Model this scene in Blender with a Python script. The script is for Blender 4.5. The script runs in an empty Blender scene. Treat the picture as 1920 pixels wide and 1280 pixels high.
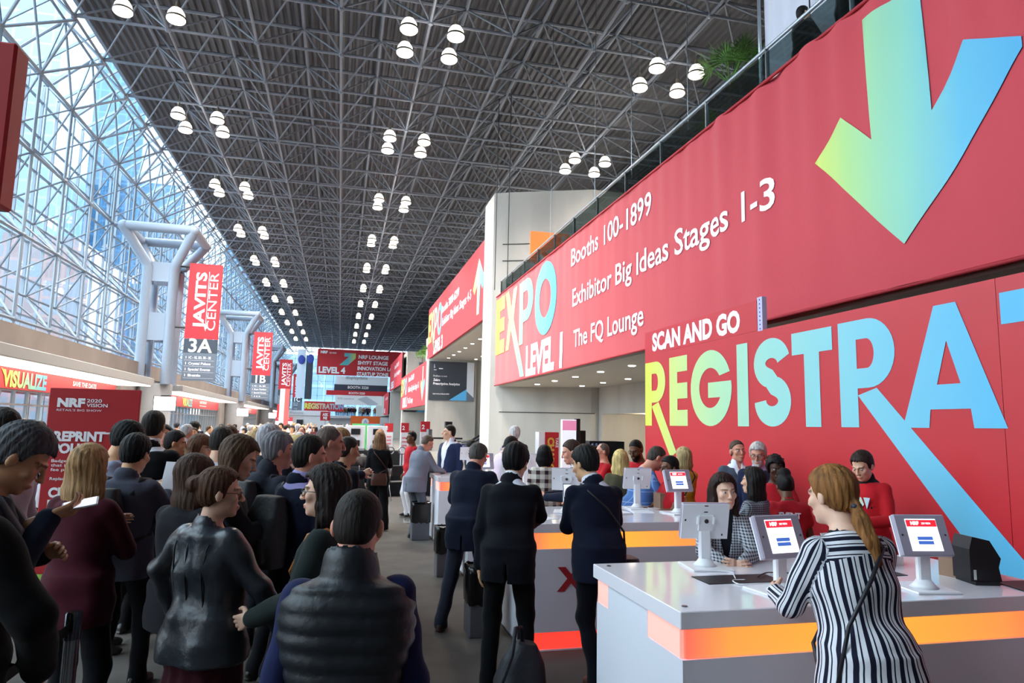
import bpy, bmesh, math, random
import numpy as np
from mathutils import Vector, Matrix
random.seed(7)
rng = np.random.default_rng(11)
SC = bpy.context.scene
COL = SC.collection
PI = math.pi

# ---------------------------------------------------------------- colours and materials
def lin(c):
    c = c / 255.0
    return c / 12.92 if c <= 0.04045 else ((c + 0.055) / 1.055) ** 2.4

def rgb(h):
    return (lin(int(h[0:2], 16)), lin(int(h[2:4], 16)), lin(int(h[4:6], 16)), 1.0)

MATS = {}

def nn(nt, kind, **kw):
    n = nt.nodes.new(kind)
    for k, v in kw.items():
        setattr(n, k, v)
    return n

def mat(name, color='808080', rough=0.6, metal=0.0, emit=None, es=0.0, bump=0.0, bscale=40.0, vary=0.0, vscale=3.0,
        stretch=(1, 1, 1), sheen=0.0, coat=0.0, spec=0.5, attr=False):
    """A node material: base colour with an optional noise variation, an optional noise bump and the usual surface settings."""
    if name in MATS:
        return MATS[name]
    m = bpy.data.materials.new(name)
    m.use_nodes = True
    nt = m.node_tree
    b = nt.nodes['Principled BSDF']
    c = rgb(color) if isinstance(color, str) else tuple(color)
    b.inputs['Base Color'].default_value = c
    b.inputs['Roughness'].default_value = rough
    b.inputs['Metallic'].default_value = metal
    b.inputs['Specular IOR Level'].default_value = spec
    if sheen:
        b.inputs['Sheen Weight'].default_value = sheen
    if coat:
        b.inputs['Coat Weight'].default_value = coat
        b.inputs['Coat Roughness'].default_value = 0.05
    if emit:
        b.inputs['Emission Color'].default_value = rgb(emit)
        b.inputs['Emission Strength'].default_value = es
    need = vary or bump
    if need:
        tc = nn(nt, 'ShaderNodeTexCoord')
        mp = nn(nt, 'ShaderNodeMapping')
        mp.inputs['Scale'].default_value = stretch
        nt.links.new(tc.outputs['Object'], mp.inputs['Vector'])
    src = None
    if vary:
        no = nn(nt, 'ShaderNodeTexNoise')
        no.inputs['Scale'].default_value = vscale
        no.inputs['Detail'].default_value = 5
        nt.links.new(mp.outputs['Vector'], no.inputs['Vector'])
        cr = nn(nt, 'ShaderNodeValToRGB')
        cr.color_ramp.elements[0].position = 0.3
        cr.color_ramp.elements[1].position = 0.7
        cr.color_ramp.elements[0].color = tuple(x * (1 - vary) for x in c[:3]) + (1,)
        cr.color_ramp.elements[1].color = tuple(min(1, x * (1 + vary)) for x in c[:3]) + (1,)
        nt.links.new(no.outputs['Fac'], cr.inputs['Fac'])
        src = cr.outputs['Color']
        nt.links.new(src, b.inputs['Base Color'])
    if attr:
        at = nn(nt, 'ShaderNodeAttribute')
        at.attribute_name = 'col'
        mx = nn(nt, 'ShaderNodeMix', data_type='RGBA', blend_type='MULTIPLY')
        mx.inputs[0].default_value = 1.0
        mx.inputs[6].default_value = c
        if src:
            nt.links.new(src, mx.inputs[6])
        nt.links.new(at.outputs['Color'], mx.inputs[7])
        nt.links.new(mx.outputs[2], b.inputs['Base Color'])
    if bump:
        n2 = nn(nt, 'ShaderNodeTexNoise')
        n2.inputs['Scale'].default_value = bscale
        n2.inputs['Detail'].default_value = 6
        nt.links.new(mp.outputs['Vector'], n2.inputs['Vector'])
        bp = nn(nt, 'ShaderNodeBump')
        bp.inputs['Strength'].default_value = bump
        bp.inputs['Distance'].default_value = 0.02
        nt.links.new(n2.outputs['Fac'], bp.inputs['Height'])
        nt.links.new(bp.outputs['Normal'], b.inputs['Normal'])
    MATS[name] = m
    return m

def ramp_mat(name, stops, axis=1, rough=0.55, flip=False, diag=0.0, emit=0.0):
    """Printed gradient along one axis of the object's bounding box."""
    if name in MATS:
        return MATS[name]
    m = bpy.data.materials.new(name)
    m.use_nodes = True
    nt = m.node_tree
    b = nt.nodes['Principled BSDF']
    b.inputs['Roughness'].default_value = rough
    tc = nn(nt, 'ShaderNodeTexCoord')
    sp = nn(nt, 'ShaderNodeSeparateXYZ')
    nt.links.new(tc.outputs['Generated'], sp.inputs[0])
    v = sp.outputs[axis]
    if flip:
        s = nn(nt, 'ShaderNodeMath', operation='SUBTRACT')
        s.inputs[0].default_value = 1.0
        nt.links.new(v, s.inputs[1])
        v = s.outputs[0]
    if diag:
        s = nn(nt, 'ShaderNodeMath', operation='MULTIPLY_ADD')
        nt.links.new(sp.outputs[2], s.inputs[0])
        s.inputs[1].default_value = diag
        nt.links.new(v, s.inputs[2])
        v = s.outputs[0]
    cr = nn(nt, 'ShaderNodeValToRGB')
    el = cr.color_ramp.elements
    el[0].position, el[0].color = stops[0][0], rgb(stops[0][1])
    el[1].position, el[1].color = stops[-1][0], rgb(stops[-1][1])
    for p, c in stops[1:-1]:
        e = el.new(p)
        e.color = rgb(c)
    nt.links.new(v, cr.inputs['Fac'])
    if emit:
        b.inputs['Base Color'].default_value = (0.12, 0.08, 0.06, 1)
        nt.links.new(cr.outputs['Color'], b.inputs['Emission Color'])
        b.inputs['Emission Strength'].default_value = emit
    else:
        nt.links.new(cr.outputs['Color'], b.inputs['Base Color'])
    MATS[name] = m
    return m

def glass_mat(name, tint='dfeef2', gloss=0.12):
    if name in MATS:
        return MATS[name]
    m = bpy.data.materials.new(name)
    m.use_nodes = True
    nt = m.node_tree
    nt.nodes.clear()
    o = nn(nt, 'ShaderNodeOutputMaterial')
    t = nn(nt, 'ShaderNodeBsdfTransparent')
    t.inputs[0].default_value = rgb(tint)
    g = nn(nt, 'ShaderNodeBsdfGlossy')
    g.inputs['Roughness'].default_value = 0.03
    fr = nn(nt, 'ShaderNodeFresnel')
    fr.inputs[0].default_value = 1.45
    mu = nn(nt, 'ShaderNodeMath', operation='MULTIPLY')
    mu.inputs[1].default_value = gloss / 0.12
    nt.links.new(fr.outputs[0], mu.inputs[0])
    mx = nn(nt, 'ShaderNodeMixShader')
    nt.links.new(mu.outputs[0], mx.inputs[0])
    nt.links.new(t.outputs[0], mx.inputs[1])
    nt.links.new(g.outputs[0], mx.inputs[2])
    nt.links.new(mx.outputs[0], o.inputs[0])
    MATS[name] = m
    return m

# ---------------------------------------------------------------- objects
MW = {}

def tag(o, label=None, cat=None, group=None, kind=None):
    if label: o['label'] = label
    if cat: o['category'] = cat
    if group: o['group'] = group
    if kind: o['kind'] = kind
    return o

def empty(name, loc=(0, 0, 0), rz=0.0, label=None, cat=None, group=None):
    o = bpy.data.objects.new(name, None)
    COL.objects.link(o)
    o.location = loc
    o.rotation_euler = (0, 0, rz)
    o.empty_display_size = 0.1
    MW[o.name] = Matrix.Translation(Vector(loc)) @ Matrix.Rotation(rz, 4, 'Z')
    return tag(o, label, cat, group)

def link(name, me, m=None, parent=None, loc=None, rz=None):
    o = bpy.data.objects.new(name, me)
    COL.objects.link(o)
    if m is not None and len(me.materials) == 0:
        me.materials.append(m)
    if parent is not None:
        o.parent = parent
    if loc is not None:
        o.location = loc
    if rz is not None:
        o.rotation_euler = (0, 0, rz)
    if parent is None:
        MW[o.name] = Matrix.Translation(Vector(loc or (0, 0, 0))) @ Matrix.Rotation(rz or 0, 4, 'Z')
    return o

class MB:
    """Collects shapes and links them as one mesh object."""
    def __init__(s):
        s.v, s.f, s.mi, s.cur = [], [], [], 0
        s.M = None
    def _add(s, vs, fs):
        n = len(s.v)
        if s.M is not None:
            vs = [tuple(s.M @ Vector(p)) for p in vs]
        s.v.extend(tuple(p) for p in vs)
        s.f.extend(tuple(i + n for i in q) for q in fs)
        s.mi.extend([s.cur] * len(fs))
        return s
    def box(s, x0, x1, y0, y1, z0, z1):
        return s._add([(x0, y0, z0), (x1, y0, z0), (x1, y1, z0), (x0, y1, z0), (x0, y0, z1), (x1, y0, z1), (x1, y1, z1), (x0, y1, z1)],
                      [(0, 3, 2, 1), (4, 5, 6, 7), (0, 1, 5, 4), (1, 2, 6, 5), (2, 3, 7, 6), (3, 0, 4, 7)])
    def cbox(s, x0, x1, y0, y1, z0, z1, c=0.01):
        """Box with chamfered edges."""
        vs, idx = [], {}
        X, Y, Z = (x0, x1), (y0, y1), (z0, z1)
        for i in (0, 1):
            for j in (0, 1):
                for k in (0, 1):
                    sx, sy, sz = (1 - 2 * i) * c, (1 - 2 * j) * c, (1 - 2 * k) * c
                    for a, off in enumerate(((0, sy, sz), (sx, 0, sz), (sx, sy, 0))):
                        idx[(i, j, k, a)] = len(vs)
                        vs.append((X[i] + off[0], Y[j] + off[1], Z[k] + off[2]))
        fs = []
        for i in (0, 1):
            fs.append([idx[(i, j, k, 0)] for j, k in ((0, 0), (1, 0), (1, 1), (0, 1))])
            fs.append([idx[(j, i, k, 1)] for j, k in ((0, 0), (1, 0), (1, 1), (0, 1))])
            fs.append([idx[(j, k, i, 2)] for j, k in ((0, 0), (1, 0), (1, 1), (0, 1))])
            for j in (0, 1):
                fs.append([idx[(0, i, j, 1)], idx[(1, i, j, 1)], idx[(1, i, j, 2)], idx[(0, i, j, 2)]])
                fs.append([idx[(i, 0, j, 0)], idx[(i, 1, j, 0)], idx[(i, 1, j, 2)], idx[(i, 0, j, 2)]])
                fs.append([idx[(i, j, 0, 0)], idx[(i, j, 1, 0)], idx[(i, j, 1, 1)], idx[(i, j, 0, 1)]])
                for k in (0, 1):
                    fs.append([idx[(i, j, k, a)] for a in (0, 1, 2)])
        ctr = Vector(((x0 + x1) / 2, (y0 + y1) / 2, (z0 + z1) / 2))
        out = []
        for q in fs:
            a, b, d = (Vector(vs[q[t]]) for t in (0, 1, 2))
            n = (b - a).cross(d - a)
            m = sum((Vector(vs[t]) for t in q), Vector()) / len(q)
            out.append(tuple(q) if n.dot(m - ctr) > 0 else tuple(reversed(q)))
        return s._add(vs, out)
    def tube(s, a, b, r, n=8, r2=None, caps=True):
        a, b = Vector(a), Vector(b)
        d = b - a
        if d.length < 1e-6:
            return s
        d.normalize()
        u = d.cross(Vector((0, 0, 1)) if abs(d.z) < 0.9 else Vector((1, 0, 0))).normalized()
        w = d.cross(u)
        r2 = r if r2 is None else r2
        vs = []
        for p, q in ((a, r), (b, r2)):
            for i in range(n):
                t = 2 * PI * i / n
                vs.append(p + u * (q * math.cos(t)) + w * (q * math.sin(t)))
        fs = [(i, (i + 1) % n, n + (i + 1) % n, n + i) for i in range(n)]
        if caps:
            fs += [tuple(range(n - 1, -1, -1)), tuple(range(n, 2 * n))]
        return s._add(vs, fs)
    def path(s, pts, r, n=6, closed=False):
        P = [Vector(p) for p in pts]
        m = len(P)
        vs = []
        up = Vector((0.13, 0.21, 1)).normalized()
        for i, p in enumerate(P):
            if closed:
                d = P[(i + 1) % m] - P[i - 1]
            else:
                d = P[min(i + 1, m - 1)] - P[max(i - 1, 0)]
            d.normalize()
            u = d.cross(up)
            if u.length < 1e-3:
                u = d.cross(Vector((1, 0, 0)))
            u.normalize()
            w = u.cross(d)
            rr = r[i] if isinstance(r, (list, tuple)) else r
            for k in range(n):
                t = 2 * PI * k / n
                vs.append(p + u * rr * math.cos(t) + w * rr * math.sin(t))
        fs = []
        for i in range(m if closed else m - 1):
            j = (i + 1) % m
            for k in range(n):
                fs.append((i * n + k, j * n + k, j * n + (k + 1) % n, i * n + (k + 1) % n))
        if not closed:
            fs += [tuple(range(n)), tuple(range((m - 1) * n + n - 1, (m - 1) * n - 1, -1))]
        return s._add(vs, fs)
    def lathe(s, prof, c=(0, 0, 0), n=24):
        vs, fs = [], []
        for r, z in prof:
            for i in range(n):
                t = 2 * PI * i / n
                vs.append((c[0] + r * math.cos(t), c[1] + r * math.sin(t), c[2] + z))
        for j in range(len(prof) - 1):
            for i in range(n):
                fs.append((j * n + i, j * n + (i + 1) % n, (j + 1) * n + (i + 1) % n, (j + 1) * n + i))
        if prof[0][0] > 1e-4:
            fs.append(tuple(range(n - 1, -1, -1)))
        if prof[-1][0] > 1e-4:
            k = (len(prof) - 1) * n
            fs.append(tuple(range(k, k + n)))
        return s._add(vs, fs)
    def prism(s, poly, z0, z1):
        n = len(poly)
        vs = [(x, y, z0) for x, y in poly] + [(x, y, z1) for x, y in poly]
        fs = [(i, (i + 1) % n, n + (i + 1) % n, n + i) for i in range(n)]
        fs += [tuple(range(n - 1, -1, -1)), tuple(range(n, 2 * n))]
        return s._add(vs, fs)
    def slab(s, poly, o, u, v, w, t):
        """2-D polygon laid on the plane o + x u + y v and thickened by t along w."""
        o, u, v, w = Vector(o), Vector(u), Vector(v), Vector(w)
        n = len(poly)
        vs = [o + u * x + v * y for x, y in poly] + [o + u * x + v * y + w * t for x, y in poly]
        fs = [(i, (i + 1) % n, n + (i + 1) % n, n + i) for i in range(n)]
        fs += [tuple(range(n - 1, -1, -1)), tuple(range(n, 2 * n))]
        return s._add(vs, fs)
    def quad(s, a, b, c, d):
        return s._add([a, b, c, d], [(0, 1, 2, 3)])
    def ball(s, c, r, n=12, m=8):
        rr = r if isinstance(r, (tuple, list)) else (r, r, r)
        vs, fs = [(c[0], c[1], c[2] - rr[2])], []
        for j in range(1, m):
            p = PI * j / m
            for i in range(n):
                t = 2 * PI * i / n
                vs.append((c[0] + rr[0] * math.sin(p) * math.cos(t), c[1] + rr[1] * math.sin(p) * math.sin(t), c[2] - rr[2] * math.cos(p)))
        vs.append((c[0], c[1], c[2] + rr[2]))
        for i in range(n):
            fs.append((0, 1 + (i + 1) % n, 1 + i))
        for j in range(m - 2):
            for i in range(n):
                a = 1 + j * n
                fs.append((a + i, a + (i + 1) % n, a + n + (i + 1) % n, a + n + i))
        a = 1 + (m - 2) * n
        for i in range(n):
            fs.append((a + i, a + (i + 1) % n, len(vs) - 1))
        return s._add(vs, fs)
    def mesh(s, name='mesh'):
        me = bpy.data.meshes.new(name)
        me.from_pydata(s.v, [], s.f)
        return me
    def build(s, name, m, parent=None, smooth=False, label=None, cat=None, group=None, kind=None, local=False, angle=None):
        vs = s.v
        if parent is not None and not local and parent.name in MW:
            inv = MW[parent.name].inverted()
            vs = [tuple(inv @ Vector(p)) for p in vs]
        me = bpy.data.meshes.new(name)
        me.from_pydata(vs, [], s.f)
        ms = m if isinstance(m, (list, tuple)) else [m]
        for q in ms:
            me.materials.append(q)
        if len(ms) > 1:
            me.polygons.foreach_set('material_index', s.mi)
        if smooth:
            me.polygons.foreach_set('use_smooth', [True] * len(s.f))
            if angle:
                try:
                    me.set_sharp_from_angle(angle=angle)
                except Exception:
                    pass
        me.update()
        o = link(name, me, None, parent)
        if parent is not None and parent.name in MW:
            MW[o.name] = MW[parent.name]
        return tag(o, label, cat, group, kind)

def copy_tree(o, parent=None):
    c = o.copy()
    COL.objects.link(c)
    if parent is not None:
        c.parent = parent
    for ch in list(o.children):
        copy_tree(ch, c)
    return c

# ---------------------------------------------------------------- flat lettering
def fill2d(splines):
    """Fill closed 2-D outlines (holes by even-odd) and return vertices and faces."""
    cu = bpy.data.curves.new('outline', 'CURVE')
    cu.dimensions = '2D'
    cu.fill_mode = 'BOTH'
    for pts in splines:
        sp = cu.splines.new('POLY')
        sp.points.add(len(pts) - 1)
        for p, q in zip(sp.points, pts):
            p.co = (q[0], q[1], 0, 1)
        sp.use_cyclic_u = True
    o = bpy.data.objects.new('outline', cu)
    me = o.to_mesh()
    v = [tuple(p.co[:2]) for p in me.vertices]
    f = [tuple(p.vertices) for p in me.polygons]
    o.to_mesh_clear()
    bpy.data.objects.remove(o)
    bpy.data.curves.remove(cu)
    return v, f

_TX = {}

def text2d(s, bold=0.0, shear=0.0, space=1.0):
    key = (s, bold, shear, space)
    if key in _TX:
        return _TX[key]
    cu = bpy.data.curves.new('words', 'FONT')
    cu.body = s
    cu.size = 1.0
    cu.offset = bold
    cu.shear = shear
    cu.space_character = space
    cu.resolution_u = 3
    cu.fill_mode = 'BOTH' if hasattr(cu, 'fill_mode') else cu.fill_mode
    o = bpy.data.objects.new('words', cu)
    me = o.to_mesh()
    v = np.array([tuple(p.co[:2]) for p in me.vertices]) if len(me.vertices) else np.zeros((0, 2))
    f = [tuple(p.vertices) for p in me.polygons]
    o.to_mesh_clear()
    bpy.data.objects.remove(o)
    bpy.data.curves.remove(cu)
    _TX[key] = (v, f)
    return v, f

CAP = None

def cap_height():
    global CAP
    if CAP is None:
        v, f = text2d('H')
        CAP = float(v[:, 1].max())
    return CAP

def words(mb, s, o, u, v, cap, width=None, bold=0.02, align='l', shear=0.0, space=1.0):
    """Lay a line of text on the plane (o,u,v): o is the baseline start, cap the height of a capital."""
    P, f = text2d(s, bold, shear, space)
    if len(P) == 0:
        return
    k = cap / cap_height()
    kx = k
    w = (P[:, 0].max() - P[:, 0].min())
    if width:
        kx = width / w
    x0 = P[:, 0].min()
    off = {'l': 0, 'c': -w * kx / 2, 'r': -w * kx}[align]
    o, u, v = Vector(o), Vector(u), Vector(v)
    mb._add([o + u * ((p[0] - x0) * kx + off) + v * (p[1] * k) for p in P], f)

def arc(cx, cy, rx, ry, a0, a1, n=14):
    return [(cx + rx * math.cos(math.radians(a0 + (a1 - a0) * i / n)), cy + ry * math.sin(math.radians(a0 + (a1 - a0) * i / n))) for i in range(n + 1)]

def glyph(ch, x0, x1, y0, y1, st):
    """Heavy geometric capitals: outlines of one letter in the box x0..x1, y0..y1 with stem width st."""
    w, h = x1 - x0, y1 - y0
    cx, cy = (x0 + x1) / 2, (y0 + y1) / 2
    b = st
    if ch == 'I':
        return [[(x0, y0), (x1, y0), (x1, y1), (x0, y1)]]
    if ch == 'T':
        return [[(cx - b / 2, y0), (cx + b / 2, y0), (cx + b / 2, y1 - b), (x1, y1 - b), (x1, y1), (x0, y1), (x0, y1 - b), (cx - b / 2, y1 - b)]]
    if ch == 'E':
        m = b * 0.92
        return [[(x0, y0), (x1, y0), (x1, y0 + m), (x0 + b, y0 + m), (x0 + b, cy - m / 2), (x1, cy - m / 2), (x1, cy + m / 2), (x0 + b, cy + m / 2),
                 (x0 + b, y1 - m), (x1, y1 - m), (x1, y1), (x0, y1)]]
    if ch == 'O':
        return [arc(cx, cy, w / 2, h / 2, 0, 352, 44), arc(cx, cy, w / 2 - b, h / 2 - b, 0, 352, 44)]
    if ch == 'G':
        rx, ry = w / 2, h / 2
        o = arc(cx, cy, rx, ry, 22, 352, 34)
        i = arc(cx, cy, rx - b, ry - b, -22, -334, 32)
        top = cy + ry * 0.14
        bot = cy - ry * 0.26
        return [arc(cx, cy, rx, ry, 22, 360, 36) + [(x1 - 0.01 * w, top), (cx - 0.05 * w, top), (cx - 0.05 * w, bot), (cx + (rx - b) * 0.85, bot)]
                + arc(cx, cy, rx - b, ry - b, 328, 34, 32)]
    if ch == 'S':
        r = h * 0.285
        rx = w / 2
        a = b / 2
        pts_o, pts_i = [], []
        C1, C2 = (cx, y1 - r), (cx, y0 + r)
        cl = []
        for i in range(25):
            t = math.radians(12 + (258 - 12) * i / 24)
            cl.append((C1[0] + (rx - a) * math.cos(t), C1[1] + (r - a) * math.sin(t)))
        for i in range(25):
            t = math.radians(78 - (258) * i / 24)
            cl.append((C2[0] + (rx - a) * math.cos(t), C2[1] + (r - a) * math.sin(t)))
        L, R = [], []
        n = len(cl)
        for i in range(n):
            p, q = cl[max(i - 1, 0)], cl[min(i + 1, n - 1)]
            dx, dy = q[0] - p[0], q[1] - p[1]
            l = math.hypot(dx, dy) or 1
            L.append((cl[i][0] - dy / l * a, cl[i][1] + dx / l * a))
            R.append((cl[i][0] + dy / l * a, cl[i][1] - dx / l * a))
        return [L + R[::-1]]
    if ch == 'R' or ch == 'P':
        mid = y0 + h * (0.36 if ch == 'R' else 0.34)
        r = (y1 - mid) / 2
        by = y1 - r
        bx = x1 - min(r, w * 0.55)
        out = [(x0, y0), (x0 + b, y0), (x0 + b, mid)] + arc(bx, by, x1 - bx, r, -90, 90, 16) + [(x0, y1)]
        hole = [(x0 + b, mid + b * 0.78)] + arc(bx - 0.02 * w, by, max(0.02, x1 - bx - b * 0.98), max(0.02, r - b * 0.78), -90, 90, 16) + [(x0 + b, y1 - b * 0.78)]
        return [out, hole]
    if ch == 'A':
        t = b * 0.42
        return [[(x0, y0), (x0 + b * 1.1, y0), (x0 + b * 1.1 + h * 0.02, y0 + h * 0.15), (x1 - b * 1.1 - h * 0.02, y0 + h * 0.15), (x1 - b * 1.1, y0), (x1, y0), (cx + t, y1), (cx - t, y1)],
                [(cx, y0 + h * 0.70), (cx - w * 0.115, y0 + h * 0.35), (cx + w * 0.115, y0 + h * 0.35)]]
    if ch == 'N':
        return [[(x0, y0), (x0 + b, y0), (x0 + b, y0 + h * 0.58), (x1 - b, y0), (x1, y0), (x1, y1), (x1 - b, y1), (x1 - b, y0 + h * 0.42), (x0 + b, y1), (x0, y1)]]
    return []
# ================================================================ THE HALL
M = 3.05                       # space-frame module
downlight_spots = []
def S(o, name=None):
    o['kind'] = 'structure'
    return o

m_conc = mat('concrete', 'adaaa5', 0.85, vary=0.13, vscale=0.9, bump=0.25, bscale=30, stretch=(1, 1, 0.25))
m_concd = mat('concrete_dark', '7d7a75', 0.9, vary=0.1, vscale=0.8, bump=0.2, bscale=30)
m_ledge = mat('ledge_panel', '7a716b', 0.7, vary=0.12, vscale=0.7)
m_frame = mat('frame_paint', '717d8b', 0.45)
m_frame_roof = mat('roof_frame_paint', '666d7a', 0.5)
m_deck = mat('roof_deck', '4e5057', 0.8)
m_col = mat('column_paint', '818ea0', 0.45)
m_alu = mat('aluminium', 'b8bcc2', 0.35, metal=0.7)
m_steel = mat('steel', '9a9da3', 0.25, metal=0.9)
m_black = mat('black_plastic', '15161a', 0.45)
m_white = mat('white_laminate', 'e9e8ec', 0.3)
m_soffit = mat('soffit_paint', 'b7b0a6', 0.8)
m_cream = mat('cream_wall', 'd9c7a6', 0.8)

# ---- floor: polished tile with the registration carpet on it
def tile_mat():
    m = bpy.data.materials.new('polished_tile')
    m.use_nodes = True
    nt = m.node_tree
    b = nt.nodes['Principled BSDF']
    tc = nn(nt, 'ShaderNodeTexCoord')
    br = nn(nt, 'ShaderNodeTexBrick')
    br.offset = 0.0
    br.inputs['Color1'].default_value = rgb('8d8984')
    br.inputs['Color2'].default_value = rgb('7f7c79')
    br.inputs['Mortar'].default_value = rgb('5d5a58')
    br.inputs['Scale'].default_value = 1.0
    br.inputs['Mortar Size'].default_value = 0.008
    br.inputs['Brick Width'].default_value = 1.0
    br.inputs['Row Height'].default_value = 1.0
    nt.links.new(tc.outputs['Object'], br.inputs['Vector'])
    nt.links.new(br.outputs['Color'], b.inputs['Base Color'])
    b.inputs['Roughness'].default_value = 0.16
    return m

m_carpet = mat('carpet_pile', '67625e', 0.97, vary=0.14, vscale=2.2, bump=0.6, bscale=260, spec=0.1)
S(MB().box(-13, 24, -6, 152, -0.2, 0.0).build('floor', tile_mat()))
S(MB().box(-7.6, 5.9, -6, 14.0, 0.0, 0.008).build('floor_carpet', m_carpet))

# ---- corrugated roof deck
prof = []
x = -10.6
while x < 26.6:
    prof += [(x, 17.95), (x + 0.10, 17.95), (x + 0.15, 18.08), (x + 0.25, 18.08)]
    x += 0.30
vs, fs = [], []
for y in (-7, 152):
    vs += [(px, y, pz) for px, pz in prof]
n = len(prof)
fs = [(i, i + 1, n + i + 1, n + i) for i in range(n - 1)]
deck = MB()
deck._add(vs, fs)
deck.box(-10.6, 26.6, -7, 152, 18.2, 18.4)
S(deck.build('ceiling', m_deck))

# ---- space frame under the roof
NX = [-9.8 + M * i for i in range(13)]
NY = [22.55 + M * j for j in range(-9, 42)]
rf = MB()
ZB, ZT = 16.0, 17.7
def node(mb, p, r=0.13):
    mb.ball(p, r, 6, 4)
for i, nx in enumerate(NX):
    for j, ny in enumerate(NY):
        near = ny < 70
        k = 6 if ny < 60 else 4
        if j < len(NY) - 1:
            rf.tube((nx, ny, ZB), (nx, ny + M, ZB), 0.054, k, caps=False)
        if i < len(NX) - 1:
            rf.tube((nx, ny, ZB), (nx + M, ny, ZB), 0.054, k, caps=False)
            if j < len(NY) - 1:
                c = (nx + M / 2, ny + M / 2, ZT)
                for a in ((0, 0), (M, 0), (0, M), (M, M)):
                    rf.tube((nx + a[0], ny + a[1], ZB), c, 0.040, k, caps=False)
                if i < len(NX) - 2:
                    rf.tube(c, (c[0] + M, c[1], ZT), 0.075, k, caps=False)
                if j < len(NY) - 2:
                    rf.tube(c, (c[0], c[1] + M, ZT), 0.075, k, caps=False)
        if near:
            node(rf, (nx, ny, ZB))
S(rf.build('ceiling_truss', m_frame_roof))

# ---- glass wall: inner and outer layers of the frame, chamfered to the roof edge
wf = MB()
XI, XO = -11.3, -12.85
ZI = [14.5, 11.45, 8.4, 5.35]
ZO = [16.02, 12.97, 9.92, 6.87]
WY = [24.2 + M * j for j in range(-10, 41)]
for j, y in enumerate(WY):
    k = 6 if y < 60 else 4
    last = j == len(WY) - 1
    for a, z in enumerate(ZI):
        if not last:
            wf.tube((XI, y, z), (XI, y + M, z), 0.062, k, caps=False)
        if a < 3:
            wf.tube((XI, y, z), (XI, y, z - M), 0.062, k, caps=False)
        for dy in (-M / 2, M / 2):
            for zo in ZO:
                if abs(zo - z) < 1.6:
                    wf.tube((XI, y, z), (XO, y + dy, zo), 0.040, k, caps=False)
        if y < 70:
            node(wf, (XI, y, z), 0.11)
    wf.tube((XI, y, 5.35), (XI, y, 4.6), 0.062, k, caps=False)
    for a, z in enumerate(ZO):
        if not last:
            wf.tube((XO, y + M / 2, z), (XO, y + M / 2 + M, z), 0.05, k, caps=False)
        if a < 3:
            wf.tube((XO, y + M / 2, z), (XO, y + M / 2, z - M), 0.045, k, caps=False)
    # chamfer
    for dy in (-M / 2, M / 2):
        wf.tube((XI, y, 14.5), (-9.8, y + dy + 0.15, 16.0), 0.055, k, caps=False)
        wf.tube((XI, y, 14.5), (-11.3, y + dy, 17.5), 0.048, k, caps=False)
    wf.tube((-11.3, y + M / 2, 17.5), (-9.8, y + M / 2 + 0.15, 16.0), 0.055, k, caps=False)
    if not last:
        wf.tube((-11.3, y + M / 2, 17.5), (-11.3, y + M / 2 + M, 17.5), 0.06, k, caps=False)
    wf.tube((XO, y + M / 2, 16.02), (-11.3, y + M / 2, 17.5), 0.055, k, caps=False)
S(wf.build('wall_left_truss', m_frame))

m_glass = glass_mat('facade_glass', 'e3f1f6', 0.10)
GX = -13.05
bays = [(-6, 10.6), (10.6, 38), (38, 65.4), (65.4, 92.8), (92.8, 120.2), (120.2, 152)]
for b, (y0, y1) in enumerate(bays):
    fr = MB()
    y = y0
    while y < y1 - 0.1:
        fr.box(GX - 0.06, GX + 0.06, y - 0.035, y + 0.035, 4.6, 16.1)
        fr.slab([(-0.035, 0), (0.035, 0), (0.035, 0.12), (-0.035, 0.12)], (GX, y, 16.05), (0, 1, 0), (-0.7, 0, 0.7), (2.35, 0, 1.9), 1.0)
        y += 1.525
    z = 4.62
    while z < 16.2:
        fr.box(GX - 0.05, GX + 0.05, y0, y1, z - 0.03, z + 0.03)
        z += 1.525
    fr.box(-10.75, -10.6, y0, y1, 17.85, 18.3)
    fo = fr.build('window_%d' % (b + 1), m_frame)
    S(fo)
    g = MB()
    g.quad((GX, y0, 4.6), (GX, y1, 4.6), (GX, y1, 16.1), (GX, y0, 16.1))
    g.quad((GX, y0, 16.1), (GX, y1, 16.1), (-10.7, y1, 18.0), (-10.7, y0, 18.0))
    g.build('pane', m_glass, fo)

# ---- ledge, door zone and canopies below the glass wall
lw = MB()
lw.box(-13.2, -9.8, -6, 152, 4.02, 4.62)
lw.box(-9.95, -9.8, -6, 152, 4.62, 4.76)
S(lw.build('wall_left', m_ledge))
CY_ = [10.6, 38.0, 65.4, 92.8, 120.2]
m_cantop = mat('canopy_metal', '9b9d9c', 0.5)
m_lit = mat('canopy_light', 'f5ead8', 0.6, emit='fff0dc', es=2.0)
m_pier = mat('pier_stone', '8f8b88', 0.8, vary=0.1, vscale=1.5)
m_fascia = mat('sign_red', 'b82a33', 0.5)
m_print_white = mat('print_white', 'f3f0f4', 0.5)
G_RAINBOW = [(0.0, 'd2d94c'), (0.35, 'accf7c'), (0.6, '8fc6ac'), (1.0, '52acd0')]
m_grad_y = ramp_mat('print_gradient', G_RAINBOW, axis=1, flip=False)
dn = 0
cl_names = ['nearest the camera', 'beyond the first column', 'beyond the second column', 'beyond the third column', 'at the far end']
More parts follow.
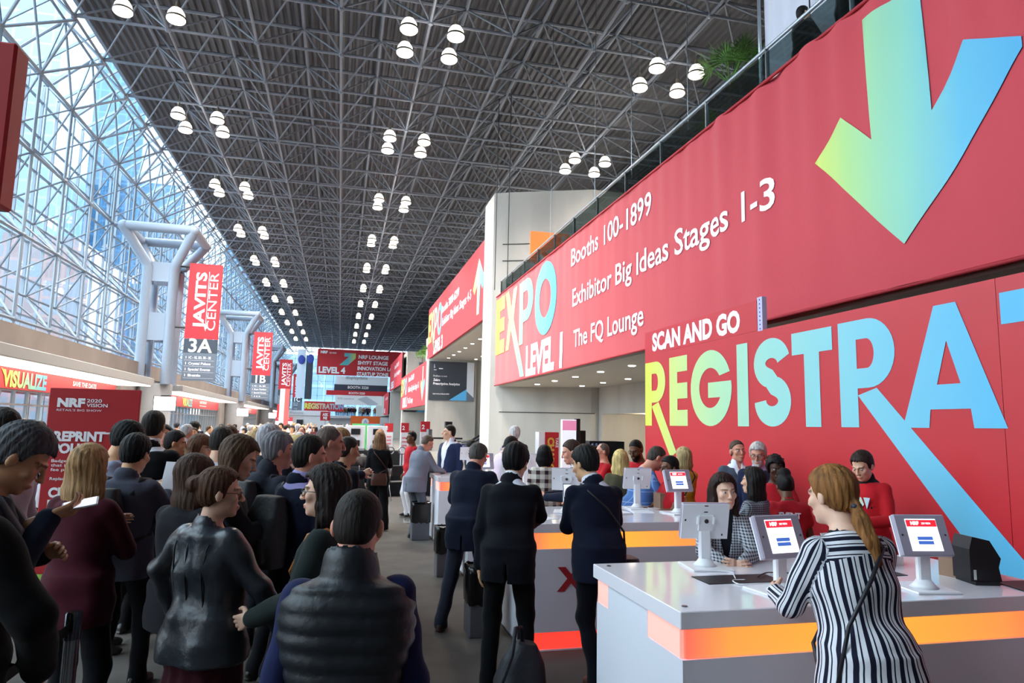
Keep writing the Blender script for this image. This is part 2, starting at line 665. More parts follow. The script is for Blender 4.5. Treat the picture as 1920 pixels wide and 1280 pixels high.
for b, (y0, y1) in enumerate([(-4, 35), (41, 62.4), (68.4, 89.8), (95.8, 117.2), (123.2, 146)]):
    c = empty('door_canopy', (-9.2, (y0 + y1) / 2, 3.46), 0, 'flat grey metal canopy lit white underneath over the glass doors, ' + cl_names[b], 'canopy', 'canopies over the entrance doors')
    t = MB().cbox(-10.4, -8.5, y0, y1, 3.50, 3.84, 0.02)
    t.build('canopy_roof', m_cantop, c)
    t = MB().box(-10.3, -8.62, y0 + 0.1, y1 - 0.1, 3.46, 3.505)
    t.build('light_panel', m_lit, c)
    fs_ = empty('fascia_sign', (-10.0, (y0 + y1) / 2, 2.8), 0, 'red fascia sign reading VISUALIZE above the doors, under the canopy ' + cl_names[b], 'sign', 'red fascia signs over the doors')
    t = MB().box(-10.1, -9.98, y0 + 0.4, y1 - 0.4, 2.80, 3.46)
    t.build('sign_panel', m_fascia, fs_)
    ends = y1 - 11.2 if b == 0 else y1 - 14
    t = MB()
    words(t, 'VISUALIZE', (-9.965, ends, 2.88), (0, 1, 0), (0, 0, 1), 0.46, width=3.2 if b == 0 else 3.0, bold=0.045, shear=0.0)
    P0 = [(ends - 0.18, 3.42), (ends + 0.0, 3.34), (ends + 0.16, 3.2), (ends + 0.05, 3.2)]
    t._add([(-9.963, p, q) for p, q in P0], [(0, 1, 2, 3)])
    t.build('lettering', m_grad_y, fs_)
    t = MB()
    words(t, 'SAVE THE DATE', (-9.965, ends + 5.6, 3.16), (0, 1, 0), (0, 0, 1), 0.17, width=2.6, bold=0.03)
    words(t, 'NRF 2021: Retail\'s Big Show', (-9.965, ends + 5.6, 2.95), (0, 1, 0), (0, 0, 1), 0.10, width=2.6, bold=0.02)
    t.build('small_lettering', m_print_white, fs_)
    # glazed doors
    dm = MB()
    y = y0 + 0.5
    while y < y1:
        dm.box(-10.15, -10.05, y - 0.04, y + 0.04, 0.0, 2.8)
        dm.tube((-9.97, y + 0.16, 0.75), (-9.97, y + 0.16, 1.6), 0.018, 6)
        y += 0.98
    dm.box(-10.16, -10.04, y0, y1, 2.30, 2.36)
    dm.box(-10.16, -10.04, y0, y1, 0.0, 0.12)
    dm.box(-10.16, -10.04, y0, y1, 2.76, 2.82)
    d = dm.build('door_%d' % (b + 1), mat('door_frame', '8a8d92', 0.4, metal=0.5))
    S(d)
    g = MB().quad((-10.1, y0, 0.1), (-10.1, y1, 0.1), (-10.1, y1, 2.8), (-10.1, y0, 2.8))
    g.build('pane', glass_mat('door_glass', 'd6e2e6', 0.12), d)
    # piers either side
    pm = MB()
    pm.box(-11.5, -9.9, y1, y1 + 6.0, 0, 4.02)
    pm.box(-13.2, -10.0, y0, y1, 3.46, 4.02)
    S(pm.build('wall_left_pier', m_pier))
# vestibule behind the doors
vb = MB()
vb.box(-13.3, -13.1, -6, 152, 2.9, 4.02)
y = -5
while y < 150:
    vb.box(-13.25, -13.15, y, y + 0.08, 0, 2.9)
    y += 1.5
S(vb.build('wall_left_vestibule', mat('vestibule_frame', '7f8388', 0.5)))

# ---- round column bases and their four-pipe columns
for i, cy in enumerate(CY_):
    nm = ['nearest the camera', 'bearing banner 3A', 'bearing banner 1B', 'bearing banner 3B', 'bearing banner 1C'][i]
    c = empty('pipe_column', (-9.2, cy, 0), 0, 'pale grey column of four steel pipes on a round stone base, ' + nm, 'column', 'pipe columns along the glass wall')
    t = MB().lathe([(0.82, 0), (0.82, 1.2), (0.805, 1.21), (0.82, 1.22), (0.82, 2.4), (0.805, 2.41), (0.82, 2.42), (0.82, 3.7), (0.78, 3.74)], (-9.2, cy, 0), 40)
    t.build('round_base', mat('column_stone', '9a9da1', 0.6, vary=0.06, vscale=1.2), c, smooth=True, angle=0.6)
    a = 0.62
    for sx in (-1, 1):
        for sy in (-1, 1):
            t = MB()
            t.path([(-9.2 + sx * a, cy + sy * a, 3.7), (-9.2 + sx * a, cy + sy * a, 9.6), (-9.2 + sx * (a + 0.12), cy + sy * (a + 0.12), 9.9), (-9.2 + sx * 1.6, cy + sy * 1.6, 11.35)], 0.24, 14)
            t.build('pipe', m_col, c, smooth=True, angle=0.9)
    t = MB()
    for z0, z1 in ((5.9, 7.3), (8.9, 9.9)):
        t.box(-9.2 - a, -9.2 + a, cy - a - 0.03, cy - a + 0.03, z0, z1)
        t.box(-9.2 - a, -9.2 + a, cy + a - 0.03, cy + a + 0.03, z0, z1)
        t.box(-9.2 - a - 0.03, -9.2 - a + 0.03, cy - a, cy + a, z0, z1)
        t.box(-9.2 + a - 0.03, -9.2 + a + 0.03, cy - a, cy + a, z0, z1)
    t.build('gusset_plate', m_col, c)
    t = MB()
    q = [(-10.8, cy - 1.6), (-7.6, cy - 1.6), (-7.6, cy + 1.6), (-10.8, cy + 1.6)]
    for k in range(4):
        p0, p1 = q[k], q[(k + 1) % 4]
        t.tube((p0[0], p0[1], 11.42), (p1[0], p1[1], 11.42), 0.24, 14)
        t.ball((p0[0], p0[1], 11.42), 0.27, 12, 8)
        if k in (0, 3):
            t.tube((p0[0], p0[1], 11.42), (p0[0] - 0.45, p0[1], 11.45), 0.075, 8)
    t.build('capital_frame', m_col, c, smooth=True, angle=0.9)

# ---- right-hand side: balcony slabs, soffits, towers
rw = MB()
rw.box(6.55, 24, 0, 29.0, 3.72, 7.1)
S(rw.build('wall_right_slab', m_conc))
rw = MB().box(6.6, 24, 0.1, 28.9, 3.66, 3.72)
S(rw.build('ceiling_soffit', m_soffit))
rw = MB()
rw.box(6.50, 6.62, 0, 29.0, 7.1, 7.62)
S(rw.build('trim_1', m_alu))
# back wall under the balcony with a lit recess
rw = MB()
rw.box(10.6, 10.9, 0, 19.4, 0, 3.66)
rw.box(10.6, 10.9, 26.9, 28.9, 0, 3.66)
rw.box(10.6, 10.9, 19.4, 26.9, 2.55, 3.66)
rw.box(10.9, 13.2, 19.2, 19.4, 0, 3.66)
rw.box(10.9, 13.2, 26.9, 27.1, 0, 3.66)
S(rw.build('wall_right', m_conc))
rw = MB()
rw.box(13.0, 13.2, 19.4, 26.9, 0, 2.6)
S(rw.build('wall_right_recess', m_cream))
S(MB().box(10.9, 13.0, 19.4, 26.9, 2.55, 2.62).build('ceiling_recess', m_soffit))
for k in range(2):
    downlight_spots.append((11.6, 21.5 + 3.0 * k, 2.55))
d = MB()
d.box(12.9, 13.0, 21.2, 22.15, 0, 2.2)
d.box(12.9, 13.0, 22.2, 23.15, 0, 2.2)
S(d.build('door_6', mat('door_cream', 'd2c4a8', 0.6)))
tw = MB()
tw.prism([(6.25, 29.05), (6.75, 28.75), (10.25, 27.25), (14.5, 27.25), (14.5, 33.0), (7.0, 31.4), (6.25, 31.0)], 0, 12.35)
S(tw.build('wall_tower', m_conc))
t = MB()
for z in (2.55, 9.2, 9.95):
    t.slab([(0, 0), (4.1, 0), (4.1, 0.035), (0, 0.035)], (6.62, 28.79, z), Vector((0.92, -0.394, 0)), (0, 0, 1), Vector((-0.394, -0.92, 0)), 0.012)
S(t.build('trim_2', mat('joint_dark', '3f3d3b', 0.9)))
# second bay: level 3 slab and the space beneath it
rw = MB()
rw.box(6.6, 24, 31.0, 52.5, 7.05, 11.0)
S(rw.build('wall_right_slab', m_concd))
S(MB().box(6.65, 24, 31.1, 52.4, 6.98, 7.05).build('ceiling_soffit', m_soffit))
rw = MB()
rw.box(6.35, 10.1, 52.0, 53.2, 0, 6.98)
rw.box(10.1, 10.9, 52.3, 53.2, 0, 6.98)
S(rw.build('wall_far_bay', m_conc))
rw = MB()
rw.box(10.9, 13.5, 54.5, 55.0, 0, 3.0)
rw.box(10.9, 13.5, 52.8, 55.0, 3.0, 4.2)
rw.box(10.9, 16.5, 58.0, 58.4, 4.2, 6.98)
rw.box(16.4, 16.8, 31, 58, 0, 6.98)
S(rw.build('wall_far_recess', m_cream))
rw = MB()
rw.prism([(6.9, 53.3), (9.6, 52.6), (12, 52.6), (12, 58.5), (6.9, 58.5)], 7.0, 9.3)
rw.box(6.6, 24, 53.2, 76.0, 3.5, 7.0)
rw.box(6.9, 24, 75.8, 95, 6.4, 10.0)
rw.box(6.6, 24, 96, 107, 3.2, 6.4)
rw.box(6.5, 11, 75.2, 76.4, 0, 6.4)
rw.box(6.6, 12, 95, 96.5, 0, 6.4)
rw.prism([(6.9, 96), (10, 95), (12, 95), (12, 99), (6.9, 99)], 6.4, 9.3)
rw.box(10.5, 11, 53.2, 110, 0, 3.5)
rw.box(6.6, 24, 107, 133, 3.2, 6.4)
S(rw.build('wall_right_far', m_conc))

# rails along the balcony edge
ra = empty('balcony_railing', (6.55, 15, 7.62), 0, 'glass balcony railing with slim metal handrail above the long red banner', 'railing')
t = MB().tube((6.57, 1, 8.27), (6.57, 28.8, 8.27), 0.032, 8)
t.build('handrail', m_alu, ra)
for k in range(15):
    t = MB().box(6.54, 6.60, 1.6 + k * 1.93, 1.63 + k * 1.93, 7.62, 8.26)
    t.build('post', m_steel, ra)
t = MB().box(6.565, 6.575, 1, 28.8, 7.66, 8.2)
t.build('glass_panel', glass_mat('rail_glass', 'dcebea', 0.1), ra)

# end wall of the hall: glass with slim mullions
ew = MB()
for k in range(24):
    ew.box(-13 + k * 1.6, -12.92 + k * 1.6, 151.0, 151.2, 0, 18)
for k in range(12):
    ew.box(-13, 25, 151.0, 151.2, k * 1.53, k * 1.53 + 0.06)
eo = ew.build('window_7', m_frame)
S(eo)
MB().quad((-13, 151.1, 0), (25, 151.1, 0), (25, 151.1, 18), (-13, 151.1, 18)).build('pane', m_glass, eo)
# far concourse block with the upper gallery
fw = MB()
fw.box(-9.5, 11.0, 136, 139, 0, 2.9)
fw.box(-9.5, 11.0, 134.5, 139, 2.9, 3.35)
S(fw.build('wall_far', mat('far_white', 'dcdce0', 0.6)))
S(MB().box(24, 24.3, -6, 152, 0, 18).build('wall_back_right', m_concd))
S(MB().box(-13.2, 24.3, -6.3, -6, 0, 18.2).build('light_block_behind', m_concd))  # added unseen behind the camera, keeps sky light off counter and people fronts

# recessed lights in the two soffits and the recess
def downlight(x, y, z, lab):
    o = MB().lathe([(0.10, 0), (0.10, -0.015), (0.085, -0.02)], (x, y, z), 14).build('recessed_light', mat('downlight', 'fff4e0', 0.5, emit='fff0d8', es=9), None,
        label=lab, cat='ceiling light', group='recessed lights in the balcony soffits')
    return o
for i in range(7):
    for j in range(2):
        downlight(7.6 + j * 1.9, 12.5 + i * 2.3, 3.66, 'small round recessed light in the grey soffit behind the long red banner')
for i in range(8):
    for j in range(2):
        downlight(7.7 + j * 2.1, 34 + i * 2.4, 6.98, 'small round recessed light in the soffit beneath the level 3 banner')

for x, y, z in downlight_spots:
    o = downlight(x, y, z, 'small round recessed light in the low ceiling of the cream recess by the printed wall')

# ---- city outside
def tower_mat(name, c1, c2, w, h):
    m = bpy.data.materials.new(name)
    m.use_nodes = True
    nt = m.node_tree
    b = nt.nodes['Principled BSDF']
    tc = nn(nt, 'ShaderNodeTexCoord')
    sp = nn(nt, 'ShaderNodeSeparateXYZ')
    nt.links.new(tc.outputs['Object'], sp.inputs[0])
    ad = nn(nt, 'ShaderNodeMath', operation='ADD')
    nt.links.new(sp.outputs[0], ad.inputs[0])
    nt.links.new(sp.outputs[1], ad.inputs[1])
    cb = nn(nt, 'ShaderNodeCombineXYZ')
    nt.links.new(ad.outputs[0], cb.inputs[0])
    nt.links.new(sp.outputs[2], cb.inputs[1])
    br = nn(nt, 'ShaderNodeTexBrick')
    br.offset = 0
    br.inputs['Scale'].default_value = 1
    br.inputs['Brick Width'].default_value = w
    br.inputs['Row Height'].default_value = h
    br.inputs['Mortar Size'].default_value = 0.28
    br.inputs['Color1'].default_value = rgb(c1)
    br.inputs['Color2'].default_value = rgb(c2)
    br.inputs['Mortar'].default_value = tuple(min(1, x * 1.35) for x in rgb(c1)[:3]) + (1,)
    nt.links.new(cb.outputs[0], br.inputs['Vector'])
    nt.links.new(br.outputs['Color'], b.inputs['Base Color'])
    b.inputs['Roughness'].default_value = 0.35
    return m
mt1 = tower_mat('tower_blue', '2f5472', '274a68', 3, 4)
mt2 = tower_mat('tower_grey', '5c7286', '526a80', 4, 3.6)
mt3 = tower_mat('tower_brick', '5c4a4c', '4a5a6c', 3, 3.2)
for (x0, x1, y0, y1, h, m_, lab) in [
        (-102, -72, 255, 285, 128, mt1, 'blue glass office tower standing beyond the hall windows, second from the camera'),
        (-98, -66, 168, 190, 118, mt2, 'pale tower with horizontal floor bands seen through the nearest windows'),
        (-62, -44, 132, 150, 31, mt3, 'low brick-toned building outside the windows behind the first canopy'),
        (-70, -46, 205, 235, 66, mt1, 'mid-height blue building beyond the windows near banner 3A'),
        (-55, -36, 330, 380, 84, mt1, 'distant blue tower beyond the windows between banners 3A and 1B'),
        (-40, 60, 172, 190, 15.5, mt2, 'long pale building outside the far end glass of the hall'),
        (-120, -95, 120, 150, 60, mt3, 'broad building outside seen low through the nearest window frame')]:
    t = MB().box(x0, x1, y0, y1, -0.5, h)
    t.box(x0 + 3, x1 - 3, y0 + 3, y1 - 3, h, h + 3)
    t.build('office_tower', m_, None, label=lab, cat='building', group='city buildings outside')
S(MB().box(-400, -13.3, -60, 600, -0.6, -0.4).build('ground', mat('street', '77787a', 0.9)))
# ================================================================ SIGNS AND BANNERS
m_red = mat('banner_red', 'bd2f3a', 0.75)
m_redwall = mat('wall_print_red', 'c0202a', 0.45, vary=0.04, vscale=1.2)
m_edge = mat('banner_hem', '8f1f28', 0.8)

def wrinkle(s, z, z0, z1):
    """Depth of the folds in the long cloth banner at distance s along it and height z."""
    t = (z - z0) / (z1 - z0)
    a = 0.30 + 0.70 * t
    k_ = 0.28 + 0.95 / (1 + math.exp(-(s - 18.5) * 0.9))     # stretched flat where the words are, looser towards the arrow
    d = 0.034 * k_ * math.sin(s * 5.2 + 1.3 * math.sin(s * 0.7) + 0.6 * t) * a * (0.4 + 0.6 * math.sin(s * 0.53 + 1) ** 2)
    d += 0.020 * k_ * math.sin(s * 11.0 + 2.2 * math.sin(s * 0.45)) * a * t
    d += 0.036 * k_ * math.sin((s + t * 1.4) * 2.3 + 0.5) * (0.3 + 0.7 * math.sin(s * 0.21) ** 2)
    d += 0.010 * math.exp(-((t - 0.03) / 0.03) ** 2)
    return d

def cloth_letters(name, shapes, m, parent, X, Y0, z0, z1, lift=0.014):
    """Printed shapes that follow the folds of the banner: outlines in (s,z), cut into narrow strips and laid on the cloth."""
    bm = bmesh.new()
    for sp in shapes:
        v, f = sp
        vv = [bm.verts.new((0, p[0], p[1])) for p in v]
        for q in f:
            try:
                bm.faces.new([vv[i] for i in q])
            except ValueError:
                pass
    ys = [v.co.y for v in bm.verts]
    s = min(ys)
    while s < max(ys):
        bmesh.ops.bisect_plane(bm, geom=bm.verts[:] + bm.edges[:] + bm.faces[:], plane_co=(0, s, 0), plane_no=(0, 1, 0))
        s += 0.10
    for zc in np.arange(z0 + 0.1, z1, 0.45):
        bmesh.ops.bisect_plane(bm, geom=bm.verts[:] + bm.edges[:] + bm.faces[:], plane_co=(0, 0, zc), plane_no=(0, 0, 1))
    for v in bm.verts:
        s, z = v.co.y, v.co.z
        v.co = (X - lift - wrinkle(s, z, z0, z1), Y0 - s, z)
    me = bpy.data.meshes.new(name)
    bm.to_mesh(me)
    bm.free()
    if parent is not None:
        me.transform(MW[parent.name].inverted())
    for p in me.polygons:
        p.use_smooth = True
    return link(name, me, m, parent)

def txt(s, s0, z, cap, width, bold=0.02, shear=0.0):
    P, f = text2d(s, bold, shear)
    k = cap / cap_height()
    w = P[:, 0].max() - P[:, 0].min()
    x0 = P[:, 0].min()
    return [(s0 + (p[0] - x0) * width / w, z + p[1] * k) for p in P], f

# ---- the long LEVEL 1 banner hung from the balcony edge
X, Y0, Z0, Z1 = 6.40, 28.75, 3.70, 7.58
LEN = 26.2
eb = empty('expo_banner', (X, Y0 - LEN / 2, Z0), 0, 'long wrinkled red cloth banner reading EXPO LEVEL 1 hung from the balcony edge', 'banner')
vs, fs = [], []
ns, nz = 340, 22
for i in range(ns + 1):
    s = LEN * i / ns
    for j in range(nz + 1):
        z = Z0 + (Z1 - Z0) * j / nz
        vs.append((X - wrinkle(s, z, Z0, Z1), Y0 - s, z))
for i in range(ns):
    for j in range(nz):
        a = i * (nz + 1) + j
        fs.append((a, a + 1, a + nz + 2, a + nz + 1))
t = MB()
t._add(vs, fs)
t.build('cloth', mat('banner_cloth', 'bf3843', 0.8, bump=0.15, bscale=9, sheen=0.2), eb, smooth=True)
t = MB()
for z in (Z0 - 0.01, Z1 - 0.02):
    t.tube((X - 0.01, Y0, z), (X - 0.01, Y0 - LEN, z), 0.028, 8)
t.build('hem_rod', mat('hem_red', 'b02832', 0.7), eb, smooth=True)
sh = []
for ch, a in (('E', (0.12, 1.62, 4.98, 7.38, 0.62)), ('P', (4.05, 5.92, 4.98, 7.34, 0.56)), ('O', (6.15, 8.65, 4.97, 7.42, 0.58))):
    sh.append(fill2d(glyph(ch, *a)))
sh.append(fill2d([[(1.72, 7.38), (2.36, 7.38), (2.82, 6.6), (3.02, 7.35), (3.68, 7.35), (3.16, 6.15), (4.88, 3.78), (4.32, 3.78), (2.76, 5.75), (2.48, 4.98), (1.90, 4.98), (2.44, 6.2)]]))
cloth_letters('expo_lettering', sh, m_grad_e := ramp_mat('print_gradient_expo', [(0, 'd0d345'), (0.18, 'c4d070'), (0.42, '99c998'), (0.66, '7fc3b8'), (1, '59b3d5')], axis=1, flip=True), eb, X, Y0, Z0, Z1)
sh = [txt('LEVEL 1', 5.15, 3.80, 0.97, 4.15, 0.045), txt('Booths 100-1899', 10.07, 6.66, 0.50, 5.36, 0.012),
      txt('Exhibitor Big Ideas Stages 1-3', 10.19, 5.44, 0.50, 9.55, 0.012), txt('The FQ Lounge', 10.3, 4.24, 0.48, 4.7, 0.012)]
cloth_letters('white_lettering', sh, m_print_white, eb, X, Y0, Z0, Z1)
dn_arrow = [(21.72, 7.34), (21.84, 5.64), (21.30, 6.18), (20.72, 5.76), (22.26, 4.18), (23.80, 5.79), (23.80, 5.90), (23.15, 6.24), (22.66, 5.66), (22.58, 7.34)]
cloth_letters('arrow', [fill2d([dn_arrow])], ramp_mat('print_gradient_arrow', [(0.0, 'c6d15c'), (0.22, 'a3ca80'), (0.5, '85c1a9'), (0.75, '5aacca'), (1, '439dca')], axis=1, flip=True), eb, X, Y0, Z0, Z1)

# ---- registration wall: printed panels standing on the floor
X = 5.40
Y0 = 11.56
rwall = empty('registration_wall', (X, 6.2, 0), 0, 'red printed panel wall lettered REGISTRATION standing behind the counters', 'exhibition wall')
t = MB()
t.box(X, X + 0.06, 8.05, Y0, 0, 3.30)
t.box(X, X + 0.06, 4.585, 8.05, 0, 3.30)
t.box(X, X + 0.06, 1.2, 4.58, 0, 3.30)
t.build('panel', m_redwall, rwall)
t = MB()
t.box(X, X + 0.06, 8.05, Y0, 3.302, 3.72)
t.build('header_panel', m_redwall, rwall)
t = MB()
t.box(X - 0.005, X + 0.065, 7.92, 8.03, 3.29, 3.75)
t.cur = 1
for k in range(8):
    t.M = Matrix.Translation((X - 0.008, 7.975, 3.32 + k * 0.056)) @ Matrix.Rotation(PI / 2, 4, 'Y')
    t.lathe([(0.011, 0.0), (0.011, 0.004)], (0, 0, 0), 8)
t.M = None
t.build('end_post', [mat('post_lilac', 'b9b3d6', 0.4), m_black], rwall)
t = MB()
for y in (1.3, 3.4, 5.6, 8.0, 11.4):
    t.box(X + 0.06, X + 0.12, y - 0.03, y + 0.03, 0, 3.3)
    t.slab([(0, 0), (0.9, 0), (0.9, 0.05), (0, 0.05)], (X + 0.1, y, 0), (1, 0, 0), (0, 0, 1), (0, 1, 0), 0.05)
t.build('rear_frame', m_alu, rwall)
G = lambda ch, a, b, st: fill2d(glyph(ch, a, b, 2.02, 3.165, st))
sh = [G('E', 0.96, 1.58, 0.28), G('G', 1.69, 2.87, 0.27), G('I', 3.01, 3.28, 0.27), G('S', 3.42, 4.19, 0.26), G('T', 4.23, 4.95, 0.27),
      G('A', 5.91, 7.01, 0.285), G('T', 7.01, 7.75, 0.27), G('I', 7.9, 8.17, 0.27), G('O', 8.25, 9.25, 0.27), G('N', 9.33, 10.2, 0.27)]
for x0, tail in ((0.01, [(0.98, 1.49), (1.19, 1.59)]), (5.05, [(7.10, 0.42), (7.62, 0.42)])):
    g = glyph('R', x0, x0 + 0.80, 2.02, 3.15 if x0 < 1 else 3.175, 0.27)
    # open the bowl's lower edge into the long running leg
    b0 = (x0 + 0.27, 2.40)
    leg = [(x0 + 0.27, 2.36), tail[0], tail[1], (x0 + 0.54, 2.43)]
    sh.append(fill2d(g))
    sh.append(fill2d([leg]))
mb = MB()
k = 0
for v, f in sh:
    mb._add([(X - 0.004 - 0.0006 * (k % 3), Y0 - p[0], p[1]) for p in v], f)
    k += 1
mb.build('lettering', ramp_mat('print_gradient_reg', [(0.0, 'd2d444'), (0.09, 'c8d274'), (0.24, 'aad2a2'), (0.36, '98ccc0'), (0.5, '84c4ce'), (0.68, '5cb4dc'), (1.0, '54aedc')], axis=1, flip=True), rwall)
mb = MB()
words(mb, 'SCAN AND GO', (X - 0.004, 11.25, 3.36), (0, -1, 0), (0, 0, 1), 0.285, width=2.80, bold=0.045)
mb.build('small_lettering', m_print_white, rwall)

# ---- flat printed banners fixed to the balcony fronts further down
def flat_banner(name, X, ya, yb, za, zb, label, parts):
    """Rigid banner on the plane X running from far end ya to near end yb."""
    e = empty(name, (X, (ya + yb) / 2, za), 0, label, 'banner')
    MB().box(X, X + 0.12, yb, ya, za, zb).build('panel', [m_red], e)
    MB().box(X + 0.12, X + 0.18, yb + 0.05, ya - 0.05, za + 0.03, zb - 0.05).build('backing', m_black, e)
    MB().box(X + 0.02, X + 0.18, yb - 0.10, yb - 0.02, za + 0.03, zb - 0.05).build('end_cover', m_black, e)
    for nm, shapes, m_ in parts:
        mb = MB()
        for v, f in shapes:
            mb._add([(X - 0.02, ya - p[0], p[1]) for p in v], f)
        mb.build(nm, m_, e)
    return e
def expo_shapes(s0, w, z0, z1, leg_z):
    k = w / 8.55
    out = []
    for ch, a in (('E', (0.0, 1.5, 0.62)), ('P', (3.95, 5.8, 0.56)), ('O', (6.05, 8.55, 0.58))):
        out.append(fill2d(glyph(ch, s0 + a[0] * k, s0 + a[1] * k, z0, z1, a[2] * k)))
    h = z1 - z0
    X_ = [(1.6, 1), (2.24, 1), (2.7, .68), (2.9, 1), (3.56, 1), (3.04, .49), None, None, (2.64, .32), (2.36, 0), (1.78, 0), (2.32, .51)]
    pts = []
    for i, p in enumerate(X_):
        if i == 6: pts.append((s0 + 4.76 * k, leg_z))
        elif i == 7: pts.append((s0 + 4.2 * k, leg_z))
        else: pts.append((s0 + p[0] * k, z0 + p[1] * h))
    out.append(fill2d([pts]))
    return out
up = [(20.3, 10.30), (21.85, 8.95), (21.25, 8.55), (20.75, 9.0), (20.55, 7.45), (19.95, 7.45), (19.95, 9.0), (19.25, 8.6), (18.8, 8.95)]
m_up = ramp_mat('print_gradient_up', [(0, 'cacd4d'), (0.35, '99c991'), (0.6, '79bfb1'), (1, '53acd1')], axis=1, flip=True)
flat_banner('expo_banner', 6.4, 53.2, 31.1, 7.02, 10.95, 'red banner reading EXPO LEVEL 3 with upward arrow, high above the second bay', [
    ('expo_lettering', expo_shapes(0.25, 7.2, 8.15, 10.45, 7.02 + 0.2), m_grad_e),
    ('white_lettering', [txt('LEVEL 3', 3.6, 7.12, 0.82, 4.6, 0.045), txt('Booths 3000-6299', 7.4, 9.5, 0.5, 7.0, 0.012), txt('Exhibitor Big Ideas Stages 4-5', 7.7, 8.6, 0.5, 10.6, 0.012)], m_print_white),
    ('arrow', [fill2d([up])], m_up)])
dn2 = [(20.2, 6.7), (20.2, 5.3), (19.3, 5.65), (18.9, 5.3), (20.5, 3.85), (22.1, 5.3), (21.7, 5.65), (20.8, 5.3), (20.8, 6.7)]
flat_banner('expo_banner', 6.4, 76.2, 53.1, 3.53, 6.98, 'smaller red banner reading LEVEL 1 beyond the dark analytics poster', [
    ('expo_lettering', expo_shapes(0.25, 6.5, 4.9, 6.75, 4.9), m_grad_e),
    ('white_lettering', [txt('LEVEL 1', 2.6, 3.75, 0.9, 5.0, 0.045), txt('Booths 100-1899', 8.3, 6.1, 0.5, 5.2, 0.012), txt('Exhibitor Big Ideas Stages 1-3', 8.3, 5.1, 0.5, 9.5, 0.012), txt('The FQ Lounge', 8.3, 4.0, 0.5, 4.7, 0.012)], m_print_white),
    ('arrow', [fill2d([dn2])], m_up)])
flat_banner('expo_banner', 6.4, 95.0, 76.6, 6.4, 10.0, 'narrow red banner seen edge-on high in the third bay', [
    ('white_lettering', [txt('LEVEL 3', 2.6, 6.6, 0.8, 5.0, 0.045), txt('Booths 3000-6299', 8.0, 8.8, 0.5, 6.5, 0.012), txt('Exhibitor Big Ideas Stages 4-5', 8.0, 7.8, 0.5, 9.0, 0.012)], m_print_white)])
flat_banner('expo_banner', 6.4, 106, 96.2, 3.3, 6.4, 'farthest red banner on the balcony front, just above the gallery people', [
    ('white_lettering', [txt('LEVEL 1', 1.0, 3.6, 0.6, 3.0, 0.045), txt('Booths 100-1899', 3.4, 5.4, 0.4, 4.5, 0.012)], m_print_white)])

# ---- dark analytics poster under the level 3 slab, and its smaller twin further on
def poster(x0, x1, y, z0, z1, label, full=True):
    e = empty('wall_poster', ((x0 + x1) / 2, y, z0), 0, label, 'poster')
    w, h = x1 - x0, z1 - z0
    MB().box(x0, x1, y - 0.08, y, z0, z1).build('panel', mat('poster_dark', '353b45', 0.5), e)
    t = MB()
    t._add([(x0 + w * 0.84, y - 0.085, z0 + h * 0.25), (x0 + w, y - 0.085, z0 + h * 0.08), (x0 + w, y - 0.085, z1), (x0 + w * 0.84, y - 0.085, z1)], [(0, 1, 2, 3)])
    t.build('white_band', mat('poster_white', 'd9dbe4', 0.5), e)
    t = MB()
    t._add([(x0 + w * 0.45, y - 0.086, z0), (x0 + w * 0.84, y - 0.086, z0), (x0 + w * 0.84, y - 0.086, z0 + h * 0.3)], [(0, 1, 2)])
    t.build('blue_triangle', mat('poster_blue', '5ab4ea', 0.5), e)
    t = MB()
    t._add([(x0 + w * 0.84, y - 0.087, z0 + h * 0.25), (x0 + w * 0.84, y - 0.087, z0), (x0 + w, y - 0.087, z0), (x0 + w, y - 0.087, z0 + h * 0.08)], [(0, 1, 2, 3)])
    t.build('grey_triangle', mat('poster_grey', '6b7482', 0.5), e)
    if full:
        t = MB()
        U, V = (1, 0, 0), (0, 0, 1)
        for s, fy, cap, wd, b in (('Profitect is now', 0.60, 0.13, 1.05, 0.0), ('Zebra', 0.49, 0.17, 0.52, 0.03), ('Prescriptive Analytics', 0.395, 0.17, 2.05, 0.03),
                                  ('Learn more at Booth #3301', 0.145, 0.09, 1.25, 0.02)):
            words(t, s, (x0 + w * 0.095, y - 0.09, z0 + h * fy), U, V, cap, width=wd, bold=b)
        # small animal-mane logo reduced to a few bars with a caption line
        for k in range(5):
            t.slab([(0, 0), (0.10 - 0.012 * k, 0.05), (0.09 - 0.012 * k, 0.08), (0, 0.03)], (x0 + w * 0.10, y - 0.088, z0 + h * 0.82 + k * 0.06), U, V, (0, -1, 0), 0.002)
        t.box(x0 + w * 0.10, x0 + w * 0.16, y - 0.09, y - 0.088, z0 + h * 0.77, z0 + h * 0.785)
        t.box(x0 + w * 0.21, x0 + w * 0.30, y - 0.09, y - 0.088, z0 + h * 0.80, z0 + h * 0.825)
        t.build('lettering', m_print_white, e)
    return e
poster(6.42, 9.9, 51.98, 3.85, 6.80, 'large dark poster reading Zebra Prescriptive Analytics on the concrete wall under the level 3 banner')
poster(6.62, 9.5, 75.15, 3.3, 5.9, 'smaller dark poster half hidden behind the second LEVEL 1 banner', False)

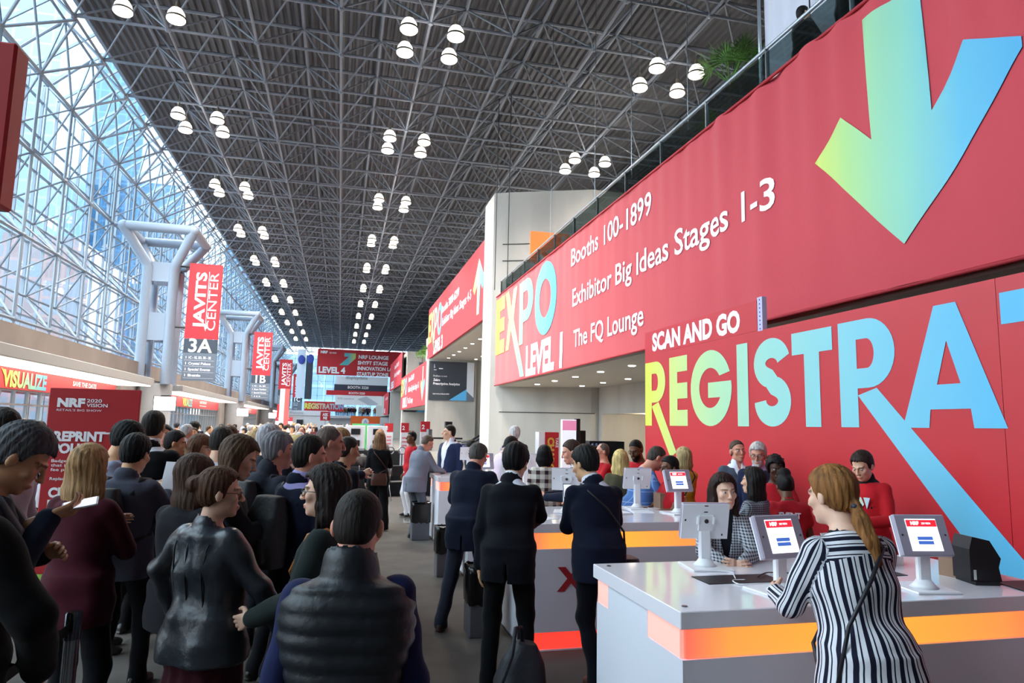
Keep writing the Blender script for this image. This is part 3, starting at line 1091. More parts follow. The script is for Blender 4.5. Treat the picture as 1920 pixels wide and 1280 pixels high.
# ---- hanging hall banners JAVITS CENTER
def hall_banner(y, code, rows, label):
    xl, xr, zt, zb = -7.86, -6.28, 9.95, 3.92
    e = empty('hall_banner', ((xl + xr) / 2, y, zb), 0, label, 'hanging sign', 'hall signs along the glass wall')
    zr = zb + (zt - zb) * 0.355
    zn = zb + (zt - zb) * 0.235
    MB().box(xl, xr, y - 0.06, y + 0.06, zr, zt).build('red_panel', m_red2, e)
    MB().box(xl, xr, y - 0.06, y + 0.06, zn, zr - 0.02).build('number_panel', mat('sign_charcoal', '343c49', 0.5), e)
    MB().box(xl, xr, y - 0.06, y + 0.06, zb, zn - 0.02).build('direction_panel', mat('sign_slate', '5d6673', 0.5), e)
    w = xr - xl
    t = MB()
    yf = y - 0.066
    U, V = (0, 0, 1), (-1, 0, 0)
    words(t, 'JAVITS', (xl + w * 0.53, yf, zr + 0.50), U, V, 0.47, width=2.95, bold=0.028)
    words(t, 'CENTER', (xl + w * 0.89, yf, zr + 0.45), U, V, 0.40, width=3.0, bold=0.0)
    t.box(xl + w * 0.60, xl + w * 0.615, yf - 0.002, yf, zr + 0.42, zr + 3.5)
    words(t, code, (xl + w * 0.5, yf, zn + 0.05), (1, 0, 0), (0, 0, 1), 0.66, bold=0.02, align='c')
    for k, r in enumerate(rows):
        words(t, r, (xl + w * 0.18, yf, zn - 0.30 - 0.30 * k), (1, 0, 0), (0, 0, 1), 0.12, width=min(0.66, 0.055 * len(r)) * w, bold=0.02)
        t.tube((xl + w * 0.10, yf, zn - 0.30 - 0.3 * k), (xl + w * 0.10, yf, zn - 0.18 - 0.3 * k), 0.018, 4)
        t.box(xl + w * 0.05, xr - w * 0.05, yf, yf + 0.01, zn - 0.385 - 0.3 * k, zn - 0.378 - 0.3 * k)
    for k in range(3):
        t.box(xl + w * (0.2 + 0.13 * k), xl + w * (0.27 + 0.13 * k), yf - 0.002, yf, zn - 1.2, zn - 1.12)
    t.build('lettering', m_print_white, e)
    t = MB().tube((xl - 1.0, y, zr + 0.55), (xl, y, zr + 0.55), 0.05, 8)
    t.tube((xl - 1.0, y, zt - 0.2), (xl, y, zt - 0.2), 0.05, 8)
    t.build('bracket', m_black, e)
m_red2 = mat('hall_sign_red', 'c0222d', 0.55)
hall_banner(37.4, '3A', ['1C - 1E, 2D, 3B - 3E', 'Crystal Palace', 'Special Events', 'Shuttle'], 'nearest tall red JAVITS CENTER hall sign, numbered 3A')
hall_banner(64.8, '1B', ['1C - 1E, 2D', 'River Pavilion', 'Special Events', ''], 'tall red JAVITS CENTER hall sign numbered 1B, second along the glass wall')
hall_banner(92.2, '3B', ['3C - 3E', 'Galleria', 'Special Events', ''], 'tall red JAVITS CENTER hall sign numbered 3B, third along the glass wall')
hall_banner(119.6, '1C', ['1D - 1E', 'Shuttle', '', ''], 'farthest red JAVITS CENTER hall sign, numbered 1C')

# ---- wall screens on the column bases
for i, y in enumerate((36.0, 63.2, 90.6)):
    e = empty('wall_screen', (-8.2, y, 2.35), math.radians(12), ['bright white wall screen on the round column below sign 3A', 'bright white wall screen on the column below sign 1B', 'small bright white screen on the column below sign 3B'][i], 'screen', 'lit screens on the column bases')
    MB().cbox(-0.50, 0.50, -0.02, 0.10, 0, 0.72, 0.01).build('casing', m_black, e, local=True)
    MB().box(-0.47, 0.47, -0.026, -0.02, 0.03, 0.69).build('display', mat('screen_white', 'ffffff', 0.3, emit='f4f7ff', es=1.6), e, local=True)
    MB().box(-0.15, 0.15, 0.10, 0.9, 0.25, 0.45).build('bracket', m_black, e, local=True)
    MB().box(-0.2, 0.25, 0.05, 0.35, 0.72, 0.76).build('top_cover', m_black, e, local=True)

# ---- REPRINT POLICY board
e = empty('policy_board', (-2.65, 8.4, 0), math.radians(0), 'tall red board reading REPRINT POLICY standing behind the blonde woman in burgundy', 'sign board')
xl, xr, yb, zt = -3.08, -2.18, 8.45, 2.27
MB().cbox(xl, xr, yb, yb + 0.05, 0.30, zt, 0.006).build('panel', mat('board_red', 'aa1620', 0.5), e)
MB().box(xl, xr, yb - 0.001, yb + 0.051, 0.06, 0.30).build('lower_band', mat('board_green', '9fc65a', 0.5), e)
MB().box(xl + 0.1, xr - 0.1, yb - 0.25, yb + 0.3, 0, 0.06).build('foot_plate', m_steel, e)
t = MB()
yf = yb - 0.006
U, V = (1, 0, 0), (0, 0, 1)
words(t, 'NRF', (xl + 0.085, yf, 2.07), U, V, 0.085, width=0.27, bold=0.06)
words(t, '2020', (xl + 0.37, yf, 2.12), U, V, 0.036, width=0.15, bold=0.015)
words(t, 'VISION', (xl + 0.37, yf, 2.07), U, V, 0.036, width=0.21, bold=0.015)
words(t, 'RETAIL\'S BIG SHOW', (xl + 0.085, yf, 2.02), U, V, 0.022, width=0.44, bold=0.0)
words(t, 'REPRINT', (xl + 0.085, yf, 1.70), U, V, 0.095, width=0.50, bold=0.05)
t.box(xl + 0.56, xl + 0.66, yf - 0.001, yf, 1.775, 1.795)
words(t, 'POLICY', (xl + 0.085, yf, 1.57), U, V, 0.095, width=0.44, bold=0.05)
for k, s in enumerate(('Badges are subject to a fee', 'that is equal to the original', 'fee paid.')):
    words(t, s, (xl + 0.085, yf, 1.47 - 0.047 * k), U, V, 0.030, width=0.0245 * len(s), bold=0.012)
words(t, 'Replacement badges', (xl + 0.085, yf, 1.28), U, V, 0.030, width=0.44, bold=0.012)
words(t, 'CRAFT', (xl + 0.085, yf, 1.10), U, V, 0.095, width=0.38, bold=0.05)
words(t, 'PER', (xl + 0.085, yf, 0.97), U, V, 0.095, width=0.25, bold=0.05)
for k, s in enumerate(('A replacement', 'customer', 'valor', 'rest')):
    words(t, s, (xl + 0.085, yf, 0.83 - 0.047 * k), U, V, 0.030, width=0.0245 * len(s), bold=0.012)
t.build('lettering', m_print_white, e)

# ---- schedule board by the doors, a second one far off
def schedule_board(x, y, label, w=1.1, zt=2.15, zb=0.9):
    e = empty('schedule_board', (x, y, 0), 0, label, 'sign board')
    MB().box(x - w / 2, x + w / 2, y, y + 0.05, zb, zt).build('panel', mat('board_white', 'd4d2da', 0.5), e)
    MB().box(x - w / 2, x + w / 2, y - 0.008, y, zt - 0.28, zt).build('header', mat('board_header', 'a3303c', 0.5), e)
    t = MB()
    words(t, 'NRF', (x - w * 0.14, y - 0.01, zt - 0.15), U, V, 0.09, width=0.27, bold=0.06)
    words(t, '2020', (x + w * 0.13, y - 0.01, zt - 0.10), U, V, 0.035, width=0.18, bold=0.01)
    words(t, 'VISION', (x + w * 0.13, y - 0.01, zt - 0.15), U, V, 0.035, width=0.22, bold=0.01)
    t.path([(x - w * 0.32 + 0.06 * math.cos(a * PI / 5), y - 0.009, zt - 0.11 + 0.05 * math.sin(a * PI / 5)) for a in range(10)], 0.008, 4, True)
    t.build('lettering', m_print_white, e)
    t = MB()
    for k in range(5):
        t.box(x - w * 0.42, x + w * 0.42, y - 0.006, y, zt - 0.42 - 0.14 * k, zt - 0.41 - 0.14 * k)
    t.build('rule_lines', mat('rule_grey', '9a98a2', 0.6), e)
    t = MB()
    for sx in (-w / 2 + 0.04, w / 2 - 0.04):
        t.box(x + sx - 0.02, x + sx + 0.02, y + 0.05, y + 0.09, 0, zt - 0.05)
    t.build('stand', m_steel, e)
schedule_board(-4.85, 10.2, 'white schedule board with a dark red header behind the bearded man')
schedule_board(-3.9, 52, 'small white board with red header among the far queue', 1.2, 2.3, 0.9)

# ---- red totem at the window side, close to the camera
e = empty('red_totem', (-2.6, 4.45, 0), 0, 'tall red totem board on a black post at the edge by the windows', 'sign board')
MB().cbox(-2.75, -1.94, 4.35, 4.52, 3.14, 4.12, 0.015).build('panel', mat('totem_red', 'b8252b', 0.5), e)
MB().cbox(-2.6, -2.02, 4.38, 4.50, 0.05, 3.13, 0.01).build('post', m_black, e)
MB().lathe([(0.5, 0), (0.5, 0.03), (0.46, 0.05)], (-2.35, 4.44, 0), 28).build('foot_plate', m_black, e)

# ---- far end: LEVEL 4 board and what hangs below it
def far_board(name, x0, x1, y, z0, z1, m_, label, cat='banner', lines=(), lm=None):
    e = empty(name, ((x0 + x1) / 2, y, z0), 0, label, cat)
    MB().box(x0, x1, y, y + 0.15, z0, z1).build('panel', m_, e)
    if lines:
        t = MB()
        for s, x, z, cap, w_, b in lines:
            words(t, s, (x, y - 0.04, z), U, V, cap, width=w_, bold=b)
        t.build('lettering', lm or m_print_white, e)
    return e
e = far_board('level_banner', -4.4, 11.2, 125, 10.4, 15.0, m_red2, 'wide red banner reading LEVEL 4 across the far end of the hall', 'banner',
    [('LEVEL 4', -4.1, 10.75, 1.0, 4.6, 0.05), ('NRF', -3.9, 14.2, 0.42, 1.2, 0.06), ('2020 VISION', -2.4, 14.2, 0.25, 1.2, 0.02), ('NRF LOUNGE', 2.7, 13.5, 0.62, 5.3, 0.04),
     ('SHYFT STAGE', 2.6, 12.45, 0.62, 5.3, 0.04), ('INNOVATION LAB', 2.6, 11.45, 0.62, 6.6, 0.04), ('STARTUP ZONE', 2.5, 10.45, 0.62, 5.6, 0.04)])
t = MB()
t._add([(x, 124.95, z) for x, z in [(-0.6, 12.2), (0.9, 12.2), (2.2, 13.5), (2.2, 12.5), (2.2, 12.5), (2.2, 14.4), (0.2, 14.4), (0.2, 13.75), (1.0, 13.75)]], [(0, 1, 2, 3, 5, 6, 7, 8)])
t.build('arrow', ramp_mat('print_gradient_level', [(0, '56bc9f'), (0.5, '5db0c3'), (1, 'c1cc60')], axis=0), e)
far_board('hanging_ad', -1.0, 7.6, 118, 8.4, 9.8, mat('ad_white', 'e4e6ee', 0.5), 'white hanging banner with a picture strip right below the LEVEL 4 banner', 'banner',
    [('displaydata', 0.6, 9.35, 0.5, 3.6, 0.0)], mat('ad_ink', '5a6272', 0.6))
far_board('hanging_ad', -1.2, 7.5, 117, 7.3, 8.35, mat('ad_navy', '2f3547', 0.5), 'dark blue hanging banner reading BOOTH 3220 below the white one', 'banner', [('BOOTH 3220', 1.0, 7.7, 0.42, 3.4, 0.02)])
far_board('hanging_ad', -2.4, 7.5, 116, 6.5, 7.3, m_red2, 'thin red hanging strip between two pale banners at the far end', 'banner', [('BOOTH 3220', 1.2, 6.75, 0.32, 2.6, 0.02)])
far_board('hanging_ad', -0.9, 6.6, 115, 4.95, 6.5, mat('ad_white2', 'e9eaee', 0.5), 'pale banner showing a scanner held at a slant, above the far gallery', 'banner', [('RFID Innovation', -0.5, 5.8, 0.3, 2.6, 0.0)], mat('ad_ink2', '9aa0ad', 0.6))
t = MB()
t._add([(x, 114.9, z) for x, z in [(2.6, 5.9), (4.0, 6.4), (6.0, 5.2), (5.2, 4.98), (4.4, 4.98)]], [(0, 1, 2, 3, 4)])
t._add([(x, 114.88, z) for x, z in [(2.6, 5.9), (2.8, 5.97), (4.7, 4.98), (4.4, 4.98)]], [(0, 1, 2, 3)])
t.build('device_picture', mat('ad_grey', 'b8bcc8', 0.5), bpy.data.objects['hanging_ad.003'])
far_board('far_registration_sign', -6.6, 0.6, 133.5, 4.1, 5.9, m_red2, 'far red wall sign reading REGISTRATION over the white gallery', 'sign',
    [('REGISTRATION', -6.5, 4.55, 0.95, 7.0, 0.05)], m_grad_far := ramp_mat('print_gradient_far', [(0, 'd1d341'), (0.35, 'd2b591'), (1, '79a6d1')], axis=0))
far_board('far_registration_sign', 6.6, 9.4, 133.5, 4.1, 5.9, m_red2, 'far red wall sign cut off at the letters REG beside the balcony', 'sign', [('REG', 6.8, 4.55, 0.95, 2.5, 0.05)], mat('print_yellow', 'e5dc58', 0.5))
far_board('welcome_sign', -8.4, -2.0, 118, 3.1, 3.9, mat('far_white', 'dcdce0', 0.6), 'long white sign reading Welcome on the far low wall', 'sign', [('Welcome', -8.1, 3.3, 0.45, 2.2, 0.0)], mat('ad_ink2', '9aa0ad', 0.6))
MB().box(-8.2, -1.8, 118.15, 122, 0, 3.1).build('white_booth', mat('far_white', 'dcdce0', 0.6), None, label='low white booth wall under the Welcome sign at the hall end', cat='booth')
MB().box(-6.9, -5.9, 118.0, 118.14, 0, 2.4).build('dark_screen', mat('screen_navy', '1d2330', 0.4), None, label='dark doorway-sized screen on the white booth wall', cat='screen')
e = far_board('ask_me_sign', -3.0, -1.5, 112, 2.3, 3.7, m_red2, 'small red sign reading ASK ME above the far crowd', 'sign', [('ASK', -2.7, 3.05, 0.4, 0.9, 0.05), ('ME', -2.55, 2.5, 0.4, 0.6, 0.05)])
MB().tube((-2.25, 112.1, 0), (-2.25, 112.1, 2.4), 0.05, 8).build('pole', m_steel, e)
e = far_board('orange_booth', 1.6, 6.0, 108, 0, 3.1, mat('booth_orange', 'dd6427', 0.5), 'orange booth wall with a round white emblem below the far gallery', 'booth')
t = MB()
t.M = Matrix.Translation((3.8, 107.95, 2.2)) @ Matrix.Rotation(PI / 2, 4, 'X')
t.lathe([(0.55, 0), (0.55, 0.03)], (0, 0, 0), 24)
t.M = None
t.build('emblem', m_white, e)
t = MB()
t.path([(3.55, 107.9, 1.9), (3.8, 107.9, 2.5), (4.05, 107.9, 1.9)], 0.05, 5)
t.build('emblem_mark', mat('emblem_blue', '5a86c0', 0.5), e)
MB().box(6.3, 10.5, 112, 112.3, 0, 3.0).build('white_booth', mat('far_white', 'dcdce0', 0.6), None, label='white booth wall beside the orange one below the gallery', cat='booth')
for x0, x1, y, z0, z1, m_, lab in (
        (-6.7, -5.5, 108, 5.6, 13.0, mat('ad_pale', 'c3cfe0', 0.6), 'tall pale hanging banner with a blue blot behind sign 1C'),
        (-5.3, -4.3, 106, 5.4, 11.9, mat('ad_darkblue', '2b3140', 0.6), 'tall dark hanging banner beside the pale one')):
    e = far_board('hanging_ad', x0, x1, y, z0, z1, m_, lab)
    if 'pale' in lab:
        MB().ball((x0 + 0.6, y - 0.1, 11.4), (0.5, 0.05, 0.7), 12, 8).build('printed_blot', mat('blot_blue', '2b3f9a', 0.6), e)
# red-and-white direction column standing in the crowd
e = empty('direction_column', (-3.6, 47, 0), 0, 'slim pink and red direction column rising out of the far crowd', 'sign board')
MB().box(-3.85, -3.55, 46.8, 47.1, 0, 4.1).build('white_side', mat('column_pink', 'e8c9cf', 0.5), e)
MB().box(-3.55, -3.28, 46.8, 47.1, 0, 4.1).build('red_side', mat('column_coral', 'd9605f', 0.5), e)
e = empty('direction_column', (-7.0, 84, 0), 0, 'thin red sign post with white marks beside the far column', 'sign board')
MB().box(-7.15, -6.75, 84, 84.2, 0, 4.0).build('red_side', m_red2, e)
MB().box(-7.05, -6.85, 83.97, 84, 2.1, 2.5).build('white_mark', m_white, e)
# ================================================================ COUNTERS AND FURNITURE
m_top = mat('counter_top', 'f0ebf2', 0.10, coat=0.25)
m_cside = mat('counter_laminate', 'ebebf4', 0.35)
m_strip = ramp_mat('strip_light', [(0.0, 'ff5a48'), (0.10, 'ff8a3a'), (0.45, 'ff9c34'), (0.8, 'ff8440'), (1, 'ff4a44')], axis=0, emit=0.72)
m_strip2 = mat('strip_side', 'ffb8b0', 0.5, emit='ff8878', es=0.55)
m_strip3 = mat('strip_base', 'ff5a50', 0.5, emit='ff3a2c', es=0.55)

def counter(x0, x1, y0, y1, label, text=False):
    e = empty('service_counter', ((x0 + x1) / 2, (y0 + y1) / 2, 0), 0, label, 'counter', 'registration counters with orange light strips')
    t = MB().cbox(x0, x1, y0, y1, 1.018, 1.10, 0.004)
    t.build('worktop', m_top, e)
    t = MB()
    t.box(x0 + 0.02, x1 - 0.02, y0 + 0.02, y1 - 0.02, 0.165, 0.875)
    t.box(x0 + 0.02, x1 - 0.02, y0 + 0.40, y1 - 0.20, 0.875, 1.018)
    t.box(x0 + 0.045, x1 - 0.045, y0 + 0.06, y1 - 0.06, 0.02, 1.018)
    t.box(x0 + 0.02, x0 + 0.4, y0 + 0.30, y1 - 0.02, 0.0, 0.165)
    t.box(x0 + 0.02, x1 - 0.02, y0 + 0.02, y1 - 0.02, 0.0, 0.02)
    t.build('body', m_cside, e)
    t = MB().box(x0 + 0.045, x1 - 0.045, y0 + 0.035, y0 + 0.058, 0.878, 1.016)
    t.build('light_strip', m_strip, e)
    t = MB().box(x0 + 0.022, x0 + 0.043, y0 + 0.05, y0 + 0.40, 0.878, 1.016)
    t.box(x0 + 0.022, x0 + 0.043, y1 - 0.20, y1 - 0.03, 0.878, 1.016)
    t.build('side_light', m_strip2, e)
    t = MB().box(x0 + 0.04, x1 - 0.04, y0 + 0.035, y0 + 0.058, 0.022, 0.163)
    t.build('base_light', m_strip3, e)
    t = MB()
    for px, py in ((x0 + 0.07, y0 + 0.09), (x0 + 0.07, y1 - 0.09), (x1 - 0.07, y0 + 0.09)):
        t.lathe([(0.016, 0), (0.016, 0.003), (0.012, 0.006)], (px, py, 1.10), 12)
    t.build('cap_screw', m_steel, e)
    if text:
        t = MB()
        words(t, 'XI', (x0 + 0.31, y0 + 0.016, 0.52), (1, 0, 0), (0, 0, 1), 0.185, width=0.30, bold=0.05)
        t.build('lettering', mat('letter_red', 'b3202a', 0.5), e)
    return e
XC0, XC1 = 1.60, 4.05
counter(XC0, XC1, 3.05, 4.20, 'nearest white counter with an orange light strip, striped woman leaning on it')
counter(XC0 + 0.03, 3.75, 5.97, 7.25, 'white counter with red X lettering where two men in dark suits lean', True)
counter(XC0 + 0.05, 3.7, 8.84, 9.95, 'white counter at which the balding man in navy leans, third from the camera')
counter(XC0 + 0.02, 3.7, 11.4, 12.5, 'farthest white counter, where the man in the grey suit leans')

def kiosk(x, y, rz, label, tilt=22.0, z=1.10, h=0.30, front=True):
    """Tablet on a post: base plate, post, casing with a lit display on its face."""
    e = empty('tablet_kiosk', (x, y, z), math.radians(rz), label, 'tablet kiosk', 'white tablet kiosks on the counters')
    MB().cbox(-0.13, 0.13, -0.13, 0.15, 0.0, 0.012, 0.004).build('base_plate', m_white, e, local=True)
    t = MB().lathe([(0.075, 0.012), (0.055, 0.03), (0.036, 0.055)], (0, 0, 0), 20)
    t.build('foot', m_white, e, local=True, smooth=True)
    MB().cbox(-0.036, 0.036, -0.02, 0.02, 0.04, h, 0.008).build('post', m_white, e, local=True)
    R_ = Matrix.Translation((0, 0, h)) @ Matrix.Rotation(math.radians(-tilt), 4, 'X')
    t = MB()
    t.M = R_
    t.cbox(-0.155, 0.155, -0.022, 0.012, -0.115, 0.115, 0.007)
    t.build('casing', m_kiosk, e, local=True)
    t = MB()
    t.M = R_
    t.box(-0.152, 0.152, 0.010, 0.018, -0.112, 0.112)
    t.box(-0.045, 0.045, 0.016, 0.034, -0.055, 0.045)
    t.tube((-0.05, 0.03, -0.01), (-0.05, 0.03, 0.04), 0.012, 8)
    t.tube((0.05, 0.03, -0.01), (0.05, 0.03, 0.04), 0.012, 8)
    t.build('rear_cover', m_white, e, local=True)
    t = MB()
    t.M = R_
    t.ball((0, 0.037, 0.01), 0.014, 8, 6)
    t.box(-0.012, 0.012, 0.017, 0.0195, 0.10, 0.106)
    t.box(-0.012, 0.012, 0.017, 0.0195, 0.06, 0.066)
    for sx, sz in ((-0.115, -0.085), (-0.06, 0.005), (0.13, 0.01)):
        t.box(sx - 0.005, sx + 0.005, 0.017, 0.0195, sz - 0.006, sz + 0.006)
    t.ball((-0.128, -0.022, 0.0), 0.006, 6, 4)
    t.ball((0.128, -0.022, 0.0), 0.006, 6, 4)
    t.build('lock_knob', m_black, e, local=True)
    t = MB()
    t.M = R_
    t.box(-0.092, 0.092, -0.0245, -0.022, -0.088, 0.088)
    d = t.build('display', mat('tablet_screen', 'ffffff', 0.2, emit='f6f4ff', es=0.6), e, local=True)
    t = MB()
    t.M = R_
    t.box(-0.09, 0.09, -0.0255, -0.0245, 0.045, 0.082)
    t.build('screen_header', mat('tablet_red', 'dc2536', 0.3, emit='dc2536', es=0.5), d, local=True)
    t = MB()
    t.M = R_
    t.box(-0.045, 0.045, -0.0255, -0.0245, -0.028, -0.010)
    t.box(-0.045, 0.045, -0.0255, -0.0245, -0.052, -0.034)
    t.build('screen_button', mat('tablet_blue', '3e63b4', 0.3, emit='3e63b4', es=0.5), d, local=True)
    t = MB()
    t.M = R_
    words(t, 'NRF', (-0.065, -0.0262, 0.055), (1, 0, 0), (0, 0, 1), 0.018, width=0.05, bold=0.06)
    words(t, '2020 VISION', (0.0, -0.0262, 0.058), (1, 0, 0), (0, 0, 1), 0.010, width=0.055, bold=0.02)
    t.build('screen_lettering', mat('tablet_print', 'ffffff', 0.3, emit='ffffff', es=0.7), d, local=True)
    return e
m_kiosk = mat('kiosk_lilac_grey', 'a8a0b0', 0.4)
kiosk(2.27, 4.0, 172, 'tablet kiosk on the nearest counter turned away, white back in front of the long-haired woman', 14, h=0.285)
kiosk(2.33, 3.32, 8, 'tablet kiosk with lit screen on the nearest counter, left of the striped woman', 20, h=0.29)
kiosk(3.20, 3.26, -8, 'tablet kiosk with lit screen on the nearest counter beside the black printer', 20, h=0.29)
kiosk(3.17, 7.0, 178, 'tablet kiosk seen from behind before the man in the blue plaid shirt', 14, h=0.32)
kiosk(3.42, 6.55, 6, 'tablet kiosk with lit screen on the second counter beside the cardboard box', 20, h=0.33)
kiosk(2.28, 6.75, 160, 'tablet kiosk seen from behind between the two leaning men in dark suits', 14, h=0.33)
kiosk(2.62, 9.6, 175, 'tablet kiosk seen from behind next to the woman in the plaid shirt', 14, h=0.36)
kiosk(1.98, 9.55, 5, 'tablet kiosk with red screen header just past the balding man', 18, h=0.36)
kiosk(2.32, 9.2, 176, 'tablet kiosk seen from behind below the man in the pale pink shirt', 14, h=0.30)
kiosk(2.25, 12.1, 176, 'tablet kiosk seen from behind in front of the big man in a blue suit', 14, h=0.36)
kiosk(2.95, 12.0, 176, 'tablet kiosk seen from behind below the white-haired man in navy', 14, h=0.36)

# ---- things lying on the counters
def flat_item(name, pts, z, th, m_, label, cat, group=None):
    t = MB().prism(pts, z, z + th)
    return t.build(name, m_, None, label=label, cat=cat, group=group)
m_paper = mat('paper', 'eceaf0', 0.7)
flat_item('cable_tray', [(2.04, 3.55), (2.52, 3.55), (2.52, 3.75), (2.04, 3.75)], 1.10, 0.004, m_black, 'black cable opening plate in the nearest white worktop', 'cable plate')
flat_item('cable_tray', [(3.0, 3.58), (3.4, 3.58), (3.4, 3.72), (3.0, 3.72)], 1.10, 0.004, m_black, 'second black cable plate near the papers box', 'cable plate')
def cord(pts, m_, label, r=0.0035):
    P = []
    n = len(pts)
    for i in range(n - 1):
        for k in range(6):
            t = k / 6
            p0, p1, p2, p3 = (Vector(pts[max(i - 1, 0)]), Vector(pts[i]), Vector(pts[i + 1]), Vector(pts[min(i + 2, n - 1)]))
            P.append(0.5 * ((2 * p1) + (p2 - p0) * t + (2 * p0 - 5 * p1 + 4 * p2 - p3) * t * t + (3 * p1 - p0 - 3 * p2 + p3) * t ** 3))
    P.append(Vector(pts[-1]))
    return MB().path(P, r, 6).build('power_cord', m_, None, smooth=True, label=label, cat='cable')
cord([(2.27, 3.86, 1.106), (2.34, 3.80, 1.106), (2.30, 3.72, 1.108), (2.26, 3.64, 1.108)], m_white, 'white cord from the turned-away kiosk to the cable plate')
cord([(2.25, 3.5, 1.106), (2.20, 3.52, 1.106), (2.22, 3.60, 1.108), (2.30, 3.60, 1.108)], m_white, 'white cord from the lit kiosk left of the striped woman')
cord([(2.42, 3.66, 1.108), (2.5, 3.7, 1.12), (2.6, 3.76, 1.106), (2.75, 3.72, 1.106)], m_black, 'black cord running out of the first cable plate')
cord([(3.15, 3.42, 1.106), (3.08, 3.44, 1.106), (2.98, 3.38, 1.106), (2.85, 3.40, 1.106)], m_black, 'thin dark cord behind the kiosk beside the printer')
# open box of papers
e = empty('paper_tray', (3.42, 3.95, 1.10), math.radians(12), 'open white carton of papers and envelopes on the nearest counter', 'paper carton')
t = MB()
t.box(-0.20, 0.20, -0.13, 0.13, 0.0, 0.06)
t.slab([(-0.2, 0), (0.2, 0), (0.24, 0.14), (-0.16, 0.14)], (0, 0.13, 0.06), (1, 0, 0), Vector((0, 0.6, 0.8)), (0, 1, 0), 0.004)
t.build('carton', mat('carton_white', 'dcd8d6', 0.7), e, local=True)
t = MB().slab([(0, 0), (0.13, 0), (0.13, 0.17), (0, 0.17)], (-0.2, -0.05, 0.06), Vector((0.9, 0.2, 0.1)), Vector((-0.25, 0.2, 0.95)), (0, 1, 0), 0.003)
t.build('upright_paper', m_paper, e, local=True)
t = MB().box(-0.26, 0.02, -0.16, -0.02, 0.06, 0.075)
t.build('envelope', mat('envelope_yellow', 'e3cfa0', 0.7), e, local=True)
flat_item('cardboard_box', [(3.66, 3.42), (3.98, 3.5), (3.95, 3.66), (3.63, 3.58)], 1.10, 0.11, mat('cardboard', '8a6c58', 0.85), 'small brown cardboard box behind the black printer', 'box')
e = empty('badge_printer', (3.68, 3.36, 1.10), math.radians(-14), 'black badge printer at the edge of the nearest counter', 'printer')
t = MB()
t.prism([(-0.07, -0.09), (0.07, -0.09), (0.07, 0.09), (-0.07, 0.09)], 0, 0.02)
t.slab([(-0.09, 0.02), (0.09, 0.02), (0.075, 0.10), (0.09, 0.15), (0.03, 0.25), (-0.07, 0.27), (-0.09, 0.2)], (0, -0.08, 0), (1, 0, 0), (0, 0, 1), (0, 1, 0), 0.16)
t.build('body', m_black, e, local=True)
MB().box(-0.072, -0.058, -0.083, -0.079, 0.03, 0.085).build('status_light', mat('status_pale', 'd6ddd8', 0.4), e, local=True)
flat_item('rubber_mat', [(3.72, 3.08), (4.02, 3.08), (4.02, 3.34), (3.78, 3.34)], 1.10, 0.006, m_black, 'black rubber mat in front of the badge printer', 'mat')
flat_item('cardboard_box', [(3.42, 6.95), (3.62, 6.95), (3.62, 7.12), (3.42, 7.12)], 1.10, 0.16, mat('cardboard', '8a6c58', 0.85), 'brown cardboard box on the second counter behind the kiosk', 'box')
for k, (x, y, a) in enumerate([(2.75, 6.6, 0.2), (1.88, 6.35, 0.5), (3.1, 6.75, -0.2)]):
    c, s = math.cos(a), math.sin(a)
    flat_item('paper_sheet', [(x + c * p - s * q, y + s * p + c * q) for p, q in ((-0.11, -0.15), (0.11, -0.15), (0.11, 0.15), (-0.11, 0.15))], 1.10, 0.003 if k else 0.02, m_paper,
              ['stack of white papers on the second counter right of the phone man', 'white sheet by the elbow of the dark-suited man on the second counter', 'white sheet under the kiosk at the plaid shirt man'][k], 'paper')

# ---- waste bins at the counter ends
def bin_(x, y, label, w=0.30, d=0.24):
    e = empty('waste_bin', (x, y, 0), 0, label, 'bin', 'grey waste bins with black liners')
    MB().cbox(-w / 2, w / 2, -d / 2, d / 2, 0.008, 0.62, 0.01).build('body', mat('bin_grey', '56555c', 0.5), e, local=True)
    t = MB()
    pts = []
    vs, fs = [], []
    n = 28
    for j, (g, z) in enumerate(((0.012, 0.30), (0.018, 0.45), (0.014, 0.58), (0.016, 0.635), (-0.01, 0.64), (-0.03, 0.58))):
        for i in range(n):
            a = 2 * PI * i / n
            c, s = math.cos(a), math.sin(a)
            k = 1 / max(abs(c) / (w / 2), abs(s) / (d / 2))
            r = k + g + 0.004 * math.sin(i * 3.1 + j * 2)
            vs.append((r * c, r * s, z + (0.012 * math.sin(i * 2.3) if j in (0, 3) else 0)))
    for j in range(5):
        for i in range(n):
            fs.append((j * n + i, j * n + (i + 1) % n, (j + 1) * n + (i + 1) % n, (j + 1) * n + i))
    t._add(vs, fs)
    t.build('liner', mat('bin_liner', '08080a', 0.25), e, local=True, smooth=True)
bin_(1.42, 12.0, 'waste bin at the end of the farthest counter, right of the grey suit man')
bin_(1.45, 9.15, 'waste bin with black liner behind the legs of the balding man')
bin_(1.36, 6.6, 'waste bin between the balding man and the man with the bag on the floor', 0.22, 0.30)

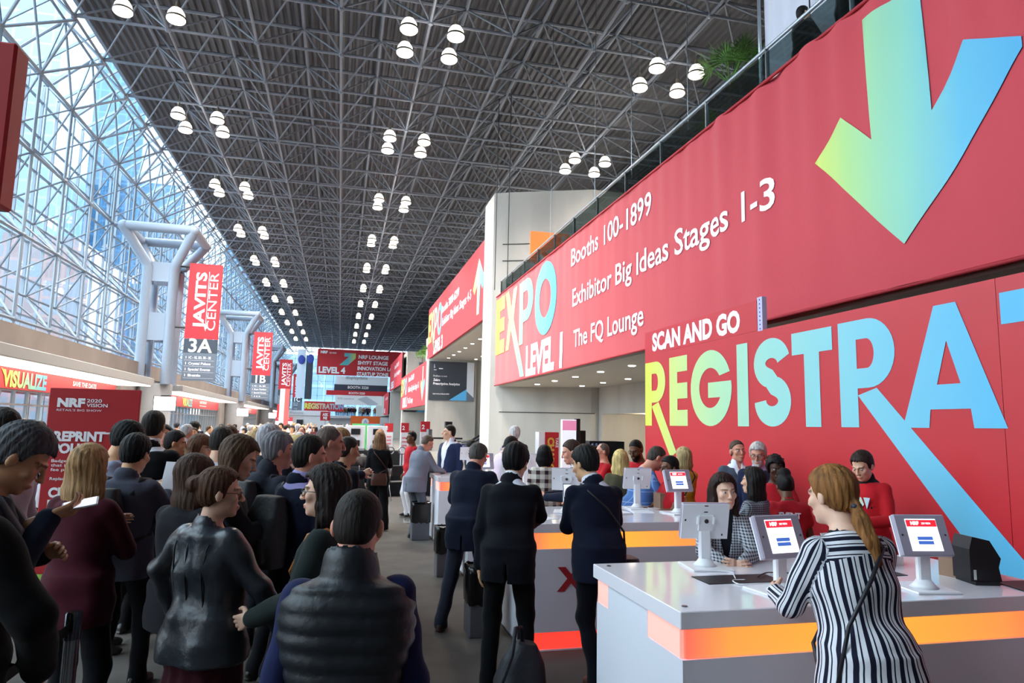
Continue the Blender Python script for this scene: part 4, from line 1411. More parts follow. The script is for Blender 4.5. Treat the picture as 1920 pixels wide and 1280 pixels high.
# ---- queue posts with belts
def stanchion(x, y, h, label, belt=None):
    e = empty('queue_post', (x, y, 0), 0, label, 'stanchion', 'chrome queue posts')
    MB().lathe([(0.17, 0.008), (0.17, 0.02), (0.14, 0.04), (0.05, 0.05)], (x, y, 0), 32).build('base_disc', m_steel, e, smooth=True, angle=0.7)
    MB().tube((x, y, 0.04), (x, y, h - 0.14), 0.032, 20).build('tube', m_steel, e, smooth=True, angle=0.7)
    t = MB().lathe([(0.036, 0), (0.036, 0.115), (0.03, 0.125)], (x, y, h - 0.14), 24)
    t.box(x - 0.012, x + 0.012, y - 0.04, y + 0.04, h - 0.11, h - 0.045)
    t.build('head', mat('chrome_dark', '5b5f66', 0.2, metal=0.9), e, smooth=True, angle=0.7)
    if belt:
        bx, by = belt
        t = MB()
        n = 12
        vs, fs = [], []
        for i in range(n + 1):
            f = i / n
            z = h - 0.105 - 0.10 * 4 * f * (1 - f) * 0.3
            px, py = x + (bx - x) * f, y + (by - y) * f
            vs += [(px, py, z), (px, py, z + 0.05)]
        fs = [(2 * i, 2 * i + 2, 2 * i + 3, 2 * i + 1) for i in range(n)]
        t._add(vs, fs)
        t.build('belt', mat('belt_black', '0c0d10', 0.8), e)
stanchion(-1.17, 3.75, 1.06, 'chrome queue post with black belt in front of the blonde woman', (-1.28, 1.3))
stanchion(-0.93, 5.3, 1.0, 'queue post hidden behind the woman in the leather jacket, only its base disc showing')

# ---- charging tower, info totems and gear by the concrete tower
e = empty('charging_tower', (3.82, 12.7, 0), 0, 'red charging tower lettered TAKE CHARGE in front of the concrete wall', 'charging station')
MB().box(3.84, 4.12, 12.7, 12.95, 0, 1.86).build('red_face', m_red2, e)
MB().box(3.72, 3.84, 12.7, 12.95, 0, 1.86).build('white_side', m_white, e)
t = MB()
words(t, 'CHARGE', (3.90, 12.69, 1.76), (0, 0, -1), (1, 0, 0), 0.12, width=0.72, bold=0.05)
t.build('lettering', mat('print_gold', 'd9b24a', 0.5), e)
t = MB()
words(t, 'TAKE', (4.055, 12.69, 1.76), (0, 0, -1), (1, 0, 0), 0.05, width=0.19, bold=0.03)
t.build('small_lettering', m_print_white, e)
t = MB()
for k in range(6):
    t.box(3.755, 3.80, 12.69, 12.70, 1.50 - 0.14 * k, 1.56 - 0.14 * k)
t.build('socket', m_black, e)
e = empty('info_totem', (4.6, 13.4, 0), 0, 'slim white info totem with a pink screen in front of the concrete wall', 'info totem')
MB().box(4.42, 4.72, 13.4, 13.5, 0.0, 2.12).build('screen_face', mat('totem_white', 'e6eaf2', 0.4, emit='e6eefa', es=0.35), e)
MB().box(4.42, 4.72, 13.39, 13.40, 1.90, 2.10).build('pink_header', mat('totem_pink', 'e08ab0', 0.4, emit='e08ab0', es=0.3), e)
MB().box(4.72, 4.80, 13.38, 13.52, 0, 2.14).build('black_edge', m_black, e)
e = empty('arm_stand', (5.0, 13.6, 0), 0, 'black stand with a side arm holding a flat screen near the white totem', 'equipment stand')
MB().box(4.88, 5.0, 13.6, 13.7, 0.02, 1.9).build('post', m_black, e)
MB().slab([(0, 0), (0.75, 0.05), (0.75, 0.08), (0.4, 0.12), (0, 0.04)], (4.95, 13.6, 1.48), (1, 0, 0), (0, 0, 1), (0, 1, 0), 0.05).build('arm', m_black, e)
MB().box(4.7, 5.2, 13.4, 13.9, 0, 0.03).build('foot_plate', m_black, e)
e = empty('lens_rack', (5.6, 13.9, 0), 0, 'black display rack of round lenses beside the printed wall', 'display rack')
MB().box(5.2, 6.0, 13.9, 14.4, 0, 1.68).build('cabinet', m_black, e)
t = MB()
for i in range(4):
    for j in range(6):
        t.ball((5.27 + i * 0.085, 13.88, 1.60 - j * 0.13), (0.033, 0.02, 0.04), 8, 6)
t.build('lens', mat('lens_blue', '8fa2c8', 0.08, metal=0.6), e, smooth=True)
e = empty('camera_stand', (2.35, 16.5, 0), 0, 'black camera rig on a stand behind the big man in a blue suit', 'equipment stand')
MB().tube((2.55, 16.5, 0.03), (2.55, 16.5, 1.98), 0.04, 8).build('pole', m_black, e)
MB().box(2.08, 2.9, 16.47, 16.53, 1.62, 1.66).build('crossbar', m_black, e)
MB().box(2.05, 2.14, 16.3, 16.7, 1.35, 1.85).build('side_plate', mat('plate_grey', '6c6f72', 0.5), e)
MB().box(2.47, 2.63, 16.4, 16.6, 1.82, 2.04).build('camera_body', m_black, e)
MB().lathe([(0.35, 0), (0.35, 0.03)], (2.45, 16.5, 0), 20).build('foot_plate', m_black, e)

def totem(x, y, w, h, label, dark=False):
    e = empty('red_totem', (x, y, 0), 0, label, 'info totem', 'white totems with red headers')
    MB().box(x - w / 2, x + w / 2, y, y + 0.08, 0, h - 0.3).build('white_panel', m_navy if dark else m_white, e)
    MB().box(x - w / 2, x + w / 2, y - 0.005, y + 0.085, h - 0.3, h).build('red_header', m_red2, e)
    t = MB()
    words(t, '2', (x - w * 0.4, y - 0.01, h - 0.22), (1, 0, 0), (0, 0, 1), 0.12, bold=0.03)
    t.build('numeral', m_print_white, e)
    t = MB()
    for k in range(3):
        t.box(x - w * 0.35, x + w * 0.3, y - 0.004, y, h - 0.5 - 0.12 * k, h - 0.45 - 0.12 * k)
    t.build('print_lines', mat('print_pink', 'd8808c', 0.6), e)
m_navy = mat('totem_navy', '232a3b', 0.4)
totem(2.42, 20, 0.27, 2.05, 'white totem with red header right of the man in the red shirt')
totem(2.02, 22, 0.24, 2.0, 'white totem with red header left of the man in the red shirt')
totem(2.3, 23, 0.2, 1.75, 'narrow navy totem between two white ones', True)
totem(1.72, 25, 0.3, 1.98, 'white totem with red header by the teal board, nearer one')
totem(1.2, 27, 0.3, 1.98, 'white totem with red header by the teal board, further one')
e = empty('teal_board', (0.9, 26, 0), 0, 'green and teal board behind the black display table', 'sign board')
MB().box(0.45, 1.0, 26, 26.1, 0, 1.95).build('green_panel', mat('board_lime', '55b56a', 0.5), e)
MB().box(1.0, 1.45, 26, 26.1, 0, 1.95).build('teal_panel', mat('board_teal', '45a5a8', 0.5), e)

# ---- black display tables with bags, white cubes and folding chairs
m_cloth = mat('table_cloth_black', '17181b', 0.9, bump=0.3, bscale=6)
def cloth_table(x0, x1, y0, y1, h, label):
    e = empty('draped_table', ((x0 + x1) / 2, (y0 + y1) / 2, 0), 0, label, 'table')
    MB().cbox(x0, x1, y0, y1, h - 0.03, h, 0.01).build('tabletop', m_black, e)
    t = MB()
    vs, fs = [], []
    per = []
    for a, b in (((x0, y0), (x1, y0)), ((x1, y0), (x1, y1)), ((x1, y1), (x0, y1)), ((x0, y1), (x0, y0))):
        for i in range(16):
            f = i / 16
            per.append((a[0] + (b[0] - a[0]) * f, a[1] + (b[1] - a[1]) * f))
    n = len(per)
    cxm, cym = (x0 + x1) / 2, (y0 + y1) / 2
    for z, g in ((h + 0.004, 0.01), (h * 0.6, 0.03), (0.01, 0.05)):
        for i, (px, py) in enumerate(per):
            w_ = 1 + (g + (0.02 * math.sin(i * 1.7) if z < h else 0)) / max(0.4, math.hypot(px - cxm, py - cym))
            vs.append((cxm + (px - cxm) * w_, cym + (py - cym) * w_, z))
    for j in range(2):
        for i in range(n):
            fs.append((j * n + i, (j + 1) * n + i, (j + 1) * n + (i + 1) % n, j * n + (i + 1) % n))
    fs.append(tuple(range(n)))
    t._add(vs, fs)
    t.build('cloth', m_cloth, e, smooth=True, angle=0.8)
cloth_table(-0.55, 0.75, 18.6, 19.4, 0.78, 'black-draped table piled with bags behind the long-haired woman')
cloth_table(0.95, 2.6, 19.3, 20.1, 0.78, 'black-draped table of gadgets behind the man in the red shirt')
cloth_table(-0.4, 2.9, 23.5, 24.3, 1.05, 'long black counter carrying the white cubes')
def bag(x, y, z, s, label):
    t = MB()
    n = 14
    vs, fs = [], []
    prof_ = [(0.55, 0), (1.0, 0.12), (0.95, 0.4), (0.7, 0.75), (0.25, 0.95)]
    for r, h in prof_:
        for i in range(n):
            a = 2 * PI * i / n
            k = r * (1 + 0.14 * math.sin(3 * a + x * 9 + h * 5))
            vs.append((x + 0.24 * s * k * math.cos(a), y + 0.17 * s * k * math.sin(a), z + 0.30 * s * h + 0.02 * math.sin(2 * a)))
    for j in range(len(prof_) - 1):
        for i in range(n):
            fs.append((j * n + i, j * n + (i + 1) % n, (j + 1) * n + (i + 1) % n, (j + 1) * n + i))
    fs += [tuple(range(n - 1, -1, -1)), tuple(range((len(prof_) - 1) * n, len(prof_) * n))]
    t._add(vs, fs)
    o = t.build('shoulder_bag', mat('bag_black', '1b1c20', 0.6, bump=0.3, bscale=20), None, smooth=True, label=label, cat='bag', group='black bags on the draped table')
    MB().path([(x - 0.14 * s, y, z + 0.26 * s), (x - 0.08 * s, y, z + 0.40 * s), (x + 0.08 * s, y, z + 0.40 * s), (x + 0.14 * s, y, z + 0.26 * s)], 0.012, 6).build('handle', m_black, o, smooth=True)
for k, (bx, by) in enumerate([(-0.35, 18.85), (0.02, 18.8), (0.4, 18.85), (-0.15, 19.15), (0.25, 19.15), (0.6, 19.1)]):
    bag(bx, by, 0.785, 1.0 + 0.1 * (k % 3), 'black shoulder bag lying in the heap on the draped table')
def cube_display(x, label):
    e = empty('display_cube', (x, 23.9, 1.06), 0, label, 'display stand', 'white cube stands on the long black counter')
    MB().cbox(x - 0.32, x + 0.32, 23.62, 24.18, 1.06, 1.88, 0.01).build('block', m_white, e)
    t = MB()
    for z in (1.20, 1.58):
        t.box(x - 0.14, x + 0.16, 23.6, 23.62, z, z + 0.2)
    t.build('window', m_black, e)
for k, x in enumerate((-0.2, 0.52, 1.24)):
    cube_display(x, ['white cube stand with dark windows, leftmost on the long black counter', 'white cube stand with dark windows, middle of three', 'white cube stand with dark windows nearest the teal board'][k])
def folding_chair(x, y, rz, label):
    e = empty('folding_chair', (x, y, 0), math.radians(rz), label, 'chair', 'black folding chairs near the draped tables')
    MB().cbox(-0.21, 0.21, -0.20, 0.20, 0.44, 0.47, 0.008).build('seat', m_black, e, local=True)
    MB().cbox(-0.21, 0.21, 0.19, 0.21, 0.62, 0.88, 0.006).build('backrest', m_black, e, local=True)
    for sx in (-0.22, 0.22):
        MB().path([(sx, -0.26, 0.0), (sx, 0.0, 0.45), (sx, 0.2, 0.90)], 0.012, 6).build('front_leg', m_steel, e, local=True, smooth=True)
        MB().path([(sx, 0.25, 0.0), (sx, -0.05, 0.46)], 0.012, 6).build('rear_leg', m_steel, e, local=True, smooth=True)
folding_chair(-0.15, 17.9, 185, 'black folding chair left of the long-haired woman in black')
folding_chair(0.35, 18.0, 170, 'black folding chair partly behind the long-haired woman in black')
folding_chair(1.55, 18.4, 190, 'black folding chair right of the long-haired woman in black')
for k in range(5):
    x = 1.1 + 0.32 * k
    e = empty('gadget_stand', (x, 19.6, 0.79), 0, ['black gadget on a stand, first on the gadget table', 'black gadget on a stand, second along the gadget table', 'black gadget on a stand in the middle of the gadget table', 'black gadget on a stand, fourth along the gadget table', 'black gadget on a stand at the far end of the gadget table'][k], 'gadget', 'gadgets on the draped table')
    MB().lathe([(0.08, 0), (0.08, 0.015), (0.015, 0.03), (0.015, 0.35)], (x, 19.6, 0.79), 14).build('stand', m_black, e, smooth=True, angle=0.6)
    MB().path([(x + 0.1 * math.cos(a * PI / 6), 19.6, 1.22 + 0.1 * math.sin(a * PI / 6)) for a in range(12)], 0.018, 6, True).build('ring', mat('gadget_grey', '8d9096', 0.3, metal=0.5), e, smooth=True)

# ---- escalator in the opening beyond the concrete tower
e = empty('escalator', (9.8, 46, 0), 0, 'escalator with blue side panels rising in the opening behind the concrete tower', 'escalator')
t = MB()
t.slab([(0, 0), (1.2, 0), (4.6, 2.05), (4.6, 2.75), (0.9, 0.65), (0, 0.55)], (8.2, 46, 0), (1, 0, 0), (0, 0, 1), (0, 1, 0), 1.5)
t.build('side_panel', mat('escalator_blue', '3b3a8e', 0.4), e)
t = MB()
for y in (45.95, 47.5):
    t.path([(8.0, y, 0.85), (9.0, y, 0.95), (12.9, y, 3.25)], 0.07, 8)
t.build('handrail', m_black, e, smooth=True)
t = MB()
for y in (45.96, 47.5):
    t.slab([(0, 0.55), (0.9, 0.65), (4.7, 2.75), (4.7, 2.9), (0.8, 0.8), (0, 0.7)], (8.2, y, 0), (1, 0, 0), (0, 0, 1), (0, 1, 0), 0.03)
t.build('skirt_trim', m_steel, e)

# ---- pendant lamps: clusters of four at the truss nodes
m_lampg = mat('lamp_glow', 'fff6e6', 0.4, emit='fff3e2', es=1.2)
lamp_shade = MB().lathe([(0.06, 0.42), (0.17, 0.36), (0.26, 0.22), (0.30, 0.02), (0.30, -0.02), (0.27, -0.06), (0.05, -0.09), (0.001, -0.09)], (0, 0, 0), 20)
lp = lamp_shade.build('pendant_lamp', m_lampg, None, smooth=True, angle=0.8)
lcap = MB().lathe([(0.001, 0.62), (0.05, 0.62), (0.06, 0.44), (0.10, 0.40), (0.075, 0.38)], (0, 0, 0), 12).tube((0, 0, 0.6), (0, 0, 1.0), 0.012, 5).build('cap', mat('lamp_metal', '8b8378', 0.4, metal=0.6), lp, smooth=True, angle=0.8)
lband = MB().lathe([(0.292, 0.085), (0.306, 0.08), (0.312, 0.03), (0.304, 0.02)], (0, 0, 0), 20).build('band', mat('lamp_band', '1c1a18', 0.5), lp, smooth=True)
ROWS = [(-6.75, 'row along the glass wall'), (2.4, 'middle row'), (11.5, 'row above the balcony')]
ORD = ['first', 'second', 'third', 'fourth', 'fifth', 'sixth', 'seventh', 'eighth', 'ninth', 'tenth', 'eleventh']
first = True
lamp_pts = []
for rx, rn in ROWS:
    for q in range(11):
        cyy = 22.55 + 9.15 * q + (0 if rx > 0 else 0.3)
        if rx < 0 and q == 0:
            cyy = 22.6
        if rx > 10 and q > 4:
            break
        lamp_pts.append((rx, cyy))
        for sx, sn in ((-0.8, 'window side'), (0.8, 'balcony side')):
            for sy, tn in ((-0.75, 'near'), (0.75, 'far')):
                o = lp if first else copy_tree(lp)
                first = False
                o.location = (rx + sx, cyy + sy, 15.15)
                tag(o, 'white dome lamp, %s %s corner of the %s cluster, %s' % (tn, sn, ORD[q], rn), 'ceiling lamp', 'dome lamps hung in clusters of four')

# ---- hanging cables, palms and lounge things on the balcony
for k, (x, y, z0) in enumerate([(6.0, 27.4, 7.6), (6.3, 26.4, 7.9), (6.6, 21.5, 8.2), (6.7, 17.6, 8.0), (6.8, 15.3, 8.2), (6.9, 12.6, 8.3)]):
    MB().tube((x, y, z0), (x, y, 16), 0.018 if k < 2 else 0.01, 5).build('hanging_cable', m_black if k < 2 else m_steel, None,
        label=['thick black cable hanging in front of the concrete tower, left one', 'thick black cable hanging beside it over the tower', 'thin wire dropping to the balcony edge nearest the tower',
               'thin wire dropping to the balcony edge past the orange board', 'thin wire dropping to the balcony edge near the white cushions', 'thin wire dropping past the palm'][k], cat='cable')
def palm(x, y, z, label, s=1.0, st=1.2):
    e = empty('fan_palm', (x, y, z), 0, label, 'plant')
    MB().lathe([(0.22, 0), (0.30, 0.5), (0.31, 0.55), (0.27, 0.55)], (x, y, z), 18).build('pot', mat('pot_dark', '2b2b2e', 0.5), e, smooth=True, angle=0.6)
    MB().tube((x, y, z + 0.5), (x, y, z + st * s), 0.05, 7, 0.03).build('stem', mat('palm_stem', '5c4a30', 0.9), e)
    t = MB()
    r_ = random.Random(int(x * 100 + y))
    for k in range(16):
        az = k * 2.4 + r_.random()
        el = 0.25 + 1.0 * r_.random()
        L = s * (0.55 + 0.35 * r_.random())
        d = Vector((math.cos(az) * math.cos(el), math.sin(az) * math.cos(el), math.sin(el)))
        b0 = Vector((x, y, z + (st - .05) * s))
        c = b0 + d * L
        t.tube(b0, c, 0.010, 4, caps=False)
        u = d.cross(Vector((0, 0, 1))).normalized()
        w_ = u.cross(d)
        for q in range(15):
            a = -1.5 + 3.0 * q / 14
            tip = c + (d * math.cos(a) + u * math.sin(a)) * (0.55 * s) + w_ * (0.08 - 0.12 * abs(a)) * s - Vector((0, 0, 0.06 * abs(a)))
            mid = c + (tip - c) * 0.55 + w_ * 0.03
            side = (tip - c).cross(w_).normalized() * 0.022 * s
            t._add([c, mid + side, tip, mid - side], [(0, 1, 2, 3)])
    t.build('fronds', mat('palm_green', '4f7a28', 0.6, vary=0.3, vscale=5), e)
palm(7.5, 11.9, 7.1, 'green fan palm behind the balcony rail beside the white drape', 0.78, 2.6)
palm(8.3, 13.6, 7.1, 'darker fan palm behind the rail, left of the bigger one', 0.7, 2.2)
palm(8.2, 15.4, 7.1, 'low dark plant behind the rail below the hanging lamps', 0.6)
palm(7.0, 56, 7.0, 'small plant on the ledge above the second LEVEL 1 banner', 0.8)
palm(7.0, 62, 7.0, 'second small plant on the ledge above the second LEVEL 1 banner', 0.8)
e = empty('drape_wall', (7.45, 8.5, 7.1), 0, 'white pipe-and-drape partition behind the balcony rail', 'partition')
t = MB()
vs = []
for i in range(61):
    y = 10.7 - 4.5 * i / 60
    dx = 0.03 * math.sin(i * 1.1)
    vs += [(7.5 + dx, y, 7.1), (7.5 + dx, y, 11.2)]
t._add(vs, [(2 * i, 2 * i + 2, 2 * i + 3, 2 * i + 1) for i in range(60)])
t.build('drape', mat('drape_white', 'c9c6d2', 0.85), e, smooth=True)
MB().tube((7.42, 10.75, 7.1), (7.42, 10.75, 11.4), 0.035, 10).build('pole', m_alu, e, smooth=True)
MB().tube((7.40, 9.3, 7.1), (7.40, 9.3, 11.2), 0.012, 6).build('cord', m_black, e)
def cushion(x, y, z, rz, label, m_):
    t = MB()
    vs, fs = [], []
    n = 9
    for s_ in (1, -1):
        for i in range(n):
            for j in range(n):
                u_, v_ = -1 + 2 * i / (n - 1), -1 + 2 * j / (n - 1)
                b = (1 - u_ ** 4) * (1 - v_ ** 4)
                vs.append((0.21 * u_ * (1 - 0.08 * (1 - v_ * v_)), s_ * 0.085 * b, 0.21 + 0.21 * v_ * (1 - 0.08 * (1 - u_ * u_))))
    for s_ in (0, 1):
        for i in range(n - 1):
            for j in range(n - 1):
                a = s_ * n * n + i * n + j
                fs.append((a, a + 1, a + n + 1, a + n) if s_ else (a, a + n, a + n + 1, a + 1))
    t._add(vs, fs)
    o = t.build('cushion', m_, None, smooth=True, label=label, cat='cushion', group='cushions on the balcony lounge')
    o.location = (x, y, z)
    o.rotation_euler = (-0.2, 0, rz)
m_cush = mat('cushion_white', 'd5e0e8', 0.8)
e = empty('lounge_sofa', (7.05, 14, 7.1), 0, 'dark lounge sofa behind the balcony rail carrying pale cushions', 'sofa')
MB().cbox(6.8, 7.5, 12.6, 18.6, 7.105, 7.55, 0.04).build('seat', mat('sofa_dark', '2f3438', 0.8), e)
MB().cbox(7.4, 7.6, 12.6, 18.6, 7.5, 7.85, 0.04).build('backrest', mat('sofa_dark', '2f3438', 0.8), e)
for k, (y, rz, lab, mm) in enumerate([(13.2, 1.4, 'pale blue cushion beneath the palm on the balcony sofa', m_cush), (13.6, 1.9, 'pale cushion with red trim next to it', m_cush), (14.1, 1.5, 'large pale cushion leaning on the sofa', m_cush),
        (17.4, 1.6, 'pale cushion near the orange one, close to the thin wire', m_cush), (17.9, 1.3, 'orange-brown cushion on the balcony sofa', mat('cushion_orange', 'b5703a', 0.8)), (18.3, 1.7, 'pale cushion at the tower end of the sofa', m_cush)]):
    cushion(6.95, y, 7.56, rz, lab, mm)
e = empty('orange_board', (7.2, 25.3, 7.1), 0, 'bright orange board on the balcony beside the concrete tower', 'sign board')
MB().box(7.0, 8.6, 25.5, 25.6, 7.1, 9.7).build('panel', mat('orange_board', 'd8662c', 0.5), e)
for k, (x, y, lab) in enumerate([(6.9, 19.6, 'white cafe chair on the balcony near the tower'), (6.95, 20.6, 'white cafe chair beside the dark table on the balcony'), (6.9, 23.2, 'white cafe chair in front of the orange board'), (6.9, 24.3, 'white cafe chair between the orange board and the tower')]):
    e = empty('cafe_chair', (x, y, 7.1), 0.4 * k, lab, 'chair', 'white cafe chairs on the balcony')
    MB().cbox(-0.22, 0.22, -0.22, 0.22, 0.62, 0.66, 0.01).build('seat', m_cush, e, local=True)
    t = MB()
    for i in range(9):
        a = PI * i / 8
        t.box(0.22 * math.cos(a) - 0.03, 0.22 * math.cos(a) + 0.03, 0.22 * math.sin(a) - 0.02, 0.22 * math.sin(a) + 0.02, 0.64, 1.02)
    t.build('backrest', m_cush, e, local=True)
    for sx in (-0.18, 0.18):
        for sy in (-0.18, 0.18):
            MB().tube((sx * 1.1, sy * 1.1, 0), (sx, sy, 0.62), 0.014, 6).build('leg', m_steel, e, local=True)
e = empty('cafe_table', (7.0, 22.0, 7.1), 0, 'white round table with dark things on it on the balcony', 'table')
MB().lathe([(0.4, 0), (0.4, 0.03)], (7.0, 22.0, 7.95), 20).build('tabletop', m_white, e)
MB().tube((7.0, 22.0, 7.11), (7.0, 22.0, 7.95), 0.03, 8).build('stem', m_steel, e)
# ================================================================ PEOPLE
class Field:
    """A signed-distance grid; shapes are blended into it and the surface is drawn off as one continuous mesh."""
    def __init__(s, lo, hi, h):
        s.lo = np.array(lo, float)
        s.h = h
        s.n = np.maximum(4, np.ceil((np.array(hi) - s.lo) / h).astype(int) + 1)
        s.D = np.full(s.n, 0.5, np.float32)
        s.ax = [s.lo[i] + np.arange(s.n[i]) * h for i in range(3)]
    def _sub(s, lo, hi):
        a = np.clip(np.floor((np.array(lo) - s.lo) / s.h).astype(int), 0, s.n)
        b = np.clip(np.ceil((np.array(hi) - s.lo) / s.h).astype(int) + 1, 0, s.n)
        return a, b
    def op(s, f, lo, hi, k=0.02, mode='u'):
        m = k + 3 * s.h
        a, b = s._sub(np.array(lo) - m, np.array(hi) + m)
        if np.any(b <= a):
            return
        sl = tuple(slice(a[i], b[i]) for i in range(3))
        X, Y, Z = np.meshgrid(s.ax[0][sl[0]], s.ax[1][sl[1]], s.ax[2][sl[2]], indexing='ij')
        d = f(np.stack([X, Y, Z], -1)).astype(np.float32)
        o = s.D[sl]
        if mode == 'u':
            if k > 0:
                t = np.clip(0.5 + 0.5 * (o - d) / k, 0, 1)
                s.D[sl] = o * (1 - t) + d * t - k * t * (1 - t)
            else:
                s.D[sl] = np.minimum(o, d)
        elif mode == 's':                     # subtract
            d = -d
            if k > 0:
                t = np.clip(0.5 - 0.5 * (o - d) / k, 0, 1)
                s.D[sl] = o * (1 - t) + d * t + k * t * (1 - t)
            else:
                s.D[sl] = np.maximum(o, d)
        elif mode == 'add':
            s.D[sl] = o + d
        elif mode == 'i':
            if k > 0:
                t = np.clip(0.5 - 0.5 * (o - d) / k, 0, 1)
                s.D[sl] = o * (1 - t) + d * t + k * t * (1 - t)
            else:
                s.D[sl] = np.maximum(o, d)
    # --- shapes
    def cone(s, a, b, ra, rb, k=0.02, mode='u', flat=None):
        a, b = np.array(a, float), np.array(b, float)
        ba = b - a
        L = max(1e-9, ba.dot(ba))
        def f(P):
            q = P - a
            t = np.clip((q @ ba) / L, 0, 1)
            v = q - t[..., None] * ba
            if flat is not None:
                n, fc = flat
                c = v @ n
                v = v + (c * (1 / fc - 1))[..., None] * n
            return np.sqrt((v * v).sum(-1)) - (ra + (rb - ra) * t)
        r = max(ra, rb)
        s.op(f, np.minimum(a, b) - r, np.maximum(a, b) + r, k, mode)
    def chain(s, pts, rs, k=0.02, flat=None):
        for i in range(len(pts) - 1):
            s.cone(pts[i], pts[i + 1], rs[i], rs[i + 1], k, flat=flat)
    def ell(s, c, r, R=None, k=0.02, mode='u'):
        c, r = np.array(c, float), np.array(r, float)
        def f(P):
            q = P - c
            if R is not None:
                q = q @ R
            k0 = np.sqrt(((q / r) ** 2).sum(-1)) + 1e-9
            k1 = np.sqrt(((q / (r * r)) ** 2).sum(-1)) + 1e-9
            return k0 * (k0 - 1) / k1
        m = r.max()
        s.op(f, c - m, c + m, k, mode)
    def loft(s, o, R, tab, e=2.4, k=0.03, mode='u', infl=0.0, fn=None):
        """Stack of rounded cross-sections (z, half width, half depth, depth offset) in the frame R at o."""
        tab = np.array(tab, float)
        o = np.array(o, float)
        def f(P):
            q = (P - o) @ R
            x, y, z = q[..., 0], q[..., 1], q[..., 2]
            a = np.interp(z, tab[:, 0], tab[:, 1]) + infl
            b = np.interp(z, tab[:, 0], tab[:, 2]) + infl
            c = np.interp(z, tab[:, 0], tab[:, 3])
            yy = y - c
            kk = (np.abs(x / a) ** e + np.abs(yy / b) ** e) ** (1 / e) + 1e-6
            rr = np.sqrt(x * x + yy * yy)
            d = rr * (1 - 1 / kk)
            d = np.where(kk < 0.3, -np.minimum(a, b) * 0.7, d)
            ez = np.maximum(tab[0, 0] - z, z - tab[-1, 0])
            d = np.maximum(d, ez)
            if fn is not None:
                d = fn(q, d)
            return d
        pts = []
        for z, a, b, c in tab:
            for sx in (-1, 1):
                for sy in (-1, 1):
                    pts.append(o + R @ np.array([sx * (a + infl), c + sy * (b + infl), z]))
        pts = np.array(pts)
        s.op(f, pts.min(0), pts.max(0), k, mode)
    def surface(s):
        D = s.D
        ins = D < 0
        nx, ny, nz = D.shape
        c = np.zeros((nx - 1, ny - 1, nz - 1), np.int8)
        for i in (0, 1):
            for j in (0, 1):
                for k in (0, 1):
                    c += ins[i:nx - 1 + i, j:ny - 1 + j, k:nz - 1 + k]
        act = (c > 0) & (c < 8)
        idx = np.argwhere(act)
        if len(idx) == 0:
            return np.zeros((0, 3)), np.zeros((0, 4), int)
        num = np.full(act.shape, -1, np.int32)
        num[act] = np.arange(len(idx))
        acc = np.zeros((len(idx), 3))
        cnt = np.zeros(len(idx))
        cr = [(i, j, k) for i in (0, 1) for j in (0, 1) for k in (0, 1)]
        val = {q: D[idx[:, 0] + q[0], idx[:, 1] + q[1], idx[:, 2] + q[2]] for q in cr}
        for q in cr:
            for ax in range(3):
                if q[ax] == 0:
                    p = list(q); p[ax] = 1; p = tuple(p)
                    a, b = val[q], val[p]
                    m = (a < 0) != (b < 0)
                    t = np.where(m, a / np.where(m, a - b, 1), 0)
                    pos = np.tile(np.array(q, float), (len(idx), 1))
                    pos[:, ax] = t
                    acc[m] += pos[m]
                    cnt += m
        V = s.lo + (idx + acc / cnt[:, None]) * s.h
        F = []
        for ax in range(3):
            u, v = (ax + 1) % 3, (ax + 2) % 3
            a = [slice(None)] * 3; b = [slice(None)] * 3
            a[ax] = slice(0, -1); b[ax] = slice(1, None)
            A, B = ins[tuple(a)], ins[tuple(b)]
            e = np.argwhere(A != B)
            ok = (e[:, u] > 0) & (e[:, v] > 0) & (e[:, u] < D.shape[u] - 1) & (e[:, v] < D.shape[v] - 1)
            e = e[ok]
            if len(e) == 0:
                continue
            fl = A[tuple(e.T)]
            def cell(du, dv):
                q = e.copy(); q[:, u] -= du; q[:, v] -= dv
                return num[tuple(q.T)]
            Q = np.stack([cell(1, 1), cell(0, 1), cell(0, 0), cell(1, 0)], 1)
            Q[~fl] = Q[~fl][:, ::-1]
            F.append(Q)
        F = np.concatenate(F) if F else np.zeros((0, 4), int)
        return V, F

def smooth_verts(V, F, n=1, lam=0.5):
    for _ in range(n):
        acc = np.zeros_like(V); cnt = np.zeros(len(V))
        for i in range(4):
            a, b = F[:, i], F[:, (i + 1) % 4]
            np.add.at(acc, a, V[b]); np.add.at(cnt, a, 1)
            np.add.at(acc, b, V[a]); np.add.at(cnt, b, 1)
        V = V + lam * (acc / np.maximum(cnt, 1)[:, None] - V)
    return V

def np_mesh(name, V, F, mi=None, col=None):
    me = bpy.data.meshes.new(name)
    me.vertices.add(len(V))
    me.vertices.foreach_set('co', np.asarray(V, np.float32).ravel())
    me.loops.add(len(F) * 4)
    me.loops.foreach_set('vertex_index', np.asarray(F, np.int32).ravel())
    me.polygons.add(len(F))
    me.polygons.foreach_set('loop_start', np.arange(0, len(F) * 4, 4, dtype=np.int32))
    me.polygons.foreach_set('use_smooth', np.ones(len(F), bool))
    if mi is not None:
        me.polygons.foreach_set('material_index', np.asarray(mi, np.int32))
    if col is not None:
        at = me.color_attributes.new('col', 'FLOAT_COLOR', 'POINT')
        c = np.ones((len(V), 4), np.float32)
        c[:, :3] = col
        at.data.foreach_set('color', c.ravel())
    me.update(calc_edges=True)
    return me

